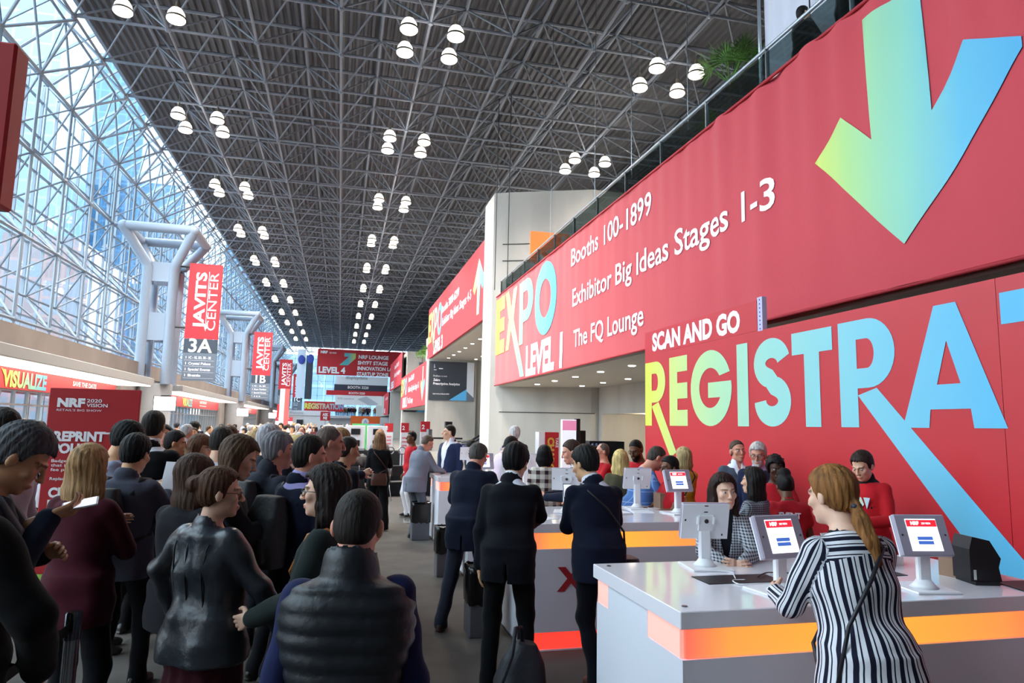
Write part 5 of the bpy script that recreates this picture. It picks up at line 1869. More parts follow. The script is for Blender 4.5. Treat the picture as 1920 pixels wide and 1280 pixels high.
def rotm(yaw=0, pitch=0, roll=0):
    """Columns right/forward/up; yaw turns to the right, pitch bends forward and down, roll tips to the right (degrees)."""
    y, p, r = (math.radians(t) for t in (-yaw, -pitch, roll))
    Rz = np.array([[math.cos(y), -math.sin(y), 0], [math.sin(y), math.cos(y), 0], [0, 0, 1]])
    Rx = np.array([[1, 0, 0], [0, math.cos(p), -math.sin(p)], [0, math.sin(p), math.cos(p)]])
    Ry = np.array([[math.cos(r), 0, math.sin(r)], [0, 1, 0], [-math.sin(r), 0, math.cos(r)]])
    return Rz @ Rx @ Ry

def ik(S, T, a, b, pole):
    S, T, pole = (np.array(q, float) for q in (S, T, pole))
    d = T - S
    L = np.linalg.norm(d)
    mx = (a + b) * 0.995
    if L > mx:
        T = S + d / L * mx
        d = T - S; L = mx
    L = max(L, abs(a - b) + 0.01)
    u = d / (np.linalg.norm(d) + 1e-9)
    w = pole - u * pole.dot(u)
    w = w / (np.linalg.norm(w) + 1e-9)
    x = (a * a - b * b + L * L) / (2 * L)
    h = math.sqrt(max(0, a * a - x * x))
    return S + u * x + w * h, T

_W = [(np.array(v), p) for v, p in (((31, 7, 19), 0.3), ((-11, 27, 33), 1.7), ((17, -23, 12), 4.0), ((7, 9, -41), 2.2), ((-29, -13, 9), 5.1))]
def folds(V, amp, sc=1.0, ph=0.0):
    w = np.zeros(len(V))
    for k, p in _W:
        w += np.sin(V @ (k * sc) + p + ph)
    return amp * w / 2.2

SKIN = {'light': 'd9a88c', 'pale': 'e0b49c', 'tan': 'c08e6c', 'brown': '6e4630', 'dark': '4a2e22', 'asian': 'd0a07a', 'ruddy': 'cf9078'}
def skin_mat(k):
    return mat('skin_' + k, SKIN[k], 0.5, attr=True, spec=0.35)
def hair_mat(c):
    return mat('hair_' + c, c, 0.58, vary=0.5, vscale=42, stretch=(1, 1, 0.10), bump=0.45, bscale=90, spec=0.2)
def cloth_mat(c, kind='wool'):
    if kind == 'leather':
        return mat('leather_' + c, c, 0.33, bump=0.35, bscale=14, spec=0.6)
    if kind == 'puffer':
        return mat('puffer_' + c, c, 0.45, bump=0.25, bscale=22, spec=0.4)
    if kind == 'knit':
        return mat('knit_' + c, c, 0.9, bump=0.5, bscale=120, spec=0.15)
    return mat('cloth_' + c, c, 0.85, bump=0.2, bscale=16, vary=0.08, vscale=6, spec=0.15, sheen=0.05)

def pattern_mat(name, base, stripe, kind):
    """Woven plaid or printed stripes as a fixed colour pattern on the cloth."""
    if name in MATS:
        return MATS[name]
    m = bpy.data.materials.new(name)
    m.use_nodes = True
    nt = m.node_tree
    b = nt.nodes['Principled BSDF']
    b.inputs['Roughness'].default_value = 0.8
    b.inputs['Specular IOR Level'].default_value = 0.2
    tc = nn(nt, 'ShaderNodeTexCoord')
    sp = nn(nt, 'ShaderNodeSeparateXYZ')
    no = nn(nt, 'ShaderNodeTexNoise')
    no.inputs['Scale'].default_value = 3.0
    nt.links.new(tc.outputs['Object'], no.inputs['Vector'])
    vm = nn(nt, 'ShaderNodeVectorMath', operation='MULTIPLY_ADD')
    nt.links.new(no.outputs['Color'], vm.inputs[0])
    vm.inputs[1].default_value = (0.022, 0.0, 0.012) if kind == 'stripes' else (0.01, 0.01, 0.01)
    nt.links.new(tc.outputs['Object'], vm.inputs[2])
    nt.links.new(vm.outputs[0], sp.inputs[0])
    def band(sock, freq, lo, ph=0.0):
        a = nn(nt, 'ShaderNodeMath', operation='MULTIPLY_ADD')
        nt.links.new(sock, a.inputs[0]); a.inputs[1].default_value = freq; a.inputs[2].default_value = ph
        f = nn(nt, 'ShaderNodeMath', operation='FRACT')
        nt.links.new(a.outputs[0], f.inputs[0])
        g = nn(nt, 'ShaderNodeMath', operation='LESS_THAN')
        nt.links.new(f.outputs[0], g.inputs[0]); g.inputs[1].default_value = lo
        return g.outputs[0]
    def mx(a, b_, op='MAXIMUM'):
        q = nn(nt, 'ShaderNodeMath', operation=op)
        nt.links.new(a, q.inputs[0])
        if isinstance(b_, float): q.inputs[1].default_value = b_
        else: nt.links.new(b_, q.inputs[1])
        return q.outputs[0]
    X_, Y_, Z_ = sp.outputs
    mix = nn(nt, 'ShaderNodeMix', data_type='RGBA')
    mix.inputs[6].default_value = rgb(base)
    mix.inputs[7].default_value = rgb(stripe)
    if kind == 'stripes':
        # the cloth's own coordinates: r runs around the body or sleeve, g up the garment
        at = nn(nt, 'ShaderNodeAttribute')
        at.attribute_name = 'col'
        s2 = nn(nt, 'ShaderNodeSeparateColor')
        nt.links.new(at.outputs['Color'], s2.inputs[0])
        U_, V_ = s2.outputs[0], s2.outputs[1]
        v = mx(band(U_, 21.0, 0.36), band(U_, 21.0, 0.11, 0.44))
        h = mx(band(V_, 23.0, 0.40), band(V_, 23.0, 0.11, 0.42))
        gt = nn(nt, 'ShaderNodeMath', operation='GREATER_THAN'); nt.links.new(s2.outputs[2], gt.inputs[0]); gt.inputs[1].default_value = 0.5
        sel = nn(nt, 'ShaderNodeMix', data_type='FLOAT')
        nt.links.new(gt.outputs[0], sel.inputs[0]); nt.links.new(v, sel.inputs[2]); nt.links.new(h, sel.inputs[3])
        nt.links.new(sel.outputs[0], mix.inputs[0])
    else:
        fz = {'check': 55.0, 'plaid': 9.0, 'window': 8.0}[kind]
        lw = {'check': 0.45, 'plaid': 0.45, 'window': 0.07}[kind]
        a = band(X_, fz, lw); c = band(Z_, fz, lw)
        s_ = nn(nt, 'ShaderNodeMath', operation='ADD'); nt.links.new(a, s_.inputs[0]); nt.links.new(c, s_.inputs[1])
        if kind == 'window':
            nt.links.new(mx(a, c), mix.inputs[0])
        else:
            h = nn(nt, 'ShaderNodeMath', operation='MULTIPLY'); nt.links.new(s_.outputs[0], h.inputs[0]); h.inputs[1].default_value = 0.5
            nt.links.new(h.outputs[0], mix.inputs[0])
    nt.links.new(mix.outputs[2], b.inputs['Base Color'])
    MATS[name] = m
    return m

MALE = dict(sh=0.172, hip=0.095, tors=[(0.80, .165, .115, 0), (0.92, .172, .122, -.005), (1.02, .160, .115, 0), (1.14, .158, .112, .005), (1.28, .178, .122, .0), (1.38, .172, .112, -.01), (1.445, .132, .088, -.02), (1.50, .062, .062, -.025)], neck=.061, head=1.0)
FEM = dict(sh=0.146, hip=0.092, tors=[(0.80, .172, .122, -.01), (0.92, .175, .125, -.012), (1.02, .145, .105, 0), (1.10, .132, .098, .005), (1.25, .152, .118, .012), (1.36, .145, .100, -.005), (1.435, .112, .078, -.02), (1.49, .056, .055, -.025)], neck=.049, head=0.96)

def build_person(p):
    """All meshes of one person in the person's own frame (x right, y forward, z up), at real size."""
    g = dict(sex='m', h=1.75, lean=0, side=0, twist=0, head=(0, 0, 0), hand_l='hang', hand_r='hang', pole_l=None, pole_r=None, feet=((-.10, .0), (.10, .0)), res=0.010,
             skin='light', hair='short', hairc='2a211c', top='suit', topc='1c2030', topk='wool', len=0.78, bottom='trousers', botc='1a1c22', shoe='15130f', fat=1.0, collar=None,
             vee=0.0, under=None, beard=None, glasses=False, eyes=False, curl=0.5, handdir_l=None, handdir_r=None, palm_l=None, palm_r=None, sleeves=None, hem_flare=0.0, handres=None, patt=None, hood=None, bare_arm=False, hairlen=0.3)
    g.update(p)
    B = MALE if g['sex'] == 'm' else FEM
    s = g['h'] / 1.75
    fat = g['fat']
    # ------------------------------------------------ skeleton in unit size (1.75 m), scaled at the end
    waist = np.array([0, 0, 1.00])
    RT = rotm(g['twist'], g['lean'], g['side'])
    hipback = np.array([0, -0.10 * math.sin(math.radians(max(g['lean'], 0))), 0])
    waist = waist + hipback
    tp = lambda x, y, z: waist + RT @ np.array([x, y, z - 1.0])
    sh = {k: tp(sx * B['sh'] * (1 + 0.5 * (fat - 1)), -0.015, 1.408) for k, sx in (('l', -1), ('r', 1))}
    neck0 = tp(0, -0.025, 1.46)
    hy, hp, hr = g['head']
    RH = rotm(g['twist'] + hy, g['lean'] * 0.45 + hp, g['side'] + hr)
    RN = rotm(g['twist'] + hy * 0.5, g['lean'] * 0.8 + hp * 0.4, g['side'])
    npv = neck0 + RN @ np.array([0, 0.012, 0.085])
    hs = B['head'] * 1.05
    hc = npv + RH @ np.array([0, 0.028, 0.095]) * hs
    hd = lambda x, y, z: hc + RH @ (np.array([x, y, z]) * hs)
    arms = {}
    for k, sx in (('l', -1), ('r', 1)):
        t = g['hand_' + k]
        pole = g['pole_' + k]
        if isinstance(t, str):
            if t == 'hang':
                T = sh[k] + np.array([sx * 0.075, 0.055, -0.530])
                pole = pole or (sx * 0.5, -1, 0)
            elif t == 'hold':                     # both hands together in front of the chest
                T = tp(sx * 0.07, 0.33, 1.14); pole = pole or (sx * 0.8, -0.5, -0.8)
            elif t == 'phone':
                T = tp(sx * 0.08, 0.33, 1.26); pole = pole or (sx * 0.7, -0.3, -1)
            elif t == 'pocket':
                T = np.array([sx * 0.20, 0.06, 0.92]) + hipback; pole = pole or (sx * 1, -0.8, 0)
            elif t == 'hip':
                T = np.array([sx * 0.19, 0.02, 1.02]); pole = pole or (sx, -0.6, 0)
            elif t == 'cross':
                T = tp(-sx * 0.10, 0.20, 1.18); pole = pole or (sx * 1, 0.0, -0.7)
        else:
            T = np.array(t, float)
            pole = pole or (sx * 0.7, -0.6, -0.6)
        E, Wr = ik(sh[k], T, 0.285, 0.255, pole)
        arms[k] = (sh[k], E, Wr)
    legs = {}
    for k, sx, ft in (('l', -1, g['feet'][0]), ('r', 1, g['feet'][1])):
        Hp = np.array([sx * B['hip'], 0, 0.92]) + hipback
        A = np.array([ft[0], ft[1], 0.085])
        K, A2 = ik(Hp, A, 0.435, 0.425, (sx * 0.08, 1, 0))
        A2 = A2.copy(); A2[2] = max(0.08, A2[2])
        legs[k] = (Hp, K, A2, ft[2] if len(ft) > 2 else sx * 9)
    allp = [hc + 0.2, hc - 0.2] + [q for a in arms.values() for q in a] + [q for a in legs.values() for q in a[:3]]
    allp = np.array([np.array(q) for q in allp])
    lo, hi = allp.min(0) - 0.27, allp.max(0) + 0.27
    lo[2] = -0.02
    pel = rotm(0, g['lean'] * 0.25, 0)
    def pelvis_tab(z0, z1, grow=0.0):
        return [(z, a * fat, b * fat, c) for z, a, b, c in B['tors'] if z0 <= z <= z1]
    up_tab = [(z - 1.0, a * (fat if z < 1.3 else 1 + (fat - 1) * .5), b * fat, c + (0.03 * (fat - 1) / .2 if z < 1.25 else 0)) for z, a, b, c in B['tors'] if z >= 1.0]
    out, extra = [], []
    def emit(name, F_, m, sm=1, amp=0, sc=1.0, colf=None):
        V, Fc = F_.surface()
        if len(V) == 0:
            return
        V = smooth_verts(V, Fc, sm)
        if amp:
            N = np.zeros_like(V)
            n = np.cross(V[Fc[:, 1]] - V[Fc[:, 0]], V[Fc[:, 3]] - V[Fc[:, 0]])
            for i in range(4):
                np.add.at(N, Fc[:, i], n)
            N /= (np.linalg.norm(N, axis=1) + 1e-12)[:, None]
            V = V + N * folds(V, amp, sc, p.get('seed', 0))[:, None]
        c = colf(V) if colf else None
        out.append((name, V * s, Fc, m, c))
    R_ = g['res']
    # ------------------------------------------------ body
    f = Field(lo, hi, R_ if R_ < 0.012 else R_)
    f.ell(hd(0, -.014, .036), np.array([.075, .093, .081]) * hs, RH, 0)
    f.ell(hd(0, .030, -.045), np.array([.056, .060, .076]) * hs, RH, .03)
    f.ell(hd(0, .020, -.070), np.array([.052, .050, .040]) * hs, RH, .02)
    f.ell(hd(0, .074, -.098), np.array([.022, .018, .017]) * hs, RH, .022)
    if R_ < 0.014:
        for sx in (-1, 1):
            f.ell(hd(sx * .043, .062, -.018), np.array([.024, .020, .022]) * hs, RH, .02)
            f.cone(hd(sx * .012, .088, .030), hd(sx * .046, .070, .028), .009 * hs, .008 * hs, .012)
            f.ell(hd(sx * .031, .098, .008), np.array([.015, .015, .0085]) * hs, RH, .008, 's')
            f.cone(hd(sx * .018, .082, .0185), hd(sx * .044, .074, .0165), .0050 * hs, .0050 * hs, .005)
            f.cone(hd(sx * .019, .081, -.004), hd(sx * .043, .074, -.002), .0045 * hs, .0045 * hs, .005)
            f.ell(hd(sx * .080, -.012, -.006), np.array([.013, .020, .033]) * hs, RH @ rotm(sx * -20, 0, 0), .008)
            f.cone(hd(sx * .010, .106, -.028), hd(sx * .013, .098, -.030), .0085 * hs, .006 * hs, .008)
        f.cone(hd(0, .088, .018), hd(0, .114, -.024), .0085 * hs, .0115 * hs, .010)
        f.ell(hd(0, .092, -.060), np.array([.025, .012, .0065]) * hs, RH, .008)
        f.ell(hd(0, .090, -.072), np.array([.021, .012, .0075]) * hs, RH, .008)
    f.cone(hd(0, -.022, -.060), neck0 - RT @ np.array([0, 0, .02]), B['neck'] * (.95 + .5 * (fat - 1)), B['neck'] * (1.12 + .6 * (fat - 1)), .03)
    f.loft(waist, RT, [(z, a * .93, b * .93, c) for z, a, b, c in up_tab], k=.03)
    f.loft(waist - np.array([0, 0, 1.0]), np.eye(3), [(z, a * .9, b * .9, c) for z, a, b, c in pelvis_tab(.8, 1.03)], k=.05)
    for k in 'lr':
        S_, E_, W_ = arms[k]
        f.cone(S_, E_, .046, .038, .03)
        f.cone(E_, W_, .038, .026, .02)
        Hp, K_, A_, _ = legs[k]
        f.cone(Hp, K_, .075, .048, .04)
        f.cone(K_, A_, .046, .034, .02)
    # hands
    hand_f = {}
    for k, sx in (('l', -1), ('r', 1)):
        S_, E_, W_ = arms[k]
        d = np.array(g['handdir_' + k], float) if g['handdir_' + k] is not None else (W_ - E_)
        d = d / np.linalg.norm(d)
        pn = np.array(g['palm_' + k], float) if g['palm_' + k] is not None else np.array([-sx, 0.2, -0.1])
        pn = pn - d * pn.dot(d)
        pn = pn / (np.linalg.norm(pn) + 1e-9)
        lat = np.cross(d, pn)                       # towards the thumb side for either hand
        if lat.dot(np.array([0, 1, 0.6])) < 0 and g['palm_' + k] is None:
            lat = -lat
        elif g['palm_' + k] is not None:
            lat = lat if k == 'l' else -lat
        hr_ = g['handres'] or R_
        if hr_ < R_:
            hf = Field(np.minimum(W_, W_ + d * .2) - .13, np.maximum(W_, W_ + d * .2) + .13, hr_)
            hf.cone(W_ - d * .06, W_, .027, .026, .0)
        else:
            hf = f
        hf.cone(W_, W_ + d * .035, .026, .028, .015, flat=(pn, .75))
        for q in (-1, 0, 1):
            hf.cone(W_ + d * .02 + lat * q * .016, W_ + d * .085 + lat * q * .026, .017, .015, .012, flat=(pn, .8))
        cu = g['curl']
        kk = .004 if hr_ < .006 else .002
        for q, L in ((-1.5, .062), (-.5, .075), (.5, .082), (1.5, .074)):
            b0 = W_ + d * (.090 - .004 * abs(q)) + lat * q * .0195
            a1, a2, a3 = cu * .55, cu * 1.25, cu * 1.75
            d1 = d * math.cos(a1) + pn * math.sin(a1)
            d2 = d * math.cos(a2) + pn * math.sin(a2)
            d3 = d * math.cos(a3) + pn * math.sin(a3)
            sp_ = lat * q * .06
            p1 = b0 + (d1 + sp_) * L * .45
            p2 = p1 + (d2 + sp_ * .5) * L * .32
            p3 = p2 + d3 * L * .26
            hf.chain([b0, p1, p2, p3], [.0098, .0088, .0080, .0070], kk)
        t0 = W_ + d * .025 + lat * .024
        t1 = t0 + (d * .55 + lat * .62 + pn * .45) * .042
        t2 = t1 + (d * .85 + lat * .22 + pn * .45) * .034
        t3 = t2 + (d * .95 + pn * .3) * .026
        hf.chain([t0, t1, t2, t3], [.0155, .0115, .0098, .0085], .006)
        if hf is not f:
            hand_f[k] = hf
    def skincol(V):
        q = ((V - hc) @ RH) / hs
        x, y, z = q[:, 0], q[:, 1], q[:, 2]
        c = np.ones((len(V), 3))
        lip = (np.abs(x) < .0225) & (np.abs(z + .066) < .0095) & (y > .06)
        c[lip] = (.86, .64, .62)
        ck = np.exp(-(((np.abs(x) - .04) / .025) ** 2 + ((z + .025) / .025) ** 2)) * (y > 0.02)
        c *= 1 - ck[:, None] * np.array([0, .12, .12])
        br = (np.abs(z - .030 + .12 * np.abs(np.abs(x) - .030)) < .0055) & (np.abs(x) > .012) & (np.abs(x) < .052) & (y > .05)
        c[br] = (.30, .24, .22)
        if g['beard'] == 'stubble':
            st = (z < -.045) & (y > .0) & ~lip & (z > -.13)
            c[st] *= (.72, .70, .70)
        return c
    V, Fc = f.surface()
    V = smooth_verts(V, Fc, 1, .4)
    C = skincol(V)
    for hf in hand_f.values():
        V2, F2 = hf.surface()
        V2 = smooth_verts(V2, F2, 1, .3)
        Fc = np.concatenate([Fc, F2 + len(V)])
        V = np.concatenate([V, V2])
        C = np.concatenate([C, np.ones((len(V2), 3))])
    out.append(('person', V * s, Fc, skin_mat(g['skin']), C))
    # ------------------------------------------------ trousers / skirt, shoes
    cr_ = max(R_, .011)
    if g['bottom']:
        f = Field(lo, hi, cr_)
        f.loft(waist - np.array([0, 0, 1.0]), np.eye(3), [(z, a * fat + .008, b * fat + .008, c) for z, a, b, c in [(0.80, .165, .118, 0), (0.90, .172, .124, -.005), (1.0, .160, .116, 0), (1.05, .156, .112, 0)]], k=0)
        if g['bottom'] == 'skirt':
            f.loft(hipback, np.eye(3), [(0.42, .215, .19, 0), (0.6, .205, .17, 0), (0.8, .185, .14, 0), (.95, .17, .125, 0)], k=.03,
                   fn=lambda q, d: d + .010 * np.sin(np.arctan2(q[..., 1], q[..., 0]) * 11) * np.clip((.95 - q[..., 2]) * 3, 0, 1))
        wide = g['bottom'] == 'wide'
        for k in 'lr':
            Hp, K_, A_, _ = legs[k]
            f.cone(Hp + np.array([0, 0, -.02]), K_, .094 * (1 + .7 * (fat - 1)), .068 if not wide else .085, .05)
            f.cone(K_, A_ + np.array([0, -.005, -.02]), .066 if not wide else .085, (.056 if not wide else .10), .03)
            if g['bottom'] == 'trousers':
                f.cone(A_ + np.array([0, .005, .02]), A_ + np.array([0, .02, -.025]), .058, .064, .02)
        f.op(lambda P: -(P[..., 2] - .028), [lo[0], lo[1], -.1], [hi[0], hi[1], .03], 0, 'i')
        emit({'skirt': 'skirt'}.get(g['bottom'], 'trousers'), f, cloth_mat(g['botc']), 1, .0045, .8)
    for k, sx in (('l', -1), ('r', 1)):
        Hp, K_, A_, to = legs[k]
        Rf = rotm(to, 0, 0)
        f = Field(A_ - .22 - np.array([0, 0, .1]), A_ + .22, min(cr_, .011))
        fp = lambda x, y, z: A_ * np.array([1, 1, 0]) + Rf @ np.array([x, y, z])
        f.ell(fp(0, -.02, .045), (.037, .055, .042), Rf, 0)
        f.ell(fp(0, .085, .036), (.043, .085, .036), Rf, .03)
        f.ell(fp(0, .02, .06), (.036, .07, .045), Rf, .03)
        f.cone(fp(0, -.01, .05), fp(0, -.01, .10), .036, .04, .02)
        f.cone(fp(0, -.04, .016), fp(0, .12, .016), .040, .044, .006, flat=(np.array([0, 0, 1.0]), .32))
        f.op(lambda P: -(P[..., 2] - .009), A_ - .3, A_ + .3, 0, 'i')
        emit('shoe', f, mat('shoe_' + g['shoe'], g['shoe'], 0.4), 1)
    # ------------------------------------------------ garments of the upper body
    th = {'suit': .020, 'jacket': .024, 'sweater': .016, 'shirt': .011, 'tee': .012, 'blouse': .016, 'coat': .030}[g['top']]
    def tie_open(F_, wid, zlow):
        """Leave the front open in a V so that the shirt beneath shows."""
        def fn(P):
            q = (P - waist) @ RT
            x, y, z = q[..., 0], q[..., 1], q[..., 2] + 1.0
            w = np.clip((z - zlow) / (1.47 - zlow), 0, 1.2) * wid
            return np.maximum(np.maximum(np.abs(x) - w, -(y - .02)), zlow - z)
        F_.op(fn, lo, hi, .006, 's')
    if g['under']:
        f = Field(lo, hi, cr_)
        f.loft(waist, RT, [(z, a + .008, b + .010, c) for z, a, b, c in up_tab], k=0)
        f.cone(neck0, neck0 + RN @ np.array([0, .012, .055]), B['neck'] * 1.28 * (1 + .4 * (fat - 1)), B['neck'] * 1.20 * (1 + .4 * (fat - 1)), .012)
        nb = neck0 + RN @ np.array([0, .004, .064])
        def open_neck(P):
            q = (P - nb) @ RT
            return np.maximum(np.abs(q[..., 0]) - .030 * np.clip((q[..., 2] + .12) / .12, 0, 1), -(q[..., 1] - .02))
        if not g.get('closed'):
            f.op(open_neck, nb - .14, nb + .14, .004, 's')
        emit('shirt', f, g.get('undermat') or cloth_mat(g['under']), 1, .003)
    f = Field(lo, hi, cr_)
    quilt = None
    if g.get('boxy'):
        up_tab = [(z, max(a, g['boxy']) if z < .38 else a, max(b, g['boxy'] * .70) if z < .35 else b, c) for z, a, b, c in up_tab]
    if g['topk'] == 'puffer':
        up_tab = [(z, a + (.030 if z > .2 else .008), b + .006, c) for z, a, b, c in up_tab]
        quilt = lambda q, d: d - .012 * np.abs(np.sin((q[..., 2] + .03 * q[..., 0]) * math.pi / .060)) ** .6
    f.loft(waist, RT, [(z, a + th, b + th, c) for z, a, b, c in up_tab if z < .47] + [(.475, .075, .07, -.025)], k=0, fn=quilt)
    L = g['len']
    fl = g['hem_flare']
    if L < 1.0:
        tab = [(z, np.interp(z, [q[0] for q in B['tors']], [q[1] for q in B['tors']]) * fat + th + .010 + fl * (1 - z), np.interp(z, [q[0] for q in B['tors']], [q[2] for q in B['tors']]) * fat + th + fl * (1 - z) + (.012 if g['top'] in ('suit', 'coat') else .006) + .0008 * abs(g['lean']), -.004 - .0006 * max(0, g['lean'])) for z in np.linspace(L, 1.03, 5)]
        f.loft(waist - np.array([0, 0, 1.0]), np.eye(3), tab, k=.04, fn=(lambda q, d: d - .012 * np.abs(np.sin((q[..., 2] + .03 * q[..., 0]) * math.pi / .060)) ** .6) if quilt else None)
    if g['lean'] > 6 or L < 1.0:
        wa = np.interp(1.0, [q[0] for q in B['tors']], [q[1] for q in B['tors']]) * fat
        wb = np.interp(1.0, [q[0] for q in B['tors']], [q[2] for q in B['tors']]) * fat
        f.ell(waist + np.array([0, 0, .01]), (wa + th + .006, wb + th + .008 + .0006 * abs(g['lean']), .13), rotm(0, g['lean'] * .5, 0), .05)
    sl = g['sleeves'] or {'suit': .98, 'jacket': .98, 'sweater': .97, 'shirt': .95, 'tee': -.55, 'blouse': .9, 'coat': .98}[g['top']]
    if sl != 'none':
        for k, sx in (('l', -1), ('r', 1)):
            S_, E_, W_ = arms[k]
            r0 = .050 + th * .6
            f.ell(S_ + RT @ np.array([-sx * .02, 0, -.005]), (r0 + .006, r0, r0 - .002), RT, .04)
            if sl > 0:
                f.cone(S_, E_, r0, .043 + th * .6, .022)
                Wc = E_ + (W_ - E_) * sl
                f.cone(E_, Wc, .043 + th * .6, .034 + th * .55, .02)
                f.cone(E_ + (W_ - E_) * (sl - .06), Wc, .035 + th * .55, .036 + th * .55, .006)
            else:
                f.cone(S_, S_ + (E_ - S_) * (-sl), r0, .055 + th * .6, .035)
    if g['collar'] == 'stand':
        f.cone(neck0 - RN @ np.array([0, 0, .02]), neck0 + RN @ np.array([0, .0, .050]), B['neck'] + .048, B['neck'] + .038, .03)
        f.cone(neck0 + RN @ np.array([0, .008, .03]), neck0 + RN @ np.array([0, .02, .16]), B['neck'] + .016, B['neck'] + .024, .004, 's')
    elif g['top'] in ('suit', 'coat') or g['collar'] == 'lapel':
        f.cone(neck0 - RN @ np.array([0, .004, .025]), neck0 + RN @ np.array([0, -.010, .028]), B['neck'] + .022, B['neck'] + .020, .015)
        f.cone(neck0 + RN @ np.array([0, .016, .012]), neck0 + RN @ np.array([0, .02, .12]), B['neck'] + .010, B['neck'] + .018, .004, 's')
    elif g['collar'] == 'hood':
        f.ell(tp(0, -.115, 1.42), (.12, .065, .085), RT, .03)
        f.cone(neck0 - RN @ np.array([0, .01, .02]), neck0 + RN @ np.array([0, -.015, .05]), B['neck'] + .034, B['neck'] + .03, .02)
        f.cone(neck0 + RN @ np.array([0, .02, .02]), neck0 + RN @ np.array([0, .04, .16]), B['neck'] + .014, B['neck'] + .026, .004, 's')
    else:
        f.cone(neck0 - RN @ np.array([0, 0, .02]), neck0 + RN @ np.array([0, .008, .022]), B['neck'] + .017, B['neck'] + .012, .012)
        f.cone(neck0 + RN @ np.array([0, .012, .008]), neck0 + RN @ np.array([0, .03, .12]), B['neck'] + .005, B['neck'] + .018, .003, 's')
    if g['vee']:
        tie_open(f, g['vee'], g.get('veelow', 1.12))
    if g['top'] == 'suit' and L < .9:
        f.op(lambda P: np.maximum(np.maximum(np.abs(P[..., 0]) - .006, P[..., 1] - hipback[1]), P[..., 2] - (L + .14)), [-.02, -.3, L - .02], [.02, hipback[1], L + .16], .004, 's')
    tm = g['patt'] or cloth_mat(g['topc'], g['topk'])
    nm = {'suit': 'suit_jacket', 'jacket': 'jacket', 'sweater': 'sweater', 'shirt': 'shirt', 'tee': 't_shirt', 'blouse': 'blouse', 'coat': 'coat'}[g['top']]
    if g['topk'] == 'puffer':
        nm = 'quilted_vest'
    def weave(V):
        def seg(a, b):
            ba = b - a
            q = V - a
            t = np.clip(q @ ba / ba.dot(ba), 0, 1)
            v_ = q - t[:, None] * ba
            u_ = ba / np.linalg.norm(ba)
            e1 = np.cross(u_, np.array([.3, 1, .1])); e1 /= np.linalg.norm(e1)
            e2 = np.cross(u_, e1)
            return np.linalg.norm(v_, axis=1), np.arctan2(v_ @ e1, v_ @ e2), t
        q = (V - waist) @ RT
        lowr = np.clip((1.04 - V[:, 2]) / .06, 0, 1)
        q0 = V - waist
        u = np.arctan2(q[:, 0] * (1 - lowr) + q0[:, 0] * lowr, -(q[:, 1] * (1 - lowr) + q0[:, 1] * lowr) + .02) * .165 + .9
        c_ = np.stack([u, q[:, 2] + 1.0, (q[:, 2] > .375 - .15 * np.abs(q[:, 0])).astype(float)], 1)
        for k_ in 'lr':
            S_, E_, W_ = arms[k_]
            for a, b, r_ in ((S_, E_, .075), (E_, W_, .068)):
                d_, an, t_ = seg(a, b)
                m_ = (d_ < r_) & ((a is S_) | (t_ > .10)) & ((np.abs(q[:, 0]) > B['sh'] * .93) | (a is E_) | (t_ > .45))
                c_[m_, 0] = an[m_] * .062 + .9
                c_[m_, 2] = 0
        return c_
    emit(nm, f, tm, 1, .002 if quilt else (.007 if g['topk'] == 'leather' else .0048), .9, colf=weave if g.get('weave') else None)
    if g.get('seams'):
        mb = MB()
        for xx in g['seams']:
            pts = []
            for z in np.linspace(.03, .40, 14):
                a_ = np.interp(z, [q[0] for q in up_tab], [q[1] for q in up_tab]) + th
                b_ = np.interp(z, [q[0] for q in up_tab], [q[2] for q in up_tab]) + th
                c_ = np.interp(z, [q[0] for q in up_tab], [q[3] for q in up_tab])
                xq = xx * (1 + 1.2 * max(0, z - .25))
                pts.append(tuple((waist + RT @ np.array([xq, c_ - b_ * (1 - min(.98, abs(xq / a_)) ** 2.4) ** (1 / 2.4) - .001, z])) * s))
            mb.path(pts, .0042, 6)
        extra.append(('seam', mb, [mat('seam_black', '0c0d10', 0.5)]))
        f = Field(lo, hi, cr_)
        f.loft(waist, RT, [(-.015, up_tab[0][1] + .008, up_tab[0][2] + .008, up_tab[0][3]), (.045, up_tab[1][1] + .008, up_tab[1][2] + .010, up_tab[1][3])], k=0, infl=th)
        emit('hem_band', f, tm, 1)
    if g['topk'] == 'puffer' and g.get('sleevec'):
        f = Field(lo, hi, cr_)
        for k, sx in (('l', -1), ('r', 1)):
            S_, E_, W_ = arms[k]
            f.ell(S_ + RT @ np.array([-sx * .02, 0, -.005]), (.066, .062, .064), RT, 0)
            f.cone(S_, E_, .064, .056, .02)
            f.cone(E_, E_ + (W_ - E_) * .97, .056, .046, .02)
        f.loft(waist, RT, [(z, a + .008, b + .008, c) for z, a, b, c in up_tab if .2 < z < .42], k=.03)
        emit('shirt', f, cloth_mat(g['sleevec']), 1, .005, .9)
    # ------------------------------------------------ hair
    hm = hair_mat(g['hairc'])
    hk = g['hair']
    hres = min(max(R_ * .9, .007), .014)
    def scalp(F_, t, front=.070, ear=.006, nape=-.085, top_t=None, k=0, back=0.0):
        tt = t if top_t is None else top_t
        F_.ell(hd(0, -.014 - back * .5, .036 + (tt - t) * .5), np.array([.075 + t, .093 + t + back * .5, .081 + tt]) * hs, RH, k)
        F_.ell(hd(0, -.040, -.015), np.array([.069 + t * .35, .062 + t * .35, .072]) * hs, RH, .03)
        def line(P):
            q = ((P - hc) @ RH) / hs
            x, y, z = q[..., 0], q[..., 1], q[..., 2]
            zl = np.interp(y, [-.10, -.045, -.012, .014, .03, .06, .10], [nape, nape + .02, ear, ear + .012, .048, front + .012 * np.clip((np.abs(x) - .02) / .03, 0, 1).mean(), front + .004])
            return (zl - z) * hs * .8
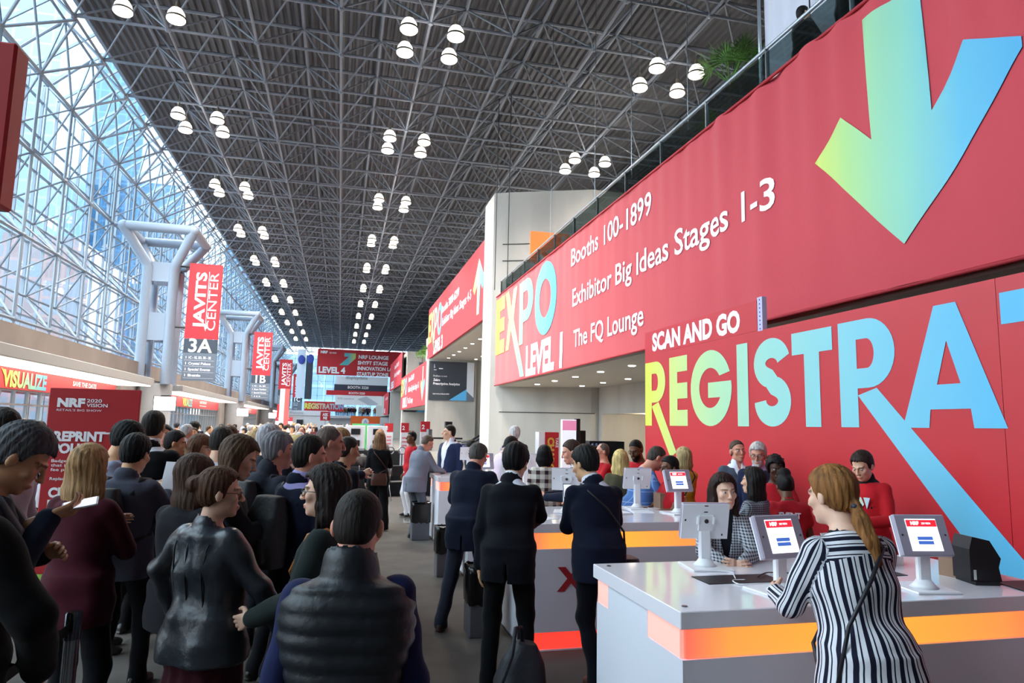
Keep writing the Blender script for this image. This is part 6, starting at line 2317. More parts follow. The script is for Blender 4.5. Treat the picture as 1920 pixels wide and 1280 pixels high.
        F_.op(line, hc - .3, hc + .3, .010, 'i')
    def strand(amp, fr=60):
        def fn(P):
            q = ((P - hc) @ RH) / hs
            a = np.arctan2(q[..., 0], -q[..., 1])
            return amp * (np.sin(a * fr * .4 + 9 * q[..., 2]) + .6 * np.sin(a * fr * .93 + 2.1 - 14 * q[..., 2]))
        return fn
    if hk and hk != 'none':
        f = Field(hc - np.array([.26, .26, .62 if hk in ('long', 'ponytail', 'lob') else .30]), hc + np.array([.26, .26, .24]), hres)
        if hk == 'short':
            scalp(f, .009, top_t=.018)
        elif hk == 'crop':
            scalp(f, .006, front=.072, ear=.016, top_t=.010)
        elif hk == 'full':
            scalp(f, .016, front=.064, ear=-.014, top_t=.028, back=.01)
        elif hk == 'mop':
            scalp(f, .022, front=.040, ear=-.025, nape=-.095, top_t=.034, back=.012)
        elif hk == 'bald':
            scalp(f, .008, front=.2, ear=-.012)
            f.ell(hd(0, .022, .110), np.array([.066, .105, .070]) * hs, RH, .01, 's')
        elif hk == 'thin':
            scalp(f, .008, front=.075, top_t=.008)
            f.ell(hd(0, .065, .100), np.array([.05, .06, .05]) * hs, RH, .01, 's')
        elif hk in ('bob', 'long', 'lob', 'ponytail', 'bun', 'twists', 'puff', 'tied'):
            t = .016 if hk in ('bun', 'ponytail', 'tied', 'puff') else .024
            scalp(f, t, front=g.get('front', .074 if hk != 'bob' else .035), ear=-.030, nape=-.085, top_t=t + .006, back=.008)
            Lh = g['hairlen']
            if hk in ('bob', 'lob', 'long'):
                # curtain of hair falling from the crown behind and beside the face, following the back
                down = np.array([0, 0, -1.0])
                c0 = hd(0, -.045, .00)
                side = RH @ np.array([1, 0, 0])
                bk = RH @ np.array([0, -1, 0])
                bk = bk - down * bk.dot(down)
                bk = bk / (np.linalg.norm(bk) + 1e-9)
                ff = -bk
                nrm_lat = np.cross(ff, down)
                for q in (-1, -.5, 0, .5, 1):
                    p0 = c0 + side * q * .062 * hs + bk * (.030 * (1 - q * q)) * hs
                    p1 = p0 + down * min(.13, Lh * .5) + bk * .012 * (1 - abs(q)) + side * q * .012
                    p2 = p0 + down * Lh + bk * (.030 if Lh > .2 else 0) + side * q * (.012 if hk != 'bob' else -.006)
                    r1 = .044 if hk != 'long' else .048
                    f.chain([p0, p1, p2], [.050 * hs, r1, .022 if hk != 'bob' else .034], .03, flat=(ff, .75))
                    if abs(q) == 1:       # locks in front of the ears
                        p0 = hd(q * .070, -.004, .02)
                        p1 = hd(q * .080, -.006, -.06)
                        p2 = p1 + down * max(.02, Lh - .12) + side * q * .02
                        f.chain([p0, p1, p2], [.018, .024, .014], .02)
            if hk == 'ponytail':
                a0 = hd(0, -.110, -.045)
                f.ell(a0, (.024, .024, .024), None, .012)
                pd = g.get('tail', (0, -.4, -1))
                pd = np.array(pd) / np.linalg.norm(pd)
                f.chain([a0, a0 + pd * .07, a0 + pd * .16, a0 + pd * .25], [.020, .036, .034, .014], .01)
            elif hk == 'bun':
                f.ell(hd(*g.get('bun_at', (0, -.115, .045))), (.046, .042, .044), None, .012)
            elif hk == 'tied':
                f.ell(hd(0, -.110, -.03), (.030, .028, .03), None, .015)
            elif hk == 'puff':
                f.ell(hd(0, -.05, .135), (.068, .066, .058), None, .012)
                f.ell(hd(0, -.100, .01), (.05, .05, .06), None, .02)
            elif hk == 'twists':
                r_ = random.Random(3)
                for _ in range(34):
                    a, e = r_.uniform(0, 6.28), r_.uniform(.25, 1.4)
                    n_ = np.array([math.cos(a) * math.cos(e), math.sin(a) * math.cos(e) - .1, math.sin(e)])
                    b0 = hd(*(n_ * np.array([.088, .105, .105]) + np.array([0, -.014, .03])))
                    f.cone(b0, b0 + RH @ n_ * .028 + np.array([0, 0, -.012]), .014, .010, .006)
        elif hk == 'beanie':
            scalp(f, .016, front=.035, ear=.0, nape=-.05, top_t=.035)
        elif hk == 'hat':
            scalp(f, .012, front=.04, ear=.0, nape=-.05)
        if hk not in ('beanie', 'hat', 'crop', 'twists', 'puff'):
            f.op(strand(.0020 if hk in ('short', 'bald', 'thin') else .0030), hc - .35, hc + .25, 0, 'add')
        if hk == 'beanie':
            out_name, hm2 = 'beanie', cloth_mat(g['hairc'], 'knit')
        else:
            out_name, hm2 = 'hair', hm
        emit(out_name, f, hm2, 1)
        if hk == 'hat':
            f = Field(hc - .24, hc + .24, .010)
            f.ell(hd(0, -.01, .085), (.088, .100, .075), RH, 0)
            f.ell(hd(0, -.005, .055), (.165, .185, .012), RH, .015)
            emit('straw_hat', f, mat('straw', 'c9ad74', 0.8, bump=0.4, bscale=120), 1)
        if hk in ('ponytail',):
            f = Field(hc - .24, hc + .24, .006)
            a0 = hd(0, -.115, -.052)
            f.ell(a0, (.027, .022, .020), None, 0)
            emit('hair_tie', f, mat('hair_tie_navy', '1b2036', 0.5), 1)
    if g['beard'] and g['beard'] != 'stubble':
        f = Field(hc - .18, hc + .18, .006)
        f.ell(hd(0, .030, -.055), np.array([.061, .066, .074]) * hs, RH, 0)
        f.ell(hd(0, .072, -.100), np.array([.032, .028, .028]) * hs, RH, .02)
        f.op(lambda P: (((P - hc) @ RH)[..., 2] / hs + .040 - .35 * np.maximum(0, np.abs(((P - hc) @ RH)[..., 0]) / hs - .035)) * hs, hc - .2, hc + .2, 0, 'i')
        f.ell(hd(0, .095, -.066), np.array([.022, .03, .010]) * hs, RH, .004, 's')
        f.op(strand(.002, 90), hc - .2, hc + .2, 0, 'add')
        emit('beard', f, hair_mat(g['beard']), 1)
    if g['eyes']:
        for sx in (-1, 1):
            mb = MB()
            c = hd(sx * .031, .0765, .0075) * s
            mb.ball(tuple(c), .0115 * s * hs, 12, 10)
            mb.cur = 1
            gz = RH @ np.array(g.get('gaze', (0, 1, -.08)))
            gz = gz / np.linalg.norm(gz)
            mb.ball(tuple(c + gz * .0058 * s), .0068 * s, 10, 8)
            extra.append(('eye', mb, [mat('eye_white', 'b9b2ac', 0.25), mat('iris_dark', '2a1c14', 0.2)]))
    if g['glasses']:
        mb = MB()
        for sx in (-1, 1):
            ring = [tuple(hd(sx * (.033 + .024 * math.cos(a * PI / 8)), .100 - .006 * abs(math.cos(a * PI / 8)), .004 + .018 * math.sin(a * PI / 8)) * s) for a in range(16)]
            mb.path(ring, .0022, 5, True)
            mb.path([tuple(hd(sx * .057, .094, .010) * s), tuple(hd(sx * .076, .04, .010) * s), tuple(hd(sx * .080, -.02, .002) * s)], .002, 5)
        mb.path([tuple(hd(-.010, .103, .008) * s), tuple(hd(.010, .103, .008) * s)], .002, 5)
        extra.append(('glasses', mb, [mat('spectacle_' + (g['glasses'] if isinstance(g['glasses'], str) else '1a1a1c'), g['glasses'] if isinstance(g['glasses'], str) else '1a1a1c', 0.3)]))
    info = dict(hc=hc * s, RH=RH, RT=RT, waist=waist * s, tp=lambda x, y, z: tp(x, y, z) * s, arms={k: tuple(q * s for q in v) for k, v in arms.items()}, s=s, legs=legs)
    return out, extra, info

def place(p, x, y, heading, label, z=0.0, group=None):
    """Make one person: the body mesh is the thing, hair and clothing are its parts."""
    parts, extra, info = build_person(p)
    root = None
    for name, V, F_, m, col in parts:
        me = np_mesh(name, V, F_, None, col)
        me.materials.append(m)
        if root is None:
            root = bpy.data.objects.new('person', me)
            COL.objects.link(root)
            root.location = (x, y, z + 0.004)
            root.rotation_euler = (0, 0, -math.radians(heading))
            MW[root.name] = Matrix.Translation((x, y, z + 0.004)) @ Matrix.Rotation(-math.radians(heading), 4, 'Z')
            tag(root, label, 'person', group)
        else:
            o = bpy.data.objects.new(name, me)
            COL.objects.link(o)
            o.parent = root
    for name, mb, ms in extra:
        o = mb.build(name, ms, root, smooth=True, local=True)
    info['root'] = root
    info['M'] = MW[root.name]
    info['w'] = lambda q: MW[root.name] @ Vector([float(t) for t in q])
    return info
# ================================================================ WHO STANDS WHERE
def field_obj(f, name, m, parent=None, label=None, cat=None, group=None, sm=1, M_=None):
    V, Fc = f.surface()
    V = smooth_verts(V, Fc, sm)
    if M_ is not None:
        A = np.array(M_)
        V = V @ A[:3, :3].T + A[:3, 3]
    me = np_mesh(name, V, Fc)
    me.materials.append(m)
    o = bpy.data.objects.new(name, me)
    COL.objects.link(o)
    if parent is not None:
        o.parent = parent
    else:
        MW[o.name] = Matrix.Identity(4)
    return tag(o, label, cat, group)

def backpack(i, label, col='121317', w=.15, dpt=.085, hh=.22, side=0.0, one=False):
    s, tp = i['s'], (lambda x, y, z: np.array(i['tp'](x, y, z)))
    c = tp(side, -.235, 1.20)
    f = Field(c - .34, c + .34, .011)
    f.loft(tp(side, -.225, 1.20), i['RT'], [(-hh, w * .92, dpt, 0), (-hh * .4, w, dpt * 1.15, -.01), (hh * .4, w, dpt, 0), (hh, w * .75, dpt * .6, .02)], e=3.2, k=0)
    f.loft(tp(side, -.320, 1.13), i['RT'], [(-hh * .5, w * .75, .03, 0), (hh * .2, w * .72, .028, 0)], e=3.0, k=.015)
    o = field_obj(f, 'backpack', mat('pack_' + col, col, 0.65, bump=.3, bscale=30), None, label, 'backpack', M_=i['M'])
    for sx in ((-1, 1) if not one else (1,)):
        P = [tp(sx * .10, -.13, 1.36), tp(sx * .115, -.06, 1.47), tp(sx * .12, .05, 1.455), tp(sx * .125, .14, 1.34), tp(sx * .15, .13, 1.18), tp(sx * .175, .0, 1.08), tp(sx * .13, -.15, 1.04)]
        mb = MB()
        mb.path([i['w'](q) for q in P], .019, 6)
        b = mb.build('shoulder_strap', mat('pack_' + col, col, 0.65), None, smooth=True)
        b.parent = o
    return o

def shoulder_bag_on(i, label, col='171519', sx=1, hip=(.20, -.02, .88), strap=True, size=(.15, .06, .11), scol=None):
    tp, w = i['tp'], i['w']
    c = np.array(hip) * i['s']
    f = Field(c - .25, c + .25, .011)
    f.loft(c, np.eye(3), [(-size[2], size[0] * .95, size[1], 0), (0, size[0], size[1] * 1.1, 0), (size[2], size[0] * .85, size[1] * .7, 0)], e=3.5, k=0)
    o = field_obj(f, 'handbag', mat('bag_' + col, col, 0.4, bump=.2, bscale=25), None, label, 'handbag', M_=i['M'])
    if strap:
        s0 = -sx * .085
        back = [c + np.array([0, 0, size[2] * i['s']]), tp(sx * .155, -.14, 1.10), tp(sx * .03, -.165, 1.27), tp(s0, -.13, 1.40), tp(s0 * 1.25, -.04, 1.475), tp(s0 * 1.1, .06, 1.44), tp(s0 * .2, .165, 1.25), tp(sx * .15, .15, 1.05), c + np.array([0, .02, size[2] * i['s']])]
        mb = MB().path([w(q) for q in back], .009, 6)
        b = mb.build('strap', mat('bagstrap_' + (scol or col), scol or col, 0.5), None, smooth=True)
        b.parent = o
    return o

def handheld(i, k, name, size, m, label, cat, off=(0, .09, .02), rot=(0, -35, 0), screen=None):
    wr = i['arms'][k][2]
    c = np.array(wr) + np.array(off)
    R_ = Matrix(rotm(*rot).tolist()).to_4x4()
    mb = MB()
    mb.M = i['M'] @ Matrix.Translation(Vector([float(t) for t in c])) @ R_
    mb.cbox(-size[0] / 2, size[0] / 2, -size[1] / 2, size[1] / 2, -size[2] / 2, size[2] / 2, min(size) * .3)
    o = mb.build(name, m, None, label=label, cat=cat)
    if screen:
        mb = MB()
        mb.M = i['M'] @ Matrix.Translation(Vector([float(t) for t in c])) @ R_
        mb.box(-size[0] * .45, size[0] * .45, -size[1] * .45, size[1] * .45, size[2] / 2, size[2] / 2 + .0006)
        mb.build('display', screen, o)
    return o

def P(label, xy, heading, h, **kw):
    kw['h'] = h
    kw.setdefault('seed', len(label) * 1.7)
    z = kw.pop('z', 0.0)
    return place(kw, xy[0], xy[1], heading, label, z)

m_phone = mat('phone_pale', 'c9c9d2', 0.25)
m_phonescr = mat('phone_screen', 'e8ecf4', 0.2, emit='dfe8f8', es=.5)

# ---- queue on the window side
P('bearded man in a pale pink shirt looking away at the window side', (-2.18, 5.32), 290, 1.97, hair='short', hairc='1d1613', beard='1d1613', top='shirt', topc='cbb9c4', head=(0, 8, 0), res=.009, eyes=True)
i = P('man with thick grey hair and grey backpack strap bending over his phone', (-1.54, 3.55), 72, 1.92, hair='full', hairc='45464a', topc='1a2030', top='suit', head=(4, 34, 0), lean=6, hand_l=(-.06, .24, 1.20), hand_r=(.05, .25, 1.36), pole_r=(.5, -.2, -1), curl=.8, handres=.0045, handdir_r=(-.1, .9, .35), palm_r=(-.6, .2, .75), res=.007, skin='tan', collar='lapel')
handheld(i, 'r', 'smartphone', (.075, .15, .009), m_phone, 'pale smartphone in the hand of the grey-haired man', 'phone', off=(-.02, .12, .055), rot=(10, -12, 25), screen=m_phonescr)
backpack(i, 'grey-strapped backpack worn by the grey-haired man at the near left', '5d6068')
P('person in a long black coat cut off by the picture edge, seen from behind', (-1.29, 2.76), 22, 1.93, hair='short', hairc='141212', topc='07080c', top='coat', len=.62, hand_r=(.24, .16, .98), pole_r=(1, -.5, -.1), hand_l='hang', res=.009, botc='0b0c10', fat=1.08)
i = P('blonde long-haired woman in a burgundy jacket seen from behind', (-1.44, 4.62), 18, 1.76, sex='f', hair='long', hairc='a9835a', hairlen=.36, top='jacket', topc='4b1826', len=.76, hem_flare=.02, hand_r='hold', hand_l='phone', botc='14161d', res=.009)
i = P('man in a grey blazer with a black backpack, black hair, reading papers', (-1.49, 5.67), 14, 1.80, hair='full', hairc='0f0f12', skin='asian', topc='4b4e5c', hand_l='hold', hand_r=(.13, .30, 1.33), pole_r=(.7, -.4, -1), head=(8, 14, 0), botc='121319', res=.009, feet=((-.10, -.03), (.11, .12)))
backpack(i, 'black backpack on the man in the grey blazer', '0d0e12', side=-.06)
o = handheld(i, 'r', 'paper_sheet', (.17, .23, .003), m_paper, 'printed programme sheet with red edge held by the man in the grey blazer', 'paper', off=(.03, .05, .14), rot=(-10, -62, 6))
handheld(i, 'r', 'paper_sheet', (.17, .21, .003), m_paper, 'white paper sheet held lower by the man in the grey blazer', 'paper', off=(.05, .03, -.06), rot=(-10, -55, 14))
P('man with glossy black mop of hair bending his head beside the red board', (-1.87, 6.65), 75, 1.90, hair='mop', hairc='0c0c0f', skin='asian', topc='8b90a6', top='shirt', head=(0, 26, 0), hand_l='phone', hand_r='phone', res=.009)
P('tall man in a black suit with white collar seen from behind', (-1.72, 7.18), 10, 1.99, hair='short', hairc='17120f', topc='0f0d12', under='e2e2ea', botc='0f0d12', skin='tan', fat=1.06, hand_l='hold', hand_r='hold', res=.010, collar='lapel')
P('dark-haired man in profile behind the tall man in black', (-1.77, 8.23), 80, 1.80, hair='short', hairc='141012', topc='17181d', skin='tan', head=(0, 8, 0), res=.010)
P('woman with a brown bob in black glancing aside in the queue', (-1.38, 7.51), 110, 1.78, sex='f', hair='bob', hairc='5a3a28', hairlen=.15, top='jacket', topc='17171b', head=(-10, 10, 0), res=.010, eyes=True)
P('man in a white knit sweater seen from behind in the queue', (-1.07, 6.81), 25, 1.86, hair='short', hairc='2a2623', top='sweater', topc='c9c6cf', topk='knit', head=(15, 8, 0), res=.010)
i = P('woman with long straight brown hair looking down at her phone, in profile', (-0.69, 4.79), 82, 1.84, sex='f', hair='long', hairc='4a3526', hairlen=.34, front=.078, top='jacket', topc='1b1b22', head=(0, 24, 0), hand_l='phone', hand_r='phone', res=.008)
handheld(i, 'r', 'smartphone', (.075, .15, .009), m_black, 'dark smartphone of the long-haired woman in profile', 'phone', off=(-.06, .12, .05), rot=(0, -40, 0), screen=m_phonescr)
P('woman with long loose brown hair hidden behind the one with the bun', (-0.84, 4.42), 40, 1.72, sex='f', hair='long', hairc='3d2a20', hairlen=.52, top='jacket', topc='1a1a20', head=(10, 10, 0), hand_l='hold', hand_r='hold', res=.010)
i = P('woman with a hair bun and glasses in a black leather jacket and maroon skirt', (-0.60, 3.79), 40, 1.69, sex='f', hair='bun', hairc='4a3022', bun_at=(-.01, -.132, .035), top='jacket', topc='2a2f38', topk='leather', len=.82, hem_flare=.12, boxy=.166, seams=(-.10, 0, .10), collar='lapel', fat=1.12, bottom='skirt', botc='3f141f', head=(38, 6, 0), glasses='6a4a30', hand_l=(-.36, .10, .98), pole_l=(-1, -.5, .2), hand_r=(.30, .22, .95), pole_r=(1, -.4, .0), res=.007, handres=.005, skin='pale', curl=.8, eyes=True)
i = P('grey-haired man in a charcoal hooded jacket with a black backpack', (-0.48, 5.68), 60, 1.83, hair='full', hairc='77757a', skin='ruddy', top='jacket', topc='2b2e38', collar='hood', head=(10, 6, 0), res=.008, hand_l='hold', hand_r='hold')
backpack(i, 'black backpack with side buckles on the grey-haired man', '14151a', w=.16, hh=.25)
i = P('man in a navy suit and lilac shirt with short dark hair, looking right', (-0.21, 4.83), 48, 1.83, hair='short', hairc='1d1815', skin='ruddy', topc='151a2e', under='a9a2d8', collar='lapel', head=(25, 4, 0), res=.008, fat=1.05)
backpack(i, 'black backpack slung on the man in the navy suit', '101116', side=-.05)
P('white-haired man behind the grey-haired backpacker', (-0.60, 6.48), 30, 1.88, hair='full', hairc='a9a6ac', skin='pale', topc='1c2029', res=.010)
P('blonde woman in a white blouse facing right in the queue', (-0.78, 7.36), 120, 1.84, sex='f', hair='lob', hairc='b08f62', hairlen=.2, top='blouse', topc='d9d4dc', res=.010, eyes=True, hand_l='cross', hand_r='phone')
P('balding man in a lilac shirt peeking out behind the navy suit', (-0.11, 5.95), 70, 1.90, hair='thin', hairc='5f5049', skin='ruddy', top='shirt', topc='8d86bd', head=(10, 10, 0), res=.009)
P('young man with cropped fair hair in a dark suit, head bowed', (-0.07, 8.22), 100, 1.90, hair='crop', hairc='8a6a48', skin='pale', topc='151a2a', under='d8d8e0', vee=.05, head=(0, 30, 0), hand_l='phone', hand_r='phone', res=.010)
P('person in a straw hat among the queue', (-0.42, 7.58), 20, 1.76, hair='hat', hairc='4a3a2c', topc='3a3d44', top='jacket', res=.011)
i = P('woman with dark wavy hair and glasses in a dark green jacket, turned left', (-0.04, 3.59), 286, 1.71, sex='f', hair='lob', hairc='1f1614', hairlen=.24, front=.072, top='jacket', topc='232b2b', len=.74, glasses=True, head=(0, 2, 0), skin='pale', res=.007, hand_l=(-.12, .30, 1.05), hand_r='hang', handres=.006, eyes=True)
shoulder_bag_on(i, 'bag on an orange strap carried by the woman in the dark green jacket', 'a8622a', sx=1, hip=(.21, -.05, .86), scol='b0682c')
i = P('man in a black quilted vest over blue sleeves, seen from behind nearest the camera', (0.06, 2.46), 6, 1.70, hair='crop', hairc='1d1714', skin='ruddy', top='jacket', topk='puffer', topc='171b22', sleevec='191f45', sleeves='none', collar='stand', len=.80, fat=1.0, lean=4, head=(12, 16, 0), hand_l='hang', hand_r='hang', res=.007, botc='15171f')
P('man in a navy blazer half hidden between the navy suit and the bowed man', (0.06, 6.84), 60, 1.80, hair='crop', hairc='2a2420', skin='tan', topc='1a1c26', head=(0, 10, 0), res=.011)

# ---- people in the aisle
i = P('woman in black with very long light brown hair walking away', (0.75, 13.21), 5, 1.77, sex='f', hair='long', hairc='7a5a3e', hairlen=.52, top='jacket', topc='0c0c10', len=.80, bottom='wide', botc='0c0c0f', hand_r='hold', hand_l='hang', feet=((-.12, .12), (.13, -.15)), res=.011)
shoulder_bag_on(i, 'brown shoulder bag at the hip of the long-haired woman in black', '4a2419', sx=1, hip=(.02, -.17, .92))
P('woman with long reddish hair in grey facing the camera in the aisle', (0.88, 15.56), 185, 1.79, sex='f', hair='long', hairc='9a6a42', hairlen=.35, top='jacket', topc='8d8a8c', len=.75, botc='2a2a30', res=.012, eyes=True)
P('man in a red shirt and white trousers beyond the grey suit', (1.53, 14.99), 250, 1.77, hair='short', hairc='0d0b0b', skin='brown', top='tee', topc='b01c26', botc='d6d2d6', res=.012)
P('man in a grey suit leaning over the end of the farthest counter', (1.35, 12.12), 60, 1.79, hair='crop', hairc='5a4a40', skin='ruddy', topc='787a88', botc='62666f', lean=16, head=(10, 22, 0), hand_r=(.12, .46, 1.10), hand_l=(-.14, .46, 1.10), res=.010, fat=1.08)
P('big man in a blue suit and open white shirt looking left, behind the far counter', (2.03, 12.84), 235, 1.93, hair='crop', hairc='1c1512', skin='light', topc='222c4c', under='e6e8f2', vee=.09, veelow=1.0, fat=1.16, head=(38, 2, 0), hand_l='hang', hand_r='hang', res=.010, eyes=True)
P('white-haired man in a navy jacket seen from behind by the concrete wall', (3.29, 12.88), 10, 1.92, hair='full', hairc='b5b0b0', skin='ruddy', topc='1c2342', head=(-20, 0, 0), res=.011)
P('man with black hair in a pale pink shirt bowed over the third counter', (2.49, 10.70), 75, 1.80, hair='full', hairc='0f0e10', skin='tan', top='shirt', topc='d8c3d0', lean=14, head=(0, 30, 0), hand_r='hold', hand_l='hold', res=.011)
P('dark-haired person low behind the far counter under the escalator', (2.68, 14.07), 120, 1.62, hair='full', hairc='15120f', topc='2a2b30', top='jacket', res=.013)

# ---- customers at the counters
i = P('balding man in a navy jacket and grey trousers leaning on the second counter\'s end', (1.29, 6.79), 30, 1.80, hair='bald', hairc='4a4541', skin='ruddy', topc='171c2e', botc='343846', lean=17, head=(6, 16, 0), hand_r=(.10, .50, 1.12), hand_l=(-.16, .46, 1.12), feet=((-.20, -.16), (.13, .10)), res=.009, fat=1.08, len=.74, glasses=True, shoe='3a1a14')
i = P('black-haired man in a black suit leaning at the second counter, bag at his feet', (1.30, 5.20), 20, 1.80, hair='mop', hairc='0a0a0d', skin='asian', topc='0b0c15', botc='08090d', lean=15, head=(18, 12, 0), hand_r=(.14, .50, 1.12), hand_l=(-.22, -.02, .80), under='dcdce6', collar='lapel', feet=((-.13, -.06), (.14, .02)), res=.009)
i = P('man in a dark navy suit leaning on the second counter and holding up a phone', (1.98, 5.11), 358, 1.80, hair='full', hairc='12100f', skin='asian', topc='0e1226', botc='0d0f18', lean=17, head=(-30, 10, 0), hand_r=(.16, .46, 1.12), hand_l=(-.06, .34, 1.30), pole_l=(-.3, -.2, -1), under='d8d8e2', collar='lapel', feet=((-.02, -.05), (.17, .03)), res=.009, handres=.006, shoe='4a2416')
handheld(i, 'l', 'smartphone', (.075, .15, .009), m_black, 'black smartphone held up by the man in the dark navy suit', 'phone', off=(-.02, .09, .07), rot=(0, -75, 0), screen=m_phonescr)
shoulder_bag_on(i, 'black bag on a thin strap at the side of the man holding a phone', '0c0c10', sx=1, hip=(.24, .02, .80), size=(.10, .16, .13))
# bag on the floor between the feet
c = np.array((1.32, 4.86, 0.22))
f = Field(c - .36, c + .36, .013)
f.loft(c, rotm(20, 0, 8), [(-.20, .17, .13, 0), (-.05, .19, .14, 0), (.10, .15, .11, .02), (.22, .07, .06, .04)], e=2.6, k=0)
f.ell(c + np.array([-.10, -.08, -.12]), (.13, .10, .09), None, .04)
f.op(lambda P_: -(P_[..., 2] - .012), c - .4, c + .4, 0, 'i')
o = field_obj(f, 'backpack', mat('pack_navy', '10131f', .6, bump=.5, bscale=14), None, 'dark backpack slumped on the carpet behind the black-suited man', 'backpack')
b = MB().path([tuple(c + np.array(q)) for q in ((.02, .04, .20), (.0, .02, .32), (-.06, -.06, .34), (-.10, -.12, .18), (-.22, -.2, -.05), (-.30, -.22, -.19))], .016, 6).build('strap', mat('pack_navy', '10131f', .6), None, smooth=True)
b.parent = o
P('woman with a black bob in a plaid shirt seen from behind at the third counter', (2.68, 8.88), 10, 1.68, sex='f', hair='bob', hairc='0b0a0c', hairlen=.13, top='jacket', patt=pattern_mat('plaid_shirt', 'd9cfc4', '3a2026', 'plaid'), len=.78, res=.011)
P('man in a navy jacket in profile behind the man with the phone', (2.64, 7.49), 285, 1.79, hair='short', hairc='3a2a20', skin='ruddy', topc='161b30', head=(0, 16, 0), hand_l='hold', hand_r='hold', res=.010, under='d8d8e2')
P('bald man in glasses and a red shirt looking left behind the counters', (3.93, 9.92), 275, 1.70, hair='thin', hairc='5a504a', skin='ruddy', top='tee', topc='b01c26', glasses=True, res=.011, hand_l='hold', hand_r='hold', botc='3a382e')
P('dark-skinned man in glasses and red shirt looking down by the lens rack', (3.95, 8.67), 235, 1.80, hair='crop', hairc='0d0a0a', skin='brown', beard='0d0a0a', top='tee', topc='b01c26', glasses=True, head=(0, 24, 0), hand_l='hold', hand_r='hold', res=.011)
P('man in a blue checked shirt bent over the second counter from the side', (3.36, 7.46), 95, 1.80, hair='crop', hairc='3f3630', skin='ruddy', top='shirt', patt=pattern_mat('blue_check', '4f76b4', '8fabd6', 'window'), lean=24, head=(0, 20, 0), fat=1.18, hand_l=(-.12, .48, 1.12), hand_r=(.14, .46, 1.12), res=.009)
P('blonde woman in an olive jacket seen from behind', (3.43, 8.07), 20, 1.66, sex='f', hair='lob', hairc='d8b878', hairlen=.24, top='jacket', topc='55503c', res=.011)

# ---- staff and visitors along the printed wall
def shirt_print(i, y_, txts, m_, z=1.24, cap=.075, w=.26, back=False):
    """Printed marks on a red shirt, laid on the cloth as small coloured shapes."""
    o = None
    return o
P('staff woman with dark tied hair and glasses in a red shirt, in profile', (3.58, 7.00), 262, 1.64, sex='f', hair='tied', hairc='0e0b0b', skin='brown', top='tee', topc='b01c26', glasses=True, head=(0, 8, 0), hand_l='hold', hand_r='hold', res=.009)
i = P('blonde woman in a yellow top seen from behind against the printed wall', (4.34, 8.15), 350, 1.70, sex='f', hair='lob', hairc='ab9468', hairlen=.2, top='blouse', topc='d8992c', res=.010, hand_l='hold', hand_r='hold')
shoulder_bag_on(i, 'black crossbody bag over the yellow top', '1a1216', sx=-1, hip=(-.2, .08, .9), size=(.10, .05, .08))
P('smiling short-haired man in a grey suit and open white shirt by the printed wall', (4.85, 7.71), 190, 1.81, hair='crop', hairc='4a3c30', skin='ruddy', topc='4b5262', under='e4e6ee', vee=.07, res=.009, eyes=True, head=(-4, 0, 4))
P('white-haired bearded man in glasses and a navy suit beside the grey suit', (4.78, 7.16), 222, 1.79, hair='full', hairc='b9b0ac', skin='ruddy', beard='b9b0ac', topc='1d2440', under='b9b6e0', vee=.06, glasses=True, head=(0, 10, 0), res=.009, eyes=True)
P('smiling staff woman with short twists in a red shirt', (4.44, 6.37), 200, 1.68, sex='f', hair='twists', hairc='0c0909', skin='dark', top='tee', topc='b01c26', head=(0, 10, 0), res=.008, eyes=True, hand_l='hold', hand_r='hold')
i = P('staff member with a hair puff in a red shirt printed EVENT on the back', (4.06, 5.63), 30, 1.56, sex='f', hair='puff', hairc='0f0c0c', skin='brown', top='tee', topc='b01c26', head=(-10, 24, 0), lean=8, res=.008, hand_l='hold', hand_r='hold', fat=1.1)
t = MB()
tpf, wf_ = i['tp'], i['w']
P2, F2 = text2d('EVENT', .045)
k_ = .052 / cap_height(); x0_, x1_ = P2[:, 0].min(), P2[:, 0].max()
t._add([wf_(tpf(-.105 + .21 * (q[0] - x0_) / (x1_ - x0_), -.170 + .10 * abs(.5 - (q[0] - x0_) / (x1_ - x0_)) ** 2 * .9, 1.30 + q[1] * k_)) for q in P2], F2)
b = t.build('shirt_lettering', m_print_white, None)
b.parent = i['root']; b.matrix_parent_inverse = i['M'].inverted()
P('dark-haired woman in a checked jacket turned away behind the nearest counter', (3.64, 5.53), 330, 1.60, sex='f', hair='long', hairc='17110f', hairlen=.34, top='jacket', patt=pattern_mat('small_check', '8d8e96', '20222c', 'check'), res=.009, hand_l='hold', hand_r='hold')
i = P('long-haired woman in a checked jacket leaning on the nearest counter, hands clasped', (2.67, 4.47), 200, 1.635, sex='f', hair='long', hairc='2b1a15', hairlen=.42, front=.076, top='jacket', patt=pattern_mat('glen_check', 'b9bac2', '22242e', 'check'), under='15161c', undermat=cloth_mat('15161c'), vee=.06, lean=15, head=(-12, -6, 4), skin='pale', eyes=True, gaze=(-.3, 1, .05), hand_l=(-.035, .50, 1.16), hand_r=(.045, .50, 1.16), pole_l=(-1, -.2, -.6), pole_r=(1, -.2, -.6), handdir_l=(.75, .55, .25), handdir_r=(-.75, .6, .2), palm_l=(.6, -.75, -.1), palm_r=(-.6, -.75, -.1), curl=.9, res=.006, handres=.0035)
i = P('staff woman with tied-back hair in a red sweatshirt looking down by the printed wall', (4.81, 5.49), 250, 1.79, sex='f', hair='tied', hairc='2a1d18', skin='light', top='sweater', topc='b81b24', under='16161a', closed=True, head=(0, 28, 0), hand_l=(-.10, .30, 1.13), hand_r=(.10, .28, 1.10), res=.007, handres=.006, botc='1c1a20', eyes=True)
t = MB()
tpf, wf_ = i['tp'], i['w']
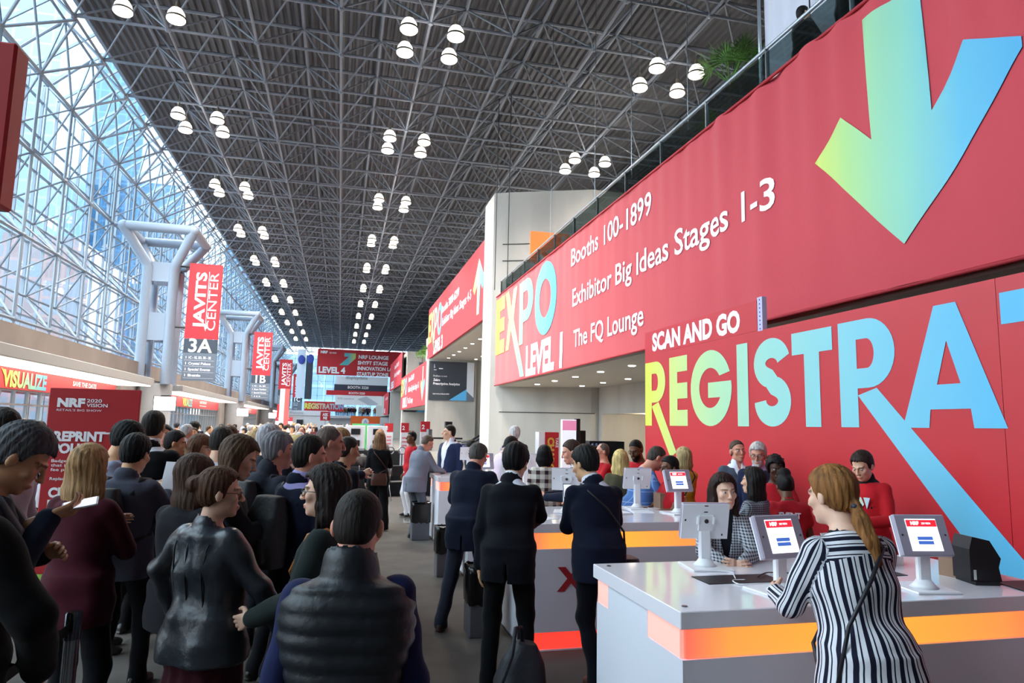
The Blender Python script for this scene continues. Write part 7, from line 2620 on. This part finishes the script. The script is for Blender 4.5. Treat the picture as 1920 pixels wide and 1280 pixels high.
for q in ([(-.10, .0), (-.04, .0), (-.07, -.10)], [(-.02, 0), (.035, 0), (-.02, -.10), (-.045, -.06)], [(.05, 0), (.105, 0), (.07, -.10)]):
    t._add([wf_(tpf(x_, .152, 1.34 + z_)) for x_, z_ in q], [tuple(range(len(q)))])
b = t.build('shirt_print', ramp_mat('print_gradient_shirt', [(0, 'e3d55a'), (.5, 'd9d6b0'), (1, 'b8d2ea')], axis=0), None)
b.parent = i['root']; b.matrix_parent_inverse = i['M'].inverted()
t = MB().cbox(-.10, .10, -.06, .06, 0, .02, .004)
i = P('woman with a ginger ponytail in a black-and-white striped dress leaning on the nearest counter', (2.21, 2.58), 6, 1.80, sex='f', hair='ponytail', hairc='85582f', top='blouse', patt=pattern_mat('striped', 'dcdae2', '15172a', 'stripes'), len=.34, hem_flare=.04, lean=18, head=(-20, 2, 0), hand_l=(-.14, .44, 1.13), pole_l=(-.45, -.3, -1), hand_r=(.16, .44, 1.12), pole_r=(.45, -.3, -1), fat=1.10, skin='pale', res=.007, botc='1a1b22', tail=(.12, -.45, -1), weave=True)
shoulder_bag_on(i, 'small dark red bag on a long black strap worn by the striped woman', '3a1618', sx=-1, hip=(-.22, -.10, .70), size=(.11, .05, .09), scol='12131c')
# upstairs
P('person in black leaning on the balcony rail before the white drape', (7.02, 9.0), 95, 1.75, hair='short', hairc='181514', topc='0b0c10', top='coat', len=.6, res=.013, z=7.1, botc='0b0c10', hand_l='hold', hand_r='hold')
P('second person in black further along the balcony rail', (7.0, 7.9), 80, 1.7, hair='short', hairc='181514', topc='0d0d12', top='coat', len=.6, res=.014, z=7.1, botc='0b0c10')
# ================================================================ THE FAR CROWD
HN = {'1a1512': 'dark', '4a3526': 'brown', 'a8a4a6': 'grey', 'b08f62': 'blonde', '2a2a2e': 'black'}
CN = {'14161c': 'black', '1b2238': 'navy', '5a5d66': 'grey', 'b9b7c0': 'pale', '4a2028': 'maroon', '3e4238': 'olive', '8d7a60': 'tan', '2f4f6a': 'blue'}
def variant(k):
    r = random.Random(100 + k)
    f = r.random() < .42
    hc_ = list(HN)[k % 5]
    tc_ = list(CN)[(k * 3 + k // 5) % 8]
    d = dict(sex='f' if f else 'm', h=r.uniform(1.62, 1.72) if f else r.uniform(1.74, 1.86), hair=(r.choice(['long', 'lob', 'bob']) if f else r.choice(['short', 'short', 'crop', 'thin', 'full'])), hairc=hc_,
             top='jacket' if f else r.choice(['suit', 'suit', 'jacket', 'sweater']), topc=tc_, botc=r.choice(['15161c', '1b2030', '2c2e36']), skin=r.choice(['light', 'pale', 'tan', 'ruddy', 'brown', 'asian']),
             hairlen=.24, hand_l=r.choice(['hang', 'hold', 'pocket']), hand_r=r.choice(['hang', 'hold', 'phone']), head=(r.uniform(-25, 25), r.uniform(-2, 16), 0), seed=k)
    if not f and r.random() < .5:
        d['under'] = 'd8d8e0'; d['vee'] = .055
    return d, HN[hc_], CN[tc_], 'woman' if f else 'man'

def merged(d, res):
    d = dict(d); d['res'] = res
    parts, extra, info = build_person(d)
    Vs, Fs, mi, mats, n = [], [], [], [], 0
    for name, V, F_, m, col in parts:
        if m not in mats: mats.append(m)
        Vs.append(V); Fs.append(F_ + n); mi.append(np.full(len(F_), mats.index(m))); n += len(V)
    cols = np.concatenate([c if c is not None else np.ones((len(V), 3)) for (_, V, _, _, c) in parts])
    me = np_mesh('person', np.concatenate(Vs), np.concatenate(Fs), np.concatenate(mi), cols)
    for m in mats:
        me.materials.append(m)
    return me
# the middle of the queue, each with its own parts
MID = [(-2.9, 8.9, 20), (-3.6, 10.3, 100), (-1.55, 8.6, 40), (-0.9, 8.4, 75), (-2.2, 9.8, 160), (-0.85, 9.9, 20), (-1.5, 10.6, 200), (-2.9, 11.6, 60), (-0.6, 11.4, 110), (-1.9, 12.2, 30), (-3.9, 12.6, 180), (-1.1, 13.0, 170), (-2.7, 13.6, 80), (-0.35, 12.9, 20), (-4.6, 11.5, 140), (-3.2, 14.6, 200)]
WHERE = ['just behind the red policy board', 'near the schedule board', 'behind the woman with the brown bob', 'behind the white knit sweater', 'deep in the queue past the policy board', 'right of the white knit sweater', 'facing back towards the camera in the queue', 'left of centre in the queue',
         'beside the straw hat', 'in the middle of the dense queue', 'near the entrance doors in the queue', 'facing the camera behind the blonde', 'half hidden at the queue centre', 'at the aisle edge of the queue', 'by the doors beyond the schedule board', 'facing the camera near the third row']
for k, (x, y, hd_) in enumerate(MID):
    d, a, b, c = variant(k)
    d['res'] = .015
    place(d, x, y, hd_, '%s-haired %s in %s %s' % (a, c, b, WHERE[k]), 0, 'queue in the middle distance')
# prototypes for the crowd beyond, too small to show their parts
PR = []
for k in range(14):
    d, a, b, c = variant(30 + k)
    PR.append((merged(d, .024), a, b, c))
r = random.Random(5)
used = []
n = 0
tries = 0
while n < 120 and tries < 6000:
    tries += 1
    y = 15 + 75 * r.random() ** 1.5
    x = r.uniform(-7.0, 1.0 + max(0, (y - 30) * .1))
    if y < 26 and x > -0.7: continue
    if y < 33 and x > -0.5: continue
    if any((x - q[0]) ** 2 + (y - q[1]) ** 2 < .42 for q in used): continue
    if abs(x + 3.6) < .7 and abs(y - 47) < .7: continue
    if abs(x + 3.9) < 1 and abs(y - 52) < .7: continue
    used.append((x, y))
    me, a, b, c = PR[r.randrange(14)]
    o = bpy.data.objects.new('person', me)
    COL.objects.link(o)
    o.location = (x, y, 0.003)
    o.rotation_euler = (0, 0, -math.radians(r.choice([180, 180, 200, 160, 0, 20, 90, 270]) + r.uniform(-20, 20)))
    sc_ = r.uniform(.96, 1.04)
    o.scale = (sc_, sc_, sc_)
    tag(o, 'far-off %s-haired %s in %s in the distant crowd by the entrance doors' % (a, c, b), 'person', 'distant crowd')
    n += 1
for grp, (xa, xb, m_) in enumerate(((-0.9, 2.9, 15), (3.4, 5.6, 10), (6.2, 8.0, 8))):
    for q in range(m_):
        me, a, b, c = PR[(q * 5 + grp) % 14]
        o = bpy.data.objects.new('person', me)
        COL.objects.link(o)
        o.location = (xa + (xb - xa) * (q + .5) / m_, 134.85 + .8 * (q % 3), 3.354)
        o.rotation_euler = (0, 0, PI + r.uniform(-.5, .5))
        tag(o, 'tiny %s-haired %s in %s at the rail of the far gallery' % (a, c, b), 'person', 'people on the far gallery')
# ================================================================ LIGHT AND CAMERA
w = bpy.data.worlds.new('sky')
SC.world = w
w.use_nodes = True
nt = w.node_tree
bg = nt.nodes['Background']
tc = nn(nt, 'ShaderNodeTexCoord')
sp = nn(nt, 'ShaderNodeSeparateXYZ')
nt.links.new(tc.outputs['Generated'], sp.inputs[0])
cr = nn(nt, 'ShaderNodeValToRGB')
cr.color_ramp.elements[0].position = 0.0
cr.color_ramp.elements[0].color = (0.86, 0.94, 1.0, 1)
cr.color_ramp.elements[1].position = 0.7
cr.color_ramp.elements[1].color = (0.80, 0.91, 1.0, 1)
nt.links.new(sp.outputs[2], cr.inputs['Fac'])
nt.links.new(cr.outputs['Color'], bg.inputs['Color'])
bg.inputs['Strength'].default_value = 5.2

def area(name, loc, rot, sx, sy, power, col=(1, 1, 1), portal=False):
    l = bpy.data.lights.new(name, 'AREA')
    l.shape = 'RECTANGLE'
    l.size, l.size_y = sx, sy
    l.energy = power
    l.color = col
    o = bpy.data.objects.new(name, l)
    COL.objects.link(o)
    o.location = loc
    o.rotation_euler = rot
    if portal:
        l.cycles.is_portal = True
    return o
# daylight enters through the glass wall (portals only guide the sky's own light)
for y0, y1 in ((-6, 30), (30, 80), (80, 150)):
    area('window_portal', (GX + 0.3, (y0 + y1) / 2, 10.3), (0, math.radians(-90), 0), 11.4, y1 - y0, 0, portal=True)

def point(name, loc, power, col, r=0.25):
    l = bpy.data.lights.new(name, 'POINT')
    l.energy = power
    l.color = col
    l.shadow_soft_size = r
    o = bpy.data.objects.new(name, l)
    COL.objects.link(o)
    o.location = loc
    return o

def spot(name, loc, power, col):
    l = bpy.data.lights.new(name, 'SPOT')
    l.energy = power
    l.color = col
    l.spot_size = math.radians(130)
    l.spot_blend = 0.9
    l.shadow_soft_size = 0.9
    o = bpy.data.objects.new(name, l)
    COL.objects.link(o)
    o.location = loc
    return o

for rx, cyy in lamp_pts:
    if cyy < 80:
        spot('cluster_light', (rx, cyy, 14.9), 4600, (1.0, 0.92, 0.82))
        point('cluster_glow', (rx, cyy, 14.6), 70, (1.0, 0.90, 0.78), 0.5)

for x, y, z in downlight_spots:
    point('recess_light', (x, y, z - 0.12), 55, (1.0, 0.86, 0.64), 0.08)

cam_d = bpy.data.cameras.new('camera')
cam = bpy.data.objects.new('camera', cam_d)
COL.objects.link(cam)
SC.camera = cam
cam_d.sensor_fit = 'HORIZONTAL'
cam_d.sensor_width = 36.0
cam_d.lens = 24.0
cam_d.clip_start = 0.05
cam_d.clip_end = 1500
def unit(v):
    return v / np.linalg.norm(v)
_y = unit(np.array([-323.0, -153.0, -1280.0]))       # direction of the hall in camera axes
_u = np.array([250.0, 11000.0, -1280.0])
_u = unit(_u - _u.dot(_y) * _y)
_x = np.cross(_y, _u)
Rm = np.stack([_x, _y, _u], axis=0)                  # rows: world axes in camera axes -> camera-to-world rotation
cam.matrix_world = Matrix.Translation((0, 0, 1.95)) @ Matrix([[float(Rm[i][j]) for j in range(3)] for i in range(3)]).to_4x4()

vs_ = SC.view_settings
vs_.view_transform = 'Standard'
vs_.look = 'None'
vs_.gamma = 1.0
vs_.exposure = 1.05
vs_.use_curve_mapping = False
cy = SC.cycles
cy.max_bounces = 6
cy.diffuse_bounces = 3
cy.glossy_bounces = 3
cy.transmission_bounces = 4
cy.transparent_max_bounces = 12
cy.sample_clamp_indirect = 6.0
cy.caustics_reflective = False
cy.caustics_refractive = False
cy.use_adaptive_sampling = True
cy.adaptive_threshold = 0.02
cy.use_denoising = True
try:
    cy.denoiser = 'OPENIMAGEDENOISE'
    cy.denoising_input_passes = 'RGB_ALBEDO_NORMAL'
    cy.denoising_prefilter = 'ACCURATE'
except Exception:
    pass
